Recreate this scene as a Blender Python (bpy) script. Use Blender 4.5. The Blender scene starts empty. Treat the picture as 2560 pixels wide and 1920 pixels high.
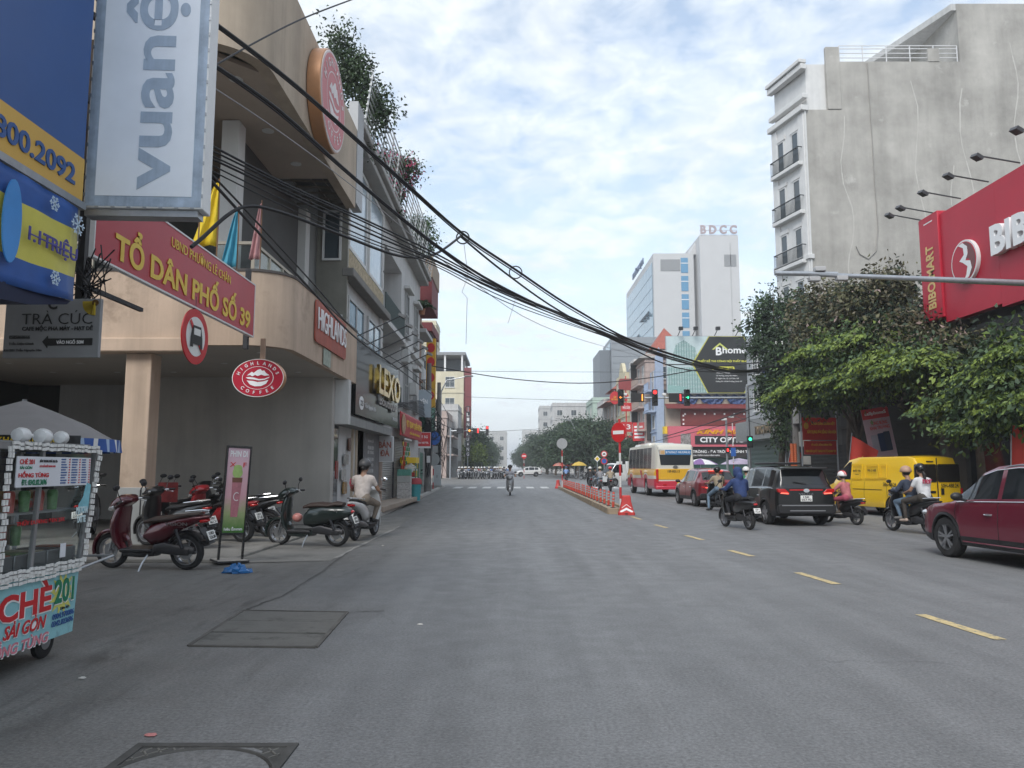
import bpy, bmesh, math, random
import numpy as np
from mathutils import Vector, Matrix
random.seed(7); rng = np.random.default_rng(7)
R = math.radians
sc = bpy.context.scene
# ---------------------------------------------------------------- camera
FPX, CAMH, HOR = 1900.0, 1.5, 1170.0
PITCH = math.atan((HOR - 960) / FPX)
cd = bpy.data.cameras.new('camera'); cam = bpy.data.objects.new('camera', cd); sc.collection.objects.link(cam)
cd.sensor_width = 36; cd.lens = 36 * FPX / 2560; cd.clip_end = 4000; cd.clip_start = .1
cam.location = (0, 0, CAMH); cam.rotation_euler = (math.pi / 2 + PITCH, 0, 0); sc.camera = cam
# ---------------------------------------------------------------- sky and sun (soft, broken cloud)
SUN_EL, SUN_AZ = 47, 203          # azimuth clockwise from +Y
w = bpy.data.worlds.new('World'); sc.world = w; w.use_nodes = True
nt = w.node_tree; nt.nodes.clear(); N = nt.nodes.new; L = nt.links.new
out = N('ShaderNodeOutputWorld'); bg = N('ShaderNodeBackground'); bg.inputs[1].default_value = .082
sky = N('ShaderNodeTexSky'); sky.sky_type = 'NISHITA'; sky.sun_disc = False
sky.sun_elevation = R(SUN_EL); sky.sun_rotation = R(SUN_AZ); sky.dust_density = .6; sky.air_density = 1.0
tc = N('ShaderNodeTexCoord'); sep = N('ShaderNodeSeparateXYZ'); L(tc.outputs['Generated'], sep.inputs[0])
def mth(op, a, b=None, c=None):
    n = N('ShaderNodeMath'); n.operation = op
    for i, v in enumerate((a, b, c)):
        if v is None: continue
        if isinstance(v, (int, float)): n.inputs[i].default_value = v
        else: L(v, n.inputs[i])
    return n.outputs[0]
zc = mth('ADD', mth('MAXIMUM', sep.outputs['Z'], 0.0), .16)
cmb = N('ShaderNodeCombineXYZ'); L(mth('DIVIDE', sep.outputs['X'], zc), cmb.inputs[0]); L(mth('DIVIDE', sep.outputs['Y'], zc), cmb.inputs[1])
def noise(vec, scale, detail, rough, dist=0, off=0):
    mp = N('ShaderNodeMapping'); mp.inputs['Location'].default_value = (off, off * .7, 0); mp.inputs['Rotation'].default_value = (0, 0, .5); L(vec, mp.inputs[0])
    n = N('ShaderNodeTexNoise'); n.inputs['Scale'].default_value = scale; n.inputs['Detail'].default_value = detail
    n.inputs['Roughness'].default_value = rough; n.inputs['Distortion'].default_value = dist; L(mp.outputs[0], n.inputs['Vector']); return n.outputs[0]
n1 = noise(cmb.outputs[0], 1.5, 6, .55, .25, 3.1); n2 = noise(cmb.outputs[0], 8.5, 5, .6, .3, 1.7)
mr = N('ShaderNodeMapRange'); mr.inputs[1].default_value = .38; mr.inputs[2].default_value = .60
L(mth('ADD', mth('MULTIPLY', n1, .45), mth('MULTIPLY', n2, .55)), mr.inputs[0])
low = N('ShaderNodeMapRange'); low.inputs[1].default_value = .02; low.inputs[2].default_value = .42; low.inputs[3].default_value = 1.0; low.inputs[4].default_value = 0.0
L(sep.outputs['Z'], low.inputs[0])
cov = mth('MAXIMUM', mr.outputs[0], mth('MULTIPLY', low.outputs[0], .92)); cov = mth('ADD', mth('MULTIPLY', cov, .72), .27)
n3 = noise(cmb.outputs[0], 2.6, 5, .6, .2, 9.3)
shade = N('ShaderNodeMapRange'); shade.inputs[1].default_value = .3; shade.inputs[2].default_value = .7; shade.inputs[3].default_value = .92; shade.inputs[4].default_value = 1.08; L(n3, shade.inputs[0])
cl = N('ShaderNodeVectorMath'); cl.operation = 'SCALE'; cl.inputs[0].default_value = (6.75, 7.2, 7.55); L(shade.outputs[0], cl.inputs['Scale'])
sk2 = N('ShaderNodeVectorMath'); sk2.operation = 'MULTIPLY'; sk2.inputs[1].default_value = (1.8, 1.8, 1.7); L(sky.outputs[0], sk2.inputs[0])
mx = N('ShaderNodeMix'); mx.data_type = 'RGBA'; L(cov, mx.inputs[0]); L(sk2.outputs[0], mx.inputs[6]); L(cl.outputs[0], mx.inputs[7])
L(mx.outputs[2], bg.inputs[0]); L(bg.outputs[0], out.inputs[0])
sd = bpy.data.lights.new('sun', 'SUN'); sd.energy = 1.5; sd.angle = R(28); sd.color = (1, .965, .92)
so = bpy.data.objects.new('sun', sd); sc.collection.objects.link(so); so.location = (-30, -60, 90)
_d = Vector((math.sin(R(SUN_AZ)) * math.cos(R(SUN_EL)), math.cos(R(SUN_AZ)) * math.cos(R(SUN_EL)), math.sin(R(SUN_EL))))
so.rotation_euler = _d.to_track_quat('Z', 'Y').to_euler()
vs = sc.view_settings; vs.view_transform = 'Standard'; vs.look = 'None'; vs.exposure = .9; vs.gamma = 1; vs.use_curve_mapping = False
sc.cycles.max_bounces = 6; sc.cycles.diffuse_bounces = 3; sc.cycles.glossy_bounces = 3; sc.cycles.transparent_max_bounces = 12
# ---------------------------------------------------------------- photograph to world: a pixel of the 2560-wide photo at a depth Y
_c, _s = math.cos(PITCH), math.sin(PITCH)
def ray(px, py):
    a, b = (px - 1280) / FPX, (960 - py) / FPX
    return a, _c - b * _s, _s + b * _c
def P(px, py, Y):
    d = ray(px, py); t = Y / d[1]; return Vector((d[0] * t, Y, CAMH + d[2] * t))
def G(px, py, z=0.):
    d = ray(px, py); t = (z - CAMH) / d[2]; return Vector((d[0] * t, d[1] * t, z))
def PX(px, py, X):                 # the pixel's point on the plane x = X
    d = ray(px, py); t = X / d[0]; return Vector((X, d[1] * t, CAMH + d[2] * t))
# ---------------------------------------------------------------- object helpers
col = sc.collection
def tag(o, label=None, cat=None, group=None, kind=None):
    if label: o['label'] = label
    if cat: o['category'] = cat
    if group: o['group'] = group
    if kind: o['kind'] = kind
    return o
def thing(name, label, cat, loc=(0, 0, 0), rz=0, group=None, kind=None):
    o = bpy.data.objects.new(name, None); o.empty_display_size = .1; col.objects.link(o)
    o.location = loc; o.rotation_euler = (0, 0, rz); return tag(o, label, cat, group, kind)
KIDS = {}
def link(name, me, parent=None, loc=(0, 0, 0), rot=(0, 0, 0), sca=None):
    o = bpy.data.objects.new(name, me); col.objects.link(o); o.location = loc; o.rotation_euler = rot
    if sca: o.scale = sca
    if parent: o.parent = parent; KIDS.setdefault(parent, []).append(o)
    return o
def copy_tree(o, loc=None, rz=None, label=None, swap=None, parent=None, drop=()):
    c = o.copy(); col.objects.link(c)
    if parent: c.parent = parent; KIDS.setdefault(parent, []).append(c)
    if loc is not None: c.location = loc
    if rz is not None: c.rotation_euler = (0, 0, rz)
    if label: c['label'] = label
    if swap and c.type == 'MESH':
        for s in c.material_slots:
            if s.material and s.material.name in swap:
                m = swap[s.material.name]; s.link = 'OBJECT'; s.material = m
    for k in KIDS.get(o, []):
        if k.name.split('.')[0] in drop: continue
        copy_tree(k, swap=swap, parent=c, drop=drop)
    return c
class MB:
    def __init__(s): s.V = []; s.F = []; s.I = []
    def add(s, v, f, mi=0):
        b = len(s.V); s.V += [tuple(p) for p in v]; s.F += [tuple(i + b for i in q) for q in f]; s.I += [mi] * len(f); return s
    def bx(s, x0, x1, y0, y1, z0, z1, mi=0):
        return s.add([(x0, y0, z0), (x1, y0, z0), (x1, y1, z0), (x0, y1, z0), (x0, y0, z1), (x1, y0, z1), (x1, y1, z1), (x0, y1, z1)],
                     [(0, 3, 2, 1), (4, 5, 6, 7), (0, 1, 5, 4), (1, 2, 6, 5), (2, 3, 7, 6), (3, 0, 4, 7)], mi)
    def box(s, c, d, mi=0, M=None):
        v = [Vector((a * d[0] / 2, b * d[1] / 2, e * d[2] / 2)) for e in (-1, 1) for a, b in ((-1, -1), (1, -1), (1, 1), (-1, 1))]
        if M is not None: v = [M @ p for p in v]
        return s.add([p + Vector(c) for p in v], [(0, 3, 2, 1), (4, 5, 6, 7), (0, 1, 5, 4), (1, 2, 6, 5), (2, 3, 7, 6), (3, 0, 4, 7)], mi)
    def bar(s, a, b, wd, ht=None, mi=0, up=(0, 0, 1)):
        a, b = Vector(a), Vector(b); d = (b - a); ln = d.length; d.normalize(); u = Vector(up)
        if abs(d.dot(u)) > .98: u = Vector((0, 1, 0))
        x = d.cross(u).normalized(); z = x.cross(d)
        M = Matrix((x, d, z)).transposed(); return s.box((a + b) / 2, (wd, ln, ht or wd), mi, M)
    def tube(s, pts, r, n=8, mi=0, closed=False, caps=True):
        pts = [Vector(p) for p in pts]; m = len(pts); rr = r if isinstance(r, (list, tuple)) else [r] * m; v = []; pv = None
        for i, p in enumerate(pts):
            t = (pts[(i + 1) % m] - pts[i - 1]) if closed else (pts[min(i + 1, m - 1)] - pts[max(i - 1, 0)])
            t.normalize()
            if pv is None:
                u = Vector((0, 0, 1)) if abs(t.z) < .9 else Vector((1, 0, 0)); x = t.cross(u).normalized()
            else:
                x = (pv - t * pv.dot(t)); x = x.normalized() if x.length > 1e-6 else t.orthogonal().normalized()
            pv = x; y = t.cross(x)
            v += [p + (x * math.cos(k * 2 * math.pi / n) + y * math.sin(k * 2 * math.pi / n)) * rr[i] for k in range(n)]
        f = [(i * n + k, i * n + (k + 1) % n, ((i + 1) % m) * n + (k + 1) % n, ((i + 1) % m) * n + k) for i in range(m if closed else m - 1) for k in range(n)]
        if caps and not closed: f += [tuple(range(n - 1, -1, -1)), tuple(range((m - 1) * n, m * n))]
        return s.add(v, f, mi)
    def ell(s, c, r, nu=12, nv=8, mi=0, M=None, z0=-1., z1=1.):
        if isinstance(r, (int, float)): r = (r, r, r)
        v = []; a0, a1 = math.asin(z0), math.asin(z1)
        for j in range(nv + 1):
            a = a0 + (a1 - a0) * j / nv
            for i in range(nu):
                t = 2 * math.pi * i / nu; p = Vector((r[0] * math.cos(a) * math.cos(t), r[1] * math.cos(a) * math.sin(t), r[2] * math.sin(a)))
                v.append((M @ p if M is not None else p) + Vector(c))
        f = [(j * nu + i, j * nu + (i + 1) % nu, (j + 1) * nu + (i + 1) % nu, (j + 1) * nu + i) for j in range(nv) for i in range(nu)]
        return s.add(v, f, mi)
    def lathe(s, prof, c=(0, 0, 0), axis='z', n=16, mi=0, caps=True):
        v = []
        for r, h in prof:
            for k in range(n):
                a = 2 * math.pi * k / n; p = (r * math.cos(a), r * math.sin(a), h)
                p = {'z': p, 'y': (p[0], p[2], p[1]), 'x': (p[2], p[0], p[1])}[axis]
                v.append((p[0] + c[0], p[1] + c[1], p[2] + c[2]))
        m = len(prof); f = [(i * n + k, i * n + (k + 1) % n, (i + 1) * n + (k + 1) % n, (i + 1) * n + k) for i in range(m - 1) for k in range(n)]
        if caps: f += [tuple(range(n)), tuple(range((m - 1) * n, m * n))]
        return s.add(v, f, mi)
    def prism(s, poly, d0, d1, plane='xz', mi=0):
        n = len(poly)
        def mp(a, b, d): return {'xz': (a, d, b), 'yz': (d, a, b), 'xy': (a, b, d)}[plane]
        v = [mp(a, b, d0) for a, b in poly] + [mp(a, b, d1) for a, b in poly]
        return s.add(v, [tuple(range(n)), tuple(range(2 * n - 1, n - 1, -1))] + [(i, (i + 1) % n, n + (i + 1) % n, n + i) for i in range(n)], mi)
    def loft(s, rings, mi=0, close=True, caps=True):
        n = len(rings[0]); v = [p for r in rings for p in r]; m = len(rings)
        f = [(i * n + k, i * n + (k + 1) % n, (i + 1) * n + (k + 1) % n, (i + 1) * n + k) for i in range(m - 1) for k in range(n if close else n - 1)]
        if caps: f += [tuple(range(n)), tuple(range((m - 1) * n, m * n))]
        return s.add(v, f, mi)
    def quad(s, a, b, c, d, mi=0): return s.add([a, b, c, d], [(0, 1, 2, 3)], mi)
    def mesh(s, name, mats, sharp=38, norm=True):
        me = bpy.data.meshes.new(name); me.from_pydata(s.V, [], s.F)
        for m in (mats if isinstance(mats, (list, tuple)) else [mats]): me.materials.append(m)
        me.polygons.foreach_set('material_index', s.I)
        if norm:
            bm = bmesh.new(); bm.from_mesh(me); bmesh.ops.recalc_face_normals(bm, faces=bm.faces); bm.to_mesh(me); bm.free()
        me.polygons.foreach_set('use_smooth', [True] * len(me.polygons))
        me.set_sharp_from_angle(angle=R(sharp)); me.update(); return me
    def build(s, name, mats, parent=None, bevel=0, sharp=38, loc=(0, 0, 0), rot=(0, 0, 0), norm=True, sub=0):
        o = link(name, s.mesh(name, mats, sharp, norm), parent, loc, rot)
        if bevel:
            b = o.modifiers.new('bevel', 'BEVEL'); b.width = bevel; b.segments = 2; b.limit_method = 'ANGLE'; b.angle_limit = R(40)
        if sub:
            b = o.modifiers.new('sub', 'SUBSURF'); b.levels = b.render_levels = sub
        return o
ORD = 'first second third fourth fifth sixth seventh eighth ninth tenth eleventh twelfth thirteenth fourteenth fifteenth sixteenth seventeenth eighteenth nineteenth twentieth'.split() + ['twenty-' + w_ for w_ in 'first second third fourth fifth'.split()]
def rect(x0, x1, z0, z1, r=0, n=5):
    if r <= 0: return [(x0, z0), (x1, z0), (x1, z1), (x0, z1)]
    o = []
    for cx, cz, a in ((x1 - r, z0 + r, -90), (x1 - r, z1 - r, 0), (x0 + r, z1 - r, 90), (x0 + r, z0 + r, 180)):
        o += [(cx + r * math.cos(R(a + 90 * k / n)), cz + r * math.sin(R(a + 90 * k / n))) for k in range(n + 1)]
    return o
def ellp(cx, cz, a, b, n=28): return [(cx + a * math.cos(2 * math.pi * k / n), cz + b * math.sin(2 * math.pi * k / n)) for k in range(n)]
# ---------------------------------------------------------------- materials
MC = {}
def M(name, c, rough=.6, metal=0., var=.08, sca=3., bump=0., streak=0., emit=0., spec=.5, trans=0., coat=0., alpha=1., world=False, dirt=None, bsc=None):
    if name in MC: return MC[name]
    m = bpy.data.materials.new(name); m.use_nodes = True; t = m.node_tree; b = t.nodes['Principled BSDF']; MC[name] = m
    b.inputs['Base Color'].default_value = (*c, 1); b.inputs['Roughness'].default_value = rough; b.inputs['Metallic'].default_value = metal
    b.inputs['Specular IOR Level'].default_value = spec; b.inputs['Coat Weight'].default_value = coat; b.inputs['Coat Roughness'].default_value = .06
    if trans: b.inputs['Transmission Weight'].default_value = trans
    if alpha < 1: b.inputs['Alpha'].default_value = alpha
    if emit: b.inputs['Emission Color'].default_value = (*c, 1); b.inputs['Emission Strength'].default_value = emit
    if var or bump or streak or dirt:
        n = t.nodes.new; l = t.links.new
        if world: v = n('ShaderNodeNewGeometry').outputs['Position']
        else: v = n('ShaderNodeTexCoord').outputs['Object']
        nz = n('ShaderNodeTexNoise'); nz.inputs['Scale'].default_value = sca; nz.inputs['Detail'].default_value = 6; nz.inputs['Roughness'].default_value = .65; l(v, nz.inputs['Vector'])
        mr = n('ShaderNodeMapRange'); mr.inputs[1].default_value = .25; mr.inputs[2].default_value = .75; mr.inputs[3].default_value = 1 - var * 1.6; mr.inputs[4].default_value = 1 + var; l(nz.outputs[0], mr.inputs[0])
        fac = mr.outputs[0]
        if streak:
            mp = n('ShaderNodeMapping'); mp.inputs['Scale'].default_value = (sca * 1.6, sca * 1.6, sca * .09); l(v, mp.inputs[0])
            n2 = n('ShaderNodeTexNoise'); n2.inputs['Scale'].default_value = 1.0; n2.inputs['Detail'].default_value = 5; n2.inputs['Roughness'].default_value = .7; l(mp.outputs[0], n2.inputs['Vector'])
            m2 = n('ShaderNodeMapRange'); m2.inputs[1].default_value = .38; m2.inputs[2].default_value = .72; m2.inputs[3].default_value = 1.0; m2.inputs[4].default_value = 1 - streak; l(n2.outputs[0], m2.inputs[0])
            mu = n('ShaderNodeMath'); mu.operation = 'MULTIPLY'; l(fac, mu.inputs[0]); l(m2.outputs[0], mu.inputs[1]); fac = mu.outputs[0]
        vm = n('ShaderNodeVectorMath'); vm.operation = 'SCALE'; vm.inputs[0].default_value = c; l(fac, vm.inputs['Scale']); colr = vm.outputs[0]
        if dirt:
            n4 = n('ShaderNodeTexNoise'); n4.inputs['Scale'].default_value = dirt[1]; n4.inputs['Detail'].default_value = 8; n4.inputs['Roughness'].default_value = .7; l(v, n4.inputs['Vector'])
            m4 = n('ShaderNodeMapRange'); m4.inputs[1].default_value = dirt[2]; m4.inputs[2].default_value = dirt[2] + .12; l(n4.outputs[0], m4.inputs[0])
            mi = n('ShaderNodeMix'); mi.data_type = 'RGBA'; l(m4.outputs[0], mi.inputs[0]); l(colr, mi.inputs[6]); mi.inputs[7].default_value = (*dirt[0], 1); colr = mi.outputs[2]
        l(colr, b.inputs['Base Color'])
        if bump:
            bn = n('ShaderNodeTexNoise'); bn.inputs['Scale'].default_value = bsc or sca * 12; bn.inputs['Detail'].default_value = 4; l(v, bn.inputs['Vector'])
            bu = n('ShaderNodeBump'); bu.inputs['Strength'].default_value = bump; bu.inputs['Distance'].default_value = .02; l(bn.outputs[0], bu.inputs['Height']); l(bu.outputs[0], b.inputs['Normal'])
    return m
black = M('black_plastic', (.018, .018, .02), .45, var=.15, sca=8)
blackm = M('black_satin', (.012, .012, .013), .25, var=0)
rubber = M('tyre_rubber', (.02, .02, .021), .85, var=.25, sca=9, bump=.1)
chrome = M('chrome', (.75, .76, .78), .16, 1, var=.05)
steel = M('galvanised_steel', (.42, .44, .46), .42, .8, var=.14, sca=6)
alu = M('cast_alloy', (.42, .43, .45), .35, .85, var=.1)
white = M('white_paint', (.72, .72, .71), .5, var=.05)
whitel = M('white_letter', (.8, .8, .8), .5, var=0)
red = M('sign_red', (.55, .025, .03), .45, var=.05)
redl = M('red_letter', (.6, .03, .03), .5, var=0)
yell = M('sign_yellow', (.78, .55, .03), .5, var=.04)
glassd = M('dark_glass', (.012, .015, .018), .06, var=0, spec=.6)
concrete = M('concrete', (.33, .32, .30), .9, var=.15, sca=1.2, bump=.2)
conc2 = M('pale_concrete', (.42, .41, .385), .9, var=.14, sca=2, bump=.2, dirt=((.2, .19, .17), 1.5, .56))
platew = M('plate_white', (.75, .75, .72), .45, var=.03)
lblack = M('black_letter', (.02, .02, .02), .5, var=0)
taill = M('tail_light_red', (.45, .008, .008), .15, var=0, coat=.5)
lampw = M('lamp_lens', (.62, .64, .66), .08, .3, var=0, coat=.6)
wire = M('cable_black', (.018, .018, .02), .6, var=0)
# ---------------------------------------------------------------- lettering
_fc = bpy.data.curves.new('txt', 'FONT'); _fo = bpy.data.objects.new('txt', _fc)
_fc.align_x = 'CENTER'; _fc.align_y = 'CENTER'; _fc.resolution_u = 3
def text(s, w, h, parent, loc=(0, 0, 0), mat=None, bold=0., depth=.004, rz=0., name='lettering', roll=0., shear=0., tilt=0.):
    """flat lettering in the local XZ plane facing -Y, fitted to w by h"""
    _fc.body = s; _fc.offset = bold; _fc.extrude = .02; _fc.shear = shear
    me = bpy.data.meshes.new_from_object(_fo); n = len(me.vertices); a = np.empty(n * 3); me.vertices.foreach_get('co', a); a = a.reshape(-1, 3)
    lo, hi = a.min(0), a.max(0); d = np.maximum(hi - lo, 1e-6)
    if w is None: w = h * d[0] / d[1]
    if h is None: h = w * d[1] / d[0]
    x = (a[:, 0] - (lo[0] + hi[0]) / 2) / d[0] * w; z = (a[:, 1] - (lo[1] + hi[1]) / 2) / d[1] * h; y = -a[:, 2] / .02 * depth / 2
    c, q = math.cos(roll), math.sin(roll); b = np.stack([x * c - z * q, y, x * q + z * c], 1)
    me.vertices.foreach_set('co', b.ravel()); me.materials.clear(); me.materials.append(mat or whitel); me.update(); me.name = name
    return link(name, me, parent, loc, (0, 0, rz))
def ringtext(s, rad, h, parent, loc, mat, a0, a1, sx=1., bold=0., depth=.01, top=True, name='lettering', cw=None):
    """letters set round an ellipse, in the local XZ plane"""
    V, F = [], []; k = len(s)
    for i, ch in enumerate(s):
        if ch == ' ': continue
        _fc.body = ch; _fc.offset = bold; _fc.extrude = .02; _fc.shear = 0
        me = bpy.data.meshes.new_from_object(_fo); a = np.empty(len(me.vertices) * 3); me.vertices.foreach_get('co', a); a = a.reshape(-1, 3)
        lo, hi = a.min(0), a.max(0); s_ = h / .72; x = (a[:, 0] - (lo[0] + hi[0]) / 2) * s_ * (cw or 1); z = (a[:, 1] - .0) * s_
        t = R(a0 + (a1 - a0) * i / (k - 1)); cx, cz = rad * sx * math.cos(t), rad * math.sin(t)
        nx, nz = math.cos(t) / sx, math.sin(t); ln = math.hypot(nx, nz); nx /= ln; nz /= ln
        ux, uz = (nx, nz) if top else (-nx, -nz)
        b = len(V)
        for p, q, e in zip(x, z, a[:, 2]): V.append((cx + q * ux + p * uz, -e / .02 * depth / 2, cz + q * uz - p * ux))
        F += [tuple(v + b for v in p.vertices) for p in me.polygons]; bpy.data.meshes.remove(me)
    mb = MB(); mb.add(V, F); return mb.build(name, mat, parent, loc=loc, norm=False)
def board(parent, x0, x1, z0, z1, y0, y1, mat, name='panel', bevel=0, frame=None, fw=.03):
    o = MB().bx(x0, x1, y0, y1, z0, z1).build(name, mat, parent, bevel=bevel)
    if frame:
        f = MB(); e = .012
        f.bx(x0 - fw, x1 + fw, y0 - e, y1 + e, z1, z1 + fw); f.bx(x0 - fw, x1 + fw, y0 - e, y1 + e, z0 - fw, z0)
        f.bx(x0 - fw, x0, y0 - e, y1 + e, z0, z1); f.bx(x1, x1 + fw, y0 - e, y1 + e, z0, z1); f.build('frame', frame, parent)
    return o
# ================================================================ ground, road, pavements
def asphalt():
    m = bpy.data.materials.new('asphalt'); m.use_nodes = True; t = m.node_tree; b = t.nodes['Principled BSDF']; n = t.nodes.new; l = t.links.new
    pos = n('ShaderNodeNewGeometry').outputs['Position']; sp = n('ShaderNodeSeparateXYZ'); l(pos, sp.inputs[0])
    def nz(s, d=5, r=.6, vec=None, dist=0):
        x = n('ShaderNodeTexNoise'); x.inputs['Scale'].default_value = s; x.inputs['Detail'].default_value = d; x.inputs['Roughness'].default_value = r; x.inputs['Distortion'].default_value = dist; l(vec or pos, x.inputs['Vector']); return x.outputs[0]
    def mr(x, a, c, p, q):
        k = n('ShaderNodeMapRange'); k.inputs[1].default_value = a; k.inputs[2].default_value = c; k.inputs[3].default_value = p; k.inputs[4].default_value = q; l(x, k.inputs[0]); return k.outputs[0]
    def ma(op, x, y):
        k = n('ShaderNodeMath'); k.operation = op
        for i, v in enumerate((x, y)):
            if isinstance(v, (int, float)): k.inputs[i].default_value = v
            else: l(v, k.inputs[i])
        return k.outputs[0]
    def mix(f, a, c):
        k = n('ShaderNodeMix'); k.data_type = 'RGBA'
        if isinstance(f, (int, float)): k.inputs[0].default_value = f
        else: l(f, k.inputs[0])
        for i, v in ((6, a), (7, c)):
            if isinstance(v, tuple): k.inputs[i].default_value = (*v, 1)
            else: l(v, k.inputs[i])
        return k.outputs[2]
    # the trodden strip beside the left gutter is older, browner asphalt; its edge wanders
    mp = n('ShaderNodeMapping'); mp.inputs['Scale'].default_value = (1, .25, 1); l(pos, mp.inputs[0])
    edge = ma('ADD', ma('ADD', sp.outputs['X'], ma('MULTIPLY', nz(.55, 6, .7), 2.4)), ma('MULTIPLY', sp.outputs['Y'], .012))
    side = mr(edge, -1.7, .1, 1., 0.)
    base = mix(side, (.176, .178, .180), (.152, .148, .139))
    big = mr(nz(.22, 6, .65, mp.outputs[0]), .3, .7, .80, 1.15); mid = mr(nz(1.3, 6, .7), .3, .7, .90, 1.08); fine = mr(nz(42, 3, .75), .3, .7, .62, 1.38)
    mp2 = n('ShaderNodeMapping'); mp2.inputs['Scale'].default_value = (2.2, .12, 1); l(pos, mp2.inputs[0])
    trk = mr(nz(1., 4, .6, mp2.outputs[0]), .35, .7, 1.06, .82)
    f = ma('MULTIPLY', ma('MULTIPLY', big, mid), ma('MULTIPLY', fine, trk))
    k = n('ShaderNodeVectorMath'); k.operation = 'SCALE'; l(base, k.inputs[0]); l(f, k.inputs['Scale']); colr = k.outputs[0]
    # dark oil and tyre smears in the strip, pale chips of stone everywhere
    mp3 = n('ShaderNodeMapping'); mp3.inputs['Rotation'].default_value = (0, 0, R(-32)); mp3.inputs['Scale'].default_value = (2.6, .5, 1); l(pos, mp3.inputs[0])
    st = ma('MULTIPLY', mr(nz(1.1, 7, .72, mp3.outputs[0], .8), .53, .66, 0., .62), side); colr = mix(st, colr, (.05, .048, .046))
    vo = n('ShaderNodeTexVoronoi'); vo.inputs['Scale'].default_value = 26; l(pos, vo.inputs['Vector'])
    chip = ma('MULTIPLY', mr(vo.outputs['Distance'], .09, .13, 1., 0.), mr(nz(9, 2), .5, .62, 0., .6)); colr = mix(chip, colr, (.36, .35, .33))
    vc = n('ShaderNodeTexVoronoi'); vc.feature = 'DISTANCE_TO_EDGE'; vc.inputs['Scale'].default_value = .42; vm = n('ShaderNodeVectorMath'); vm.operation = 'ADD'
    nn = n('ShaderNodeTexNoise'); nn.inputs['Scale'].default_value = 1.7; nn.inputs['Detail'].default_value = 6; l(pos, nn.inputs['Vector']); l(pos, vm.inputs[0]); l(nn.outputs['Color'], vm.inputs[1]); l(vm.outputs[0], vc.inputs['Vector'])
    ck = ma('MULTIPLY', mr(vc.outputs['Distance'], .003, .012, .32, 0.), mr(nz(.5, 3), .52, .64, 0., 1.)); colr = mix(ck, colr, (.05, .05, .05))
    l(colr, b.inputs['Base Color']); l(mr(nz(3), .3, .7, .5, .74), b.inputs['Roughness']); b.inputs['Specular IOR Level'].default_value = .45
    bu = n('ShaderNodeBump'); bu.inputs['Strength'].default_value = .5; bu.inputs['Distance'].default_value = .012; l(nz(60, 3, .7), bu.inputs['Height']); l(bu.outputs[0], b.inputs['Normal'])
    return m
asph = asphalt()
o = MB().quad((-1500, -60, -.02), (1500, -60, -.02), (1500, 2600, -.02), (-1500, 2600, -.02)).build('ground', M('city_ground', (.16, .155, .15), .95, var=.15, sca=.05)); tag(o, kind='structure')
road = MB().quad((-26, -14, 0), (60, -14, 0), (60, 700, 0), (-26, 700, 0)).build('road', asph); tag(road, kind='structure')
paint_y = M('road_paint_yellow', (.56, .44, .22), .7, var=.12, sca=9, dirt=((.2, .19, .16), 14, .50))
paint_w = M('road_paint_white', (.55, .55, .54), .7, var=.12, sca=6, dirt=((.2, .2, .2), 7, .54))
# yellow dashes of the centre line
def dash(a, b, wd=.13, mat=paint_y, name='lane_dash'):
    a, b = Vector(a), Vector(b); d = (b - a).normalized(); q = Vector((d.y, -d.x, 0)) * wd / 2; n = 6; v = []
    for i in range(n + 1):
        p = a.lerp(b, i / n); j = random.uniform(.88, 1.06); v += [(p - q * j).to_tuple(), (p + q * j).to_tuple()]
    MB().add([(x, y, .005) for x, y, z in v], [(2 * i, 2 * i + 1, 2 * i + 3, 2 * i + 2) for i in range(n)]).build(name, mat, road)
for (x0, y0, x1, y1) in ((2302, 1537, 2502, 1600), (1994, 1432, 2092, 1461), (1824, 1376, 1880, 1391), (1715, 1339, 1756, 1350), (1638, 1312, 1667, 1320), (1580, 1292, 1602, 1299)):
    dash(G(x0, y0), G(x1, y1))
# zebra crossing at the junction
for k, px in enumerate((1150, 1186, 1222, 1258, 1296, 1330, 1366, 1500, 1540)):
    p = G(px, 1219); dash((p.x - .15, p.y - 2.2, 0), (p.x - .15, p.y + 2.2, 0), .62, paint_w, 'zebra_stripe')
# stop line and faint edge line on the left gutter
def streak(px, wd, mat, name, jit=.05, z=.006, n=6):
    p = [G(*q) for q in px]; o = []
    for a, b in zip(p[:-1], p[1:]): o += [a.lerp(b, k / n) for k in range(n)]
    o.append(p[-1]); v = []
    for i, q in enumerate(o):
        d = (o[min(i + 1, len(o) - 1)] - o[max(i - 1, 0)]).normalized(); s_ = Vector((d.y, -d.x, 0)); j = random.uniform(-jit, jit); h = wd * random.uniform(.25, 1) / 2; v += [tuple(q + s_ * (j - h))[:2] + (z,), tuple(q + s_ * (j + h))[:2] + (z,)]
    MB().add(v, [(2 * i, 2 * i + 1, 2 * i + 3, 2 * i + 2) for i in range(len(o) - 1)]).build(name, mat, road, norm=False)
tarm = M('tar_seam', (.098, .095, .089), .8, var=.3, sca=5, world=True)
streak([(868, 1382), (790, 1440), (700, 1492), (615, 1524)], .05, tarm, 'tar_seam', .02); streak([(870, 1531), (960, 1528)], .03, tarm, 'tar_seam', .01)
streak([(838, 1396), (890, 1369), (955, 1338), (1000, 1316)], .10, M('gutter_pale', (.30, .29, .27), .9, var=.25, sca=4, world=True, dirt=((.17, .165, .15), 5, .5)), 'gutter_line', .01, .007)
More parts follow.
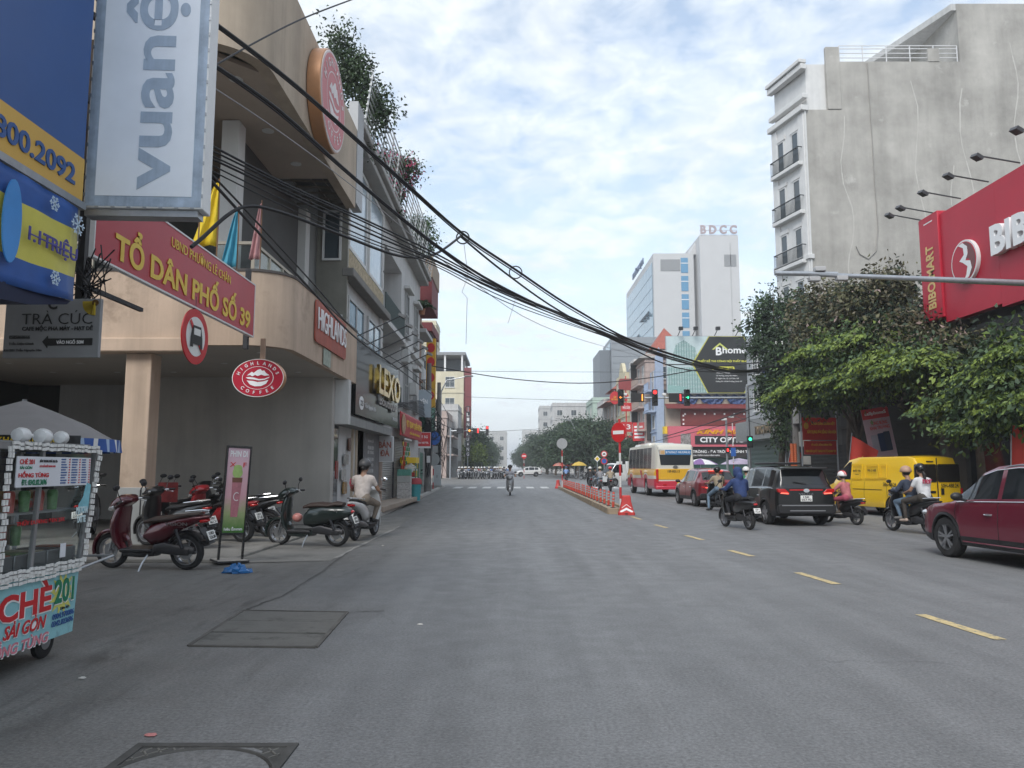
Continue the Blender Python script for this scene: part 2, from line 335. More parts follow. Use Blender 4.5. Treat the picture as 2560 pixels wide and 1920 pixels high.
# left forecourt slab, gutter apron, far kerb
fc = MB().bx(-26, -4.5, 12.35, 22.2, -.01, .06).build('forecourt', M('forecourt_concrete', (.235, .225, .205), .9, var=.2, sca=1.1, bump=.25, world=True, dirt=((.12, .115, .105), .8, .52)), bevel=.02); tag(fc, kind='structure')
ap = MB().add([(-4.5, 12.2, .012), (-2.95, 12.6, .004), (-2.9, 19.0, .004), (-3.1, 24.5, .004), (-4.5, 24.5, .014)], [(0, 1, 2, 3, 4)]).build('gutter_apron', M('apron_concrete', (.205, .198, .182), .9, var=.2, sca=1.4, bump=.3, world=True, dirt=((.13, .125, .115), 1.2, .5))); tag(ap, kind='structure')
pv = MB(); pv.add([(-24, 22.21, .0), (-4.05, 22.21, .0), (-4.2, 28.5, .0), (-5.35, 62, .0), (-24, 62, 0)], []); z = .11
pts = [(-24, 22.21), (-4.15, 22.21), (-4.3, 28.5), (-5.45, 61), (-7.2, 65), (-24, 66)]
lp = MB().prism(pts, -.01, z, 'xy').build('left_pavement', M('paving_grey', (.25, .24, .225), .9, var=.16, sca=1.5, bump=.25, world=True, dirt=((.14, .135, .125), .9, .54))); tag(lp, kind='structure')
def kerb_run(p, parent, ln=1.0, wd=.22, h=.14, mat=conc2, gap=.012):
    mesh = None
    for a, b in zip(p[:-1], p[1:]):
        a, b = Vector((*a, 0)), Vector((*b, 0)); d = b - a; n = max(1, round(d.length / ln)); st = d / n; rz = math.atan2(d.y, d.x)
        me = MB().bx(-st.length / 2 + gap / 2, st.length / 2 - gap / 2, -wd / 2, wd / 2, -.02, h).mesh('kerb_stone', mat)
        for i in range(n):
            c = a + st * (i + .5); o = link('kerb_stone', me, parent, (c.x + random.uniform(-.008, .008), c.y, random.uniform(-.008, .006)), (0, random.uniform(-.006, .006), rz + random.uniform(-.008, .008)))
            m = o.modifiers.new('bevel', 'BEVEL'); m.width = .018; m.segments = 2
kerb_run([(-4.15, 22.3), (-4.3, 28.5), (-5.45, 61), (-6.2, 63.6)], lp)
rp = MB().prism([(13.6, 4), (14.2, 30), (13.6, 46), (13.2, 55), (15, 59.5), (60, 60), (60, 4)], -.01, .12, 'xy').build('right_pavement', M('paving_red_grey', (.22, .205, .19), .9, var=.16, sca=1.5, bump=.25, world=True)); tag(rp, kind='structure')
kerb_run([(13.5, 4), (14.1, 30), (13.5, 46), (13.1, 55), (14.6, 59)], rp)
fp = MB().prism([(13.5, 92.8), (60, 90), (60, 97), (13.3, 100), (12.5, 140), (11, 240), (60, 240), (60, 260), (9.5, 260), (11.6, 140)], -.01, .12, 'xy').build('far_right_pavement', M('paving_red_grey', (.2, .2, .2))); tag(fp, kind='structure')
fl = MB().prism([(-7.5, 106), (-8.6, 240), (-40, 240), (-40, 104)], -.01, .12, 'xy').build('far_left_pavement', M('paving_grey', (.2, .2, .2))); tag(fl, kind='structure')
# ---- drain covers
t = thing('drain_cover', 'three long concrete slabs of a drain cover sunk in the asphalt', 'drain cover', (0, 0, 0))
cv = M('cover_concrete', (.142, .137, .125), .92, var=.2, sca=2.5, bump=.4, dirt=((.08, .078, .07), 2.5, .52))
cor = [G(608, 1528), G(868, 1532), G(790, 1620), G(472, 1616)]
def lerp2(u, v): return (cor[0].lerp(cor[1], u)).lerp(cor[3].lerp(cor[2], u), v)
for i in range(3):
    a, b, g = i / 3 + .012, (i + 1) / 3 - .012, .01; q = [lerp2(g, a), lerp2(1 - g, a), lerp2(1 - g, b), lerp2(g, b)]
    MB().prism([(p.x, p.y) for p in q], -.05, .009 + .004 * (i == 1), 'xy').build('slab', cv, t, bevel=.006)
fr = MB()
for i in range(4):
    a, b = cor[i], cor[(i + 1) % 4]; fr.bar((a.x, a.y, .004), (b.x, b.y, .004), .035, .02)
fr.build('frame', M('rusty_iron', (.105, .098, .088), .9, 0, var=.35, sca=3), t)
t = thing('manhole_cover', 'square cast iron manhole frame with diamond tread partly tarred over', 'manhole', (0, 0, 0))
iron = M('cast_iron', (.075, .073, .069), .8, .1, var=.25, sca=6); cor = [G(345, 1862), G(766, 1850), G(735, 1930), G(240, 1945)]
mx_, my_ = [p.x for p in cor], [p.y for p in cor]; q = [(p.x, p.y) for p in cor]
x0, x1, y1, y0 = cor[0].x, cor[1].x - .02, cor[0].y, cor[0].y - 1.02
MB().bx(x0, x1, y0, y1, -.05, .004).build('plate', iron, t)
f = MB()
for a in ((x0, x1, y1 - .05, y1), (x0, x1, y0, y0 + .05), (x0, x0 + .05, y0 + .05, y1 - .05), (x1 - .05, x1, y0 + .05, y1 - .05)): f.bx(*a, .0, .012)
f.build('rim', iron, t, bevel=.003)
g = MB(); k = -1.
while k < 2.2:
    for s_ in (1, -1):
        pts = []
        for u in np.linspace(0, 1.03, 40):
            X = k + u * .72 if s_ > 0 else k + .72 - u * .72
            if .06 < X < x1 - x0 - .06 and .06 < u < .96: pts.append((x0 + X, y0 + u, .006))
        if len(pts) > 2: g.bar(pts[0], pts[-1], .009, .006)
    k += .085
g.build('tread', M('worn_iron', (.17, .165, .15), .7, .2, var=.3), t); cx_, cy_ = (x0 + x1) / 2 + .02, (y0 + y1) / 2
MB().lathe([(.40, -.02), (.40, .014), (.36, .016)], (cx_, cy_, 0), 'z', 40).build('lid', asph, t); MB().tube([(cx_ + .42 * math.cos(a), cy_ + .42 * math.sin(a), .010) for a in np.linspace(0, 2 * math.pi, 41)[:-1]], .012, 6, closed=True).build('lid_ring', iron, t)
tar = MB()
for cxp, cyp, rx, ry in ((x1 - .30, y1 - .16, .16, .10), (x0 + .36, y1 - .2, .12, .05)):
    tar.prism([(cxp + rx * math.cos(a) * random.uniform(.75, 1.1), cyp + ry * math.sin(a) * random.uniform(.75, 1.1)) for a in np.linspace(0, 6.28, 15)[:-1]], 0, .0105, 'xy')
tar.build('tar_patch', asph, t)
# ---- litter
bag = M('blue_plastic_bag', (.02, .17, .46), .25, var=.15, sca=9, trans=.25)
def crumple(name, c, rx, ry, h, mat, label, cat, seed=1, n=16):
    rg = random.Random(seed); mb = MB(); v = []; rings = []
    for j in range(7):
        a = j / 6; rr = math.cos(a * 1.45); rings.append([(rx * rr * math.cos(t_) * rg.uniform(.68, 1.12), ry * rr * math.sin(t_) * rg.uniform(.68, 1.12), .004 + h * math.sin(a * 1.5) * rg.uniform(.55, 1.1) * (0 if j == 0 else 1)) for t_ in np.linspace(0, 2 * math.pi, n + 1)[:-1]])
    mb.loft(rings); return tag(mb.build(name, mat, loc=c, sharp=25), label, cat)
crumple('plastic_bag', G(592, 1432), .21, .13, .13, bag, 'crumpled blue plastic bag lying on the asphalt beside the sign stand', 'bag', 5, 22)
pw = M('paper_scrap', (.6, .58, .54), .8)
for i, (px, py, c) in enumerate(((957, 1365, 'white paper scrap lying near the gutter line in front of the parked scooters'), (205, 1697, 'pale leaf-like scrap lying near the cart wheel'), (1050, 1562, 'tiny white scrap lying in the middle of the near road'))):
    crumple('paper_scrap', G(px, py), .032, .02, .012, pw, c, 'litter', 20 + i, 7)
crumple('paper_scrap', G(378, 1840), .04, .025, .012, M('pink_paper', (.5, .2, .19), .8), 'pink paper scrap lying just above the manhole frame', 'litter', 31, 7)
# ================================================================ left side: corner cafe building
def arc_path(pts, r, n=8):
    """round the inner corner of a 3-point plan path"""
    a, b, c = [Vector((*p, 0)) for p in pts]; u = (a - b).normalized(); v = (c - b).normalized(); o = [a.to_2d()]
    for k in range(n + 1):
        t = R(90 * k / n); o.append((b + u * r + v * r - v * r * math.cos(t) - u * r * math.sin(t)).to_2d())
    return o + [c.to_2d()]
def wall_path(mb, path, th, z0, z1, mi=0, zt=None):
    rings = []; n = len(path)
    for i, p in enumerate(path):
        d = (Vector(path[min(i + 1, n - 1)]) - Vector(path[max(i - 1, 0)])).normalized(); q = Vector((-d.y, d.x)) * th   # inner side to the left
        rings.append([(p[0], p[1], z0), (p[0], p[1], z1), (p[0] + q.x, p[1] + q.y, z1), (p[0] + q.x, p[1] + q.y, z0)])
    return mb.loft(rings, mi)
tan = M('tan_plaster', (.56, .43, .325), .85, var=.10, sca=.9, bump=.08, streak=.32, dirt=((.36, .27, .2), .7, .57))
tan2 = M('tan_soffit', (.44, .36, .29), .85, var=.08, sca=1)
greyw = M('grey_render', (.44, .415, .38), .85, var=.10, sca=.8, streak=.16)
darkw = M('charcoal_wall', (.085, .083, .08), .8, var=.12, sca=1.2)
offw = M('offwhite_plaster', (.60, .595, .575), .8, var=.06, sca=1.2, streak=.14)
clear = bpy.data.materials.new('clear_glass'); clear.use_nodes = True
_t = clear.node_tree; _t.nodes.clear(); _o = _t.nodes.new('ShaderNodeOutputMaterial'); _m = _t.nodes.new('ShaderNodeMixShader'); _lw = _t.nodes.new('ShaderNodeLayerWeight'); _f = _t.nodes.new('ShaderNodeMath'); _f.operation = 'POWER'; _f.inputs[1].default_value = 4; _t.links.new(_lw.outputs['Facing'], _f.inputs[0]); _f2 = _t.nodes.new('ShaderNodeMath'); _f2.operation = 'MULTIPLY_ADD'; _f2.inputs[1].default_value = .8; _f2.inputs[2].default_value = .05; _t.links.new(_f.outputs[0], _f2.inputs[0]); _f = _f2
_g = _t.nodes.new('ShaderNodeBsdfGlossy'); _g.inputs['Roughness'].default_value = .02; _g.inputs['Color'].default_value = (.9, .95, .95, 1); _tr = _t.nodes.new('ShaderNodeBsdfTransparent'); _tr.inputs[0].default_value = (.86, .9, .9, 1)
_t.links.new(_f.outputs[0], _m.inputs[0]); _t.links.new(_tr.outputs[0], _m.inputs[1]); _t.links.new(_g.outputs[0], _m.inputs[2]); _t.links.new(_m.outputs[0], _o.inputs[0])
B = thing('cafe_building', 'tan corner cafe building with rounded balcony over a dark parking bay', 'building', (0, 0, 0))
pp = arc_path([(-14, 14.5), (-4.4, 14.5), (-4.4, 21.3)], .8)
mb = MB(); wall_path(mb, pp, .16, 3.86, 5.32); mb.build('balcony_parapet', tan, B, sharp=30)
MB().bx(-14, -6.32, 14.44, 14.80, 3.72, 4.0).build('front_beam', tan, B, bevel=.03)
mb = MB(); wall_path(mb, [(p[0] - .0, p[1] - .0) for p in arc_path([(-14, 14.48), (-4.38, 14.48), (-4.38, 21.3)], .8)], .2, 5.32, 5.37); mb.build('coping', M('dark_coping', (.09, .08, .075), .8), B)
MB().prism([(-14, 14.66), (-5.2, 14.66), (-4.56, 15.3), (-4.56, 21.3), (-9.4, 21.3), (-9.4, 22.2), (-14, 22.2)], 3.88, 4.05, 'xy').build('balcony_floor', M('ceiling_white', (.46, .42, .37), .85, var=.06, sca=1), B)
c = MB().bx(-7.5, -7.0, 14.62, 15.05, 0, 3.72).build('column', tan, B, bevel=.02)
MB().bx(-7.515, -6.985, 14.6, 15.07, 0.06, 1.13).build('column_cladding', M('grey_stone_tile', (.33, .34, .335), .5, var=.12, sca=2.5), c, bevel=.008); MB().bx(-7.07, -7.05, 14.592, 14.6, .12, 1.12).build('cable_duct', black, c)
MB().bx(-10.9, -10.4, 14.62, 15.05, 0, 3.72).build('column', tan, B, bevel=.02)
# parking bay walls and downlights
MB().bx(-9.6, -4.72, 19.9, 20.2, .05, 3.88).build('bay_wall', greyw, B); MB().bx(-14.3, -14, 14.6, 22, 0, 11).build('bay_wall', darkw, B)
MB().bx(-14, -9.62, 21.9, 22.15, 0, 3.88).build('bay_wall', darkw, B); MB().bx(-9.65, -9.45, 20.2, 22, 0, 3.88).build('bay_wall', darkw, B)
dl = MB(); dl.lathe([(.075, 0), (.075, -.012), (.055, -.014)], n=16); dm = dl.mesh('downlight', M('downlight_trim', (.6, .59, .56), .4))
for x in (-13, -11.4, -9.8, -8.4, -6.5, -5.3):
    for y in (15.6, 17.2, 18.8): link('downlight', dm, B, (x + .1 * math.sin(y * 9), y, 3.879))
# shutter doors and stored shelf in the dark bay
MB().bx(-13.2, -10.6, 21.8, 21.9, .05, 2.6).build('bay_door', M('bay_door_grey', (.13, .125, .12), .7), B)
# upper terrace: dark back wall, columns, railing
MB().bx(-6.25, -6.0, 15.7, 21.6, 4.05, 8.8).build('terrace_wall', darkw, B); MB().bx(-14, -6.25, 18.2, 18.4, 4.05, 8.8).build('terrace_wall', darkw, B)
for (x, y, mm, ww) in ((-5.9, 15.45, offw, .36), (-5.98, 20.9, offw, .42)): MB().bx(x - ww / 2, x + ww / 2, y - .2, y + .2, 4.05, 8.76).build('terrace_column', mm, B, bevel=.01)
MB().bx(-9.6, -9.2, 15.3, 15.7, 4.05, 8.76).build('terrace_column', offw, B)
rl = thing('glass_railing', 'cream framed glass railing on the cafe terrace behind the hanging flags', 'railing', (0, 0, 4.05)); cream = M('cream_frame', (.52, .47, .38), .6)
f = MB(); f.bar((-9.5, 14.9, 1.95), (-5.2, 14.9, 1.95), .07, .06); f.bar((-5.2, 14.9, 1.95), (-5.2, 17.6, 1.95), .07, .06)
for x in np.linspace(-9.5, -5.2, 5): f.bx(x - .03, x + .03, 14.87, 14.93, 0, 1.92)
for y in (15.9, 16.8, 17.6): f.bx(-5.23, -5.17, y - .03, y + .03, 0, 1.92)
f.build('frame', cream, rl)
for a, b in zip(np.linspace(-9.5, -5.2, 5)[:-1], np.linspace(-9.5, -5.2, 5)[1:]): MB().bx(a + .04, b - .04, 14.895, 14.905, .5, 1.9).build('pane', clear, rl)
for a, b in ((14.94, 15.86), (15.94, 16.76), (16.84, 17.56)): MB().bx(-5.205, -5.195, a, b, .5, 1.9).build('pane', clear, rl)
# great roof slab with rounded corner
mb = MB(); wall_path(mb, arc_path([(-14, 12.2), (-4.4, 12.2), (-4.4, 20.65)], 1.15, 10), .25, 8.74, 11.05)
mb.build('roof_fascia', M('weathered_tan', (.47, .385, .295), .85, var=.12, sca=.8, bump=.1, streak=.28, dirt=((.62, .56, .47), 1.3, .70)), B, sharp=30)
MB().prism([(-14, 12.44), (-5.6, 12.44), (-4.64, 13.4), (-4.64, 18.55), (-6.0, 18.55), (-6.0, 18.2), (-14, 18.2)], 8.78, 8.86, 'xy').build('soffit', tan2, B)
MB().prism([(-14, 12.44), (-5.6, 12.44), (-4.64, 13.4), (-4.64, 21.6), (-14, 21.6)], 10.7, 10.9, 'xy').build('roof_slab', concrete, B)
jo = MB()
for y in np.linspace(18.8, 20.5, 5): jo.bar((-6.0, y, 8.84 + .02 * math.sin(y * 7)), (-4.64, y + .05, 8.82), .03, .05)
for x in (-5.7, -5.2, -4.9): jo.bar((x, 18.56, 8.9), (x + .1, 20.6, 8.9), .02, .04)
jo.build('ceiling_joist', M('rusty_joist', (.2, .17, .14), .8, .3, var=.2), B)
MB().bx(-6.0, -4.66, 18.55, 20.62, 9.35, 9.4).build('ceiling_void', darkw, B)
for (x, y) in ((-5.2, 13.6), (-5.3, 15.8), (-5.2, 17.6)): link('downlight', dm, B, (x, y, 8.779), sca=(1.7, 1.7, 1))
MB().bx(-4.64, -4.38, 20.66, 21.5, 8.9, 11.9).build('end_panel', M('grey_panel', (.36, .365, .37), .5, var=.05), B)
# bulkhead over the shop corner, stone jamb with a rounded head
bk = MB(); pr = [(-5.42, 2.62), (-4.98, 2.66), (-4.36, 2.66), (-4.36, 3.86), (-5.42, 3.86)]
bk.prism(pr, 20.22, 20.5, 'xz'); bk.build('bulkhead', offw, B, bevel=.01); mb = MB(); mb.prism([(-5.42, .05), (-5.2, .05), (-5.2, 2.2), (-5.14, 2.45), (-4.98, 2.62), (-4.9, 2.66), (-5.42, 2.66)], 20.22, 20.44, 'xz'); mb.build('door_jamb', M('cream_jamb', (.44, .36, .27), .7), B)
# red HIGHLANDS panel on the balcony flank
s = thing('wall_sign', 'red balcony panel with raised white letters reading HIGHLANDS', 'sign', (-4.38, 18.2, 4.75), R(90))
MB().prism(rect(-1.6, 1.5, -.45, .5, .12), -.03, .0).build('panel', M('faded_red_panel', (.42, .09, .055), .6, var=.12, sca=2, streak=.25), s)
text('HIGHLANDS', 2.85, .5, s, (-.02, -.05, .1), whitel, .0, .02)
MB().bx(-.75, -.05, -.012, -.004, -.86, -.48).build('small_poster', M('poster_green', (.35, .4, .33), .6, var=.3, sca=8), s)
# the coffee roundels
cred = M('roundel_red', (.42, .012, .035), .4, var=.03); cpink = M('faded_roundel_red', (.56, .17, .18), .55, var=.08, sca=2); bronze = M('bronze_rim', (.42, .21, .10), .4, .25, var=.1, sca=3)
def roundel(s, a, b, th, face, rim, letter):
    MB().prism(ellp(0, 0, a, b, 48), 0, th).build('rim', rim, s, bevel=.01)
    MB().prism(ellp(0, 0, a * .955, b * .94, 48), -.012, .004).build('face', face, s)
    def ring(k, wd, y):
        m = MB(); n = 48; v = []
        for i in range(n):
            t = 2 * math.pi * i / n; v += [(a * k * math.cos(t), y, b * k * math.sin(t)), (a * (k - wd) * math.cos(t), y, b * (k - wd) * math.sin(t))]
        m.add(v, [(2 * i, 2 * i + 1, (2 * i + 3) % (2 * n), (2 * i + 2) % (2 * n)) for i in range(n)]); m.build('ring', letter, s, norm=False)
    ring(.985, .025, -.014); ring(.60, .022, -.016)
    ringtext('HIGHLANDS', b * .77, b * .17, s, (0, -.018, 0), letter, 162, 18, a / b, .02, .008, cw=.95)
    ringtext('COFFEE', b * .77, b * .17, s, (0, -.018, 0), letter, 222, 318, a / b, .012, .008, top=False)
    m = MB(); k = a * .52; q = b * .52          # mountain over the wave of a cup
    def pl(p, y=-.018): m.add([(x * k, y, z * q) for x, z in p], [tuple(range(len(p)))])
    pl([(-.8, .25), (-.45, .62), (-.3, .5), (-.05, .78), (.18, .88), (.3, .7), (.45, .74), (.6, .48), (.85, .25), (.5, .2), (.25, .32), (0, .18), (-.2, .3), (-.4, .15), (-.55, .28)])
    pl([(-.88, .05), (-.6, .1), (-.25, .02), (.1, -.12), (.5, -.08), (.88, .12), (.8, -.02), (.5, -.2), (.1, -.26), (-.3, -.16), (-.7, -.1)])
    pl([(-.8, -.25), (-.35, -.3), (0, -.42), (.4, -.36), (.8, -.2), (.62, -.6), (.25, -.82), (-.2, -.84), (-.55, -.66)])
    m.build('emblem', letter, s, norm=False)
s = thing('round_sign', 'big faded pink coffee roundel with bronze rim high on the tan fascia', 'sign', (-4.39, 16.55, 9.8), R(90))
e = MB(); MB().prism(ellp(0, 0, 1.15, 1.13, 48), -.3, .0).build('rim', bronze, s, bevel=.02)
def shift_kids(s, dy, before):
    for o in KIDS[s][before:]: o.location.y += dy
nb = len(KIDS[s]); roundel(s, 1.12, 1.10, .05, cpink, M('faded_letter', (.72, .66, .65), .6), M('faded_letter', (.72, .66, .65), .6)); shift_kids(s, -.31, nb)
s = thing('hanging_sign', 'oval dark red coffee sign hanging under the tan balcony', 'sign', (-4.71, 14.0, 3.16), R(-4))
roundel(s, .5, .36, .12, cred, bronze, whitel); MB().bx(.0, .09, .05, .09, .34, .75).build('bracket', M('tan_bracket', (.36, .24, .17), .7), s)
# ---------------------------------------------------------------- shop signs of the near corner building
navy = M('sign_navy', (.03, .09, .27), .4, var=.06, sca=1.5); amber = M('sign_amber', (.62, .37, .07), .45, var=.05, sca=2)
s = thing('shop_signboard', 'large dark blue signboard with amber band reading 1800.2092', 'sign', (-3.56, 6.08, 3.68), R(90))
for i in range(3): MB().bx(-1.75 * (i + 1) + 1.75 * .48 - .84, -1.75 * i + 1.75 * .48 - .843 if i else 0, 0, .18, .37, 4.4).build('blue_panel', navy, s)
MB().bx(-4.4, 0, -.006, .18, 0, .368).build('amber_band', amber, s); MB().bx(-4.4, .02, -.03, .22, -.06, -.002).build('bottom_rail', steel, s)
text('1800.2092', 1.06, .165, s, (-.66, -.012, .18), navy, .02, .01)
s = thing('projecting_sign', 'tall pale lightbox sign with upright grey lettering reading vuanệm', 'sign', (-3.16, 6.3, 3.71), R(3))
MB().bx(-.5, .5, 0, .2, 0, 3.4).build('box', white, s, bevel=.008); MB().bx(-.485, .485, -.004, .002, .015, 3.38).build('border', M('faded_blue_border', (.40, .49, .60), .6, var=.22, sca=5, streak=.3), s)
MB().bx(-.405, .405, -.008, -.003, .105, 3.3).build('face', M('faded_white_face', (.76, .81, .87), .6, var=.05, sca=2), s)
gl = M('faded_blue_letter', (.38, .47, .58), .6, var=.12, sca=5, streak=.2)
text('vuanệm', 2.42, .55, s, (.05, -.011, .16 + 1.21), gl, .022, .003, roll=R(90)); MB().bx(-.5, .45, .03, .17, -.06, -.004).build('foot_rail', steel, s); rv = MB()
for z in np.linspace(.1, 3.2, 22):
    for x in (-.493, .493): rv.bx(x - .006, x + .006, -.008, 0, z, z + .03)
for x in np.linspace(-.4, .4, 7): rv.bx(x, x + .03, -.008, 0, .002, .014)
tag(rv.build('clips', steel, s), kind='stuff')
s = thing('sale_banner', 'blue and yellow sale banner with snowflakes reading 1.1 TRIỆU', 'banner', (-3.54, 6.02, 2.86), R(90))
def cloth(x0, x1, z0, z1, mat, name, par, sag=.05, n=14, m=12, y=0., band=None):
    v = []
    for j in range(m + 1):
        for i in range(n + 1):
            u, q = i / n, j / m; v.append((x0 + (x1 - x0) * u, y - .016 * math.sin(u * 9 + q * 2) * (1 - q) - .007 * math.sin(u * 23 + q * 7), z0 + (z1 - z0) * q - sag * math.sin(math.pi * u) * (1 - q)))
    b = MB(); b.add(v, [(j * (n + 1) + i, j * (n + 1) + i + 1, (j + 1) * (n + 1) + i + 1, (j + 1) * (n + 1) + i) for j in range(m) for i in range(n)]); b.I = [1 if band and band[0] <= j < band[1] else 0 for j in range(m) for i in range(n)]; o = b.build(name, mat, par, norm=False)
    md = o.modifiers.new('t', 'SOLIDIFY'); md.thickness = .006; return o
bblue = M('banner_blue', (.03, .10, .34), .5, var=.15, sca=3); cloth(-1.6, 0, -.02, .75, [bblue, M('banner_yellow', (.62, .56, .10), .5, var=.1, sca=2)], 'cloth', s, band=(3, 9))
text('1.1TRIỆU', .62, .17, s, (-.36, -.04, .34), M('banner_violet', (.07, .06, .28), .5), .02, .006); MB().bx(-.66, -.06, -.048, -.044, .325, .335).build('strike_line', M('banner_violet', (.07, .06, .28), .5), s)
for cx_, cz_, rr in ((-.42, .64, .06), (-.1, .58, .09), (-.35, .08, .06)):
    sn = MB()
    for k in range(6):
        a = R(60 * k); sn.bar((cx_, -.06, cz_), (cx_ + rr * math.cos(a), -.06, cz_ + rr * math.sin(a)), .004, .012); b_ = .6 * rr
        for d in (-1, 1): sn.bar((cx_ + b_ * math.cos(a), -.06, cz_ + b_ * math.sin(a)), (cx_ + b_ * math.cos(a) + .35 * rr * math.cos(a + d), -.06, cz_ + b_ * math.sin(a) + .35 * rr * math.sin(a + d)), .004, .009)
    sn.build('snowflake', M('snow_pale', (.55, .68, .8), .6), s)
MB().prism([(-1.6, -.1), (.0, -.02), (-.05, -.06), (-.5, -.16), (-1.6, -.26)], .02, .3).build('under_awning', M('dark_navy', (.008, .014, .045), .7), s)
pb = MB(); pb.prism(ellp(-.86, .36, .10, .30, 24), -.045, -.035); pb.build('badge', M('badge_blue', (.05, .25, .6), .35), s)
s = thing('alley_sign', 'grey-white cafe sign with black arrow and yellow flower reading TRÀ CÚC', 'sign', (-4.3, 7.0, 2.80), R(-3))
MB().bx(-.46, .46, 0, .04, -.28, .275).build('panel', M('shaded_white_panel', (.25, .255, .262), .5, var=.12, sca=2.5), s, bevel=.004)  # white panel greyed so its colour carries the backlit shade
text('TRÀ CÚC', .68, .13, s, (.05, -.008, .10), lblack, -.012, .004); text('CAFE MỘC PHA MÁY - HẠT DẺ', .68, .06, s, (.06, -.008, -.005), lblack, .018, .004)
MB().prism([(-.08, -.13), (-.03, -.075), (-.03, -.10), (.40, -.10), (.40, -.165), (-.03, -.165), (-.03, -.19)], -.007, .001).build('arrow', lblack, s); text('VÀO NGÕ 50M', .26, .04, s, (.19, -.010, -.133), whitel, .02, .003)
for i, q in enumerate(('0585868666', 'Trần Diệu Chinh', '121/201 Trần Nguyên Hãn')): text(q, (.2, .24, .36)[i], .034, s, (-.30 + (.0, .02, .04)[i], -.008, -.085 - .062 * i), lblack, .012, .003)
text('C', .09, .10, s, (-.0, -.008, .225), lblack, .03, .003); fl_ = MB()
for k in range(13): a = R(180 + 90 * k / 12 * 1.0); fl_.prism(ellp(0, 0, .075, .017, 10), -.009 - .0004 * k, -.004) if False else fl_.bar((.41, -.008, .235), (.41 + .12 * math.cos(a), -.008, .235 + .12 * math.sin(a)), .006, .028)
fl_.build('flower_print', M('flower_yellow', (.50, .36, .03), .6), s); MB().lathe([(.03, -.012), (.03, 0)], (.41, 0, .235), 'y', 12).build('flower_eye', M('flower_brown', (.1, .05, .01), .7), s)
MB().bx(.03, .075, .06, .1, .2, 1.2).build('hanger_post', black, s)
# ---------------------------------------------------------------- red ward banner across the alley mouth
s = thing('ward_signboard', 'long red signboard with yellow letters reading TỔ DÂN PHỐ SỐ 39', 'sign', (-4.8, 8.5, 3.93), R(90))
MB().bx(0, 5.4, 0, .05, .0, .95).build('panel', M('ward_red', (.46, .028, .045), .4, var=.08, sca=.8), s); fr = MB()
for a in ((-.02, 5.42, .95, .975), (-.02, 5.42, -.025, 0)): fr.bx(a[0], a[1], -.01, .06, a[2], a[3])
for a in (-.02, 5.4): fr.bx(a, a + .02, -.01, .06, 0, .95)
fr.build('frame', white, s); yl = M('ward_yellow', (.80, .55, .07), .5, var=.06, sca=4)
text('TỔ DÂN PHỐ SỐ 39', 4.75, .5, s, (2.82, -.008, .33), yl, .03, .006); text('UBND PHƯỜNG LÊ CHÂN', 2.25, .19, s, (3.05, -.008, .77), yl, .0, .006)
gi = M('gate_iron', (.05, .05, .055), .6, .5); MB().bx(.02, .10, .07, .15, -.6, 1.6).build('gate_post', gi, s); MB().bx(5.30, 5.40, .07, .15, -.25, 1.25).build('gate_post', gi, s); MB().bar((.06, .11, -.35), (1.4, .11, -.35), .05).build('gate_rail', gi, s)
s = thing('no_entry_sign', 'round red-ringed sign with struck-out car silhouette hanging below the ward signboard', 'traffic sign', (-4.78, 11.33, 3.47), R(86))
MB().prism(ellp(0, 0, .41, .42, 40), 0, .02).build('disc', M('sign_red', (.5, .02, .03)), s); MB().prism(ellp(0, 0, .29, .30, 36), -.006, .002).build('field', platew, s)
cr = MB(); cr.prism([(-.17, -.02), (-.12, .16), (.12, .16), (.17, -.02), (.18, -.17), (.11, -.17), (.11, -.12), (-.11, -.12), (-.11, -.17), (-.18, -.17)], -.026, -.019); cr.build('car_symbol', lblack, s)
MB().bx(-.1, .1, -.030, -.025, .02, .12).build('car_window', platew, s); b_ = MB(); b_.bar((-.2, -.018, .22), (.2, -.018, -.22), .006, .06); b_.build('slash', M('sign_red', (.5, .02, .03)), s)
MB().bx(-.02, .02, .02, .05, .35, .62).build('bracket', black, s)
# flags on canes behind the board
def flag(px, y0, y1, X, colr, label, w_=.32, sd=0, red_=False):
    a, b = PX(px, y0, X), PX(px, y1, X); h = a.z - b.z; rg = random.Random(sd); t = thing('flag', label, 'flag', (a.x, (a.y + b.y) / 2, b.z), R(20), 'festival flags over the ward signboard')
    MB().tube([(0, 0, -1.1), (.01, 0, h * .5), (.0, 0, h + .06)], .013, 6).build('pole', M('cane', (.20, .11, .06), .8), t); mb = MB(); n, m = 12, 10; v = []
    for j in range(m + 1):
        q = j / m
        for i in range(n + 1):
            u = i / n; wd = w_ * (1 - q * .97) ** .5 * (1 - .2 * u * q); v.append((-.005 - wd * u * .92, .05 * math.sin(u * 11 + q * 3 + sd) * (1 - .6 * q), h * (q * (1 - .35 * u * 0) - .06 * u * math.sin(q * 3)) - .03 * u))
    mb.add(v, [(j * (n + 1) + i, j * (n + 1) + i + 1, (j + 1) * (n + 1) + i + 1, (j + 1) * (n + 1) + i) for j in range(m) for i in range(n)])
    o = mb.build('cloth', colr, t, norm=False); md = o.modifiers.new('t', 'SOLIDIFY'); md.thickness = .004
flag(505, 305, 490, -4.86, M('flag_red', (.45, .03, .03), .7, var=.1), 'narrow red festival flag beside the tall pale lightbox', .14, 1); flag(545, 452, 618, -4.9, M('flag_yellow', (.72, .52, .02), .7, var=.08), 'yellow festival flag hanging over the ward signboard', .42, 2)
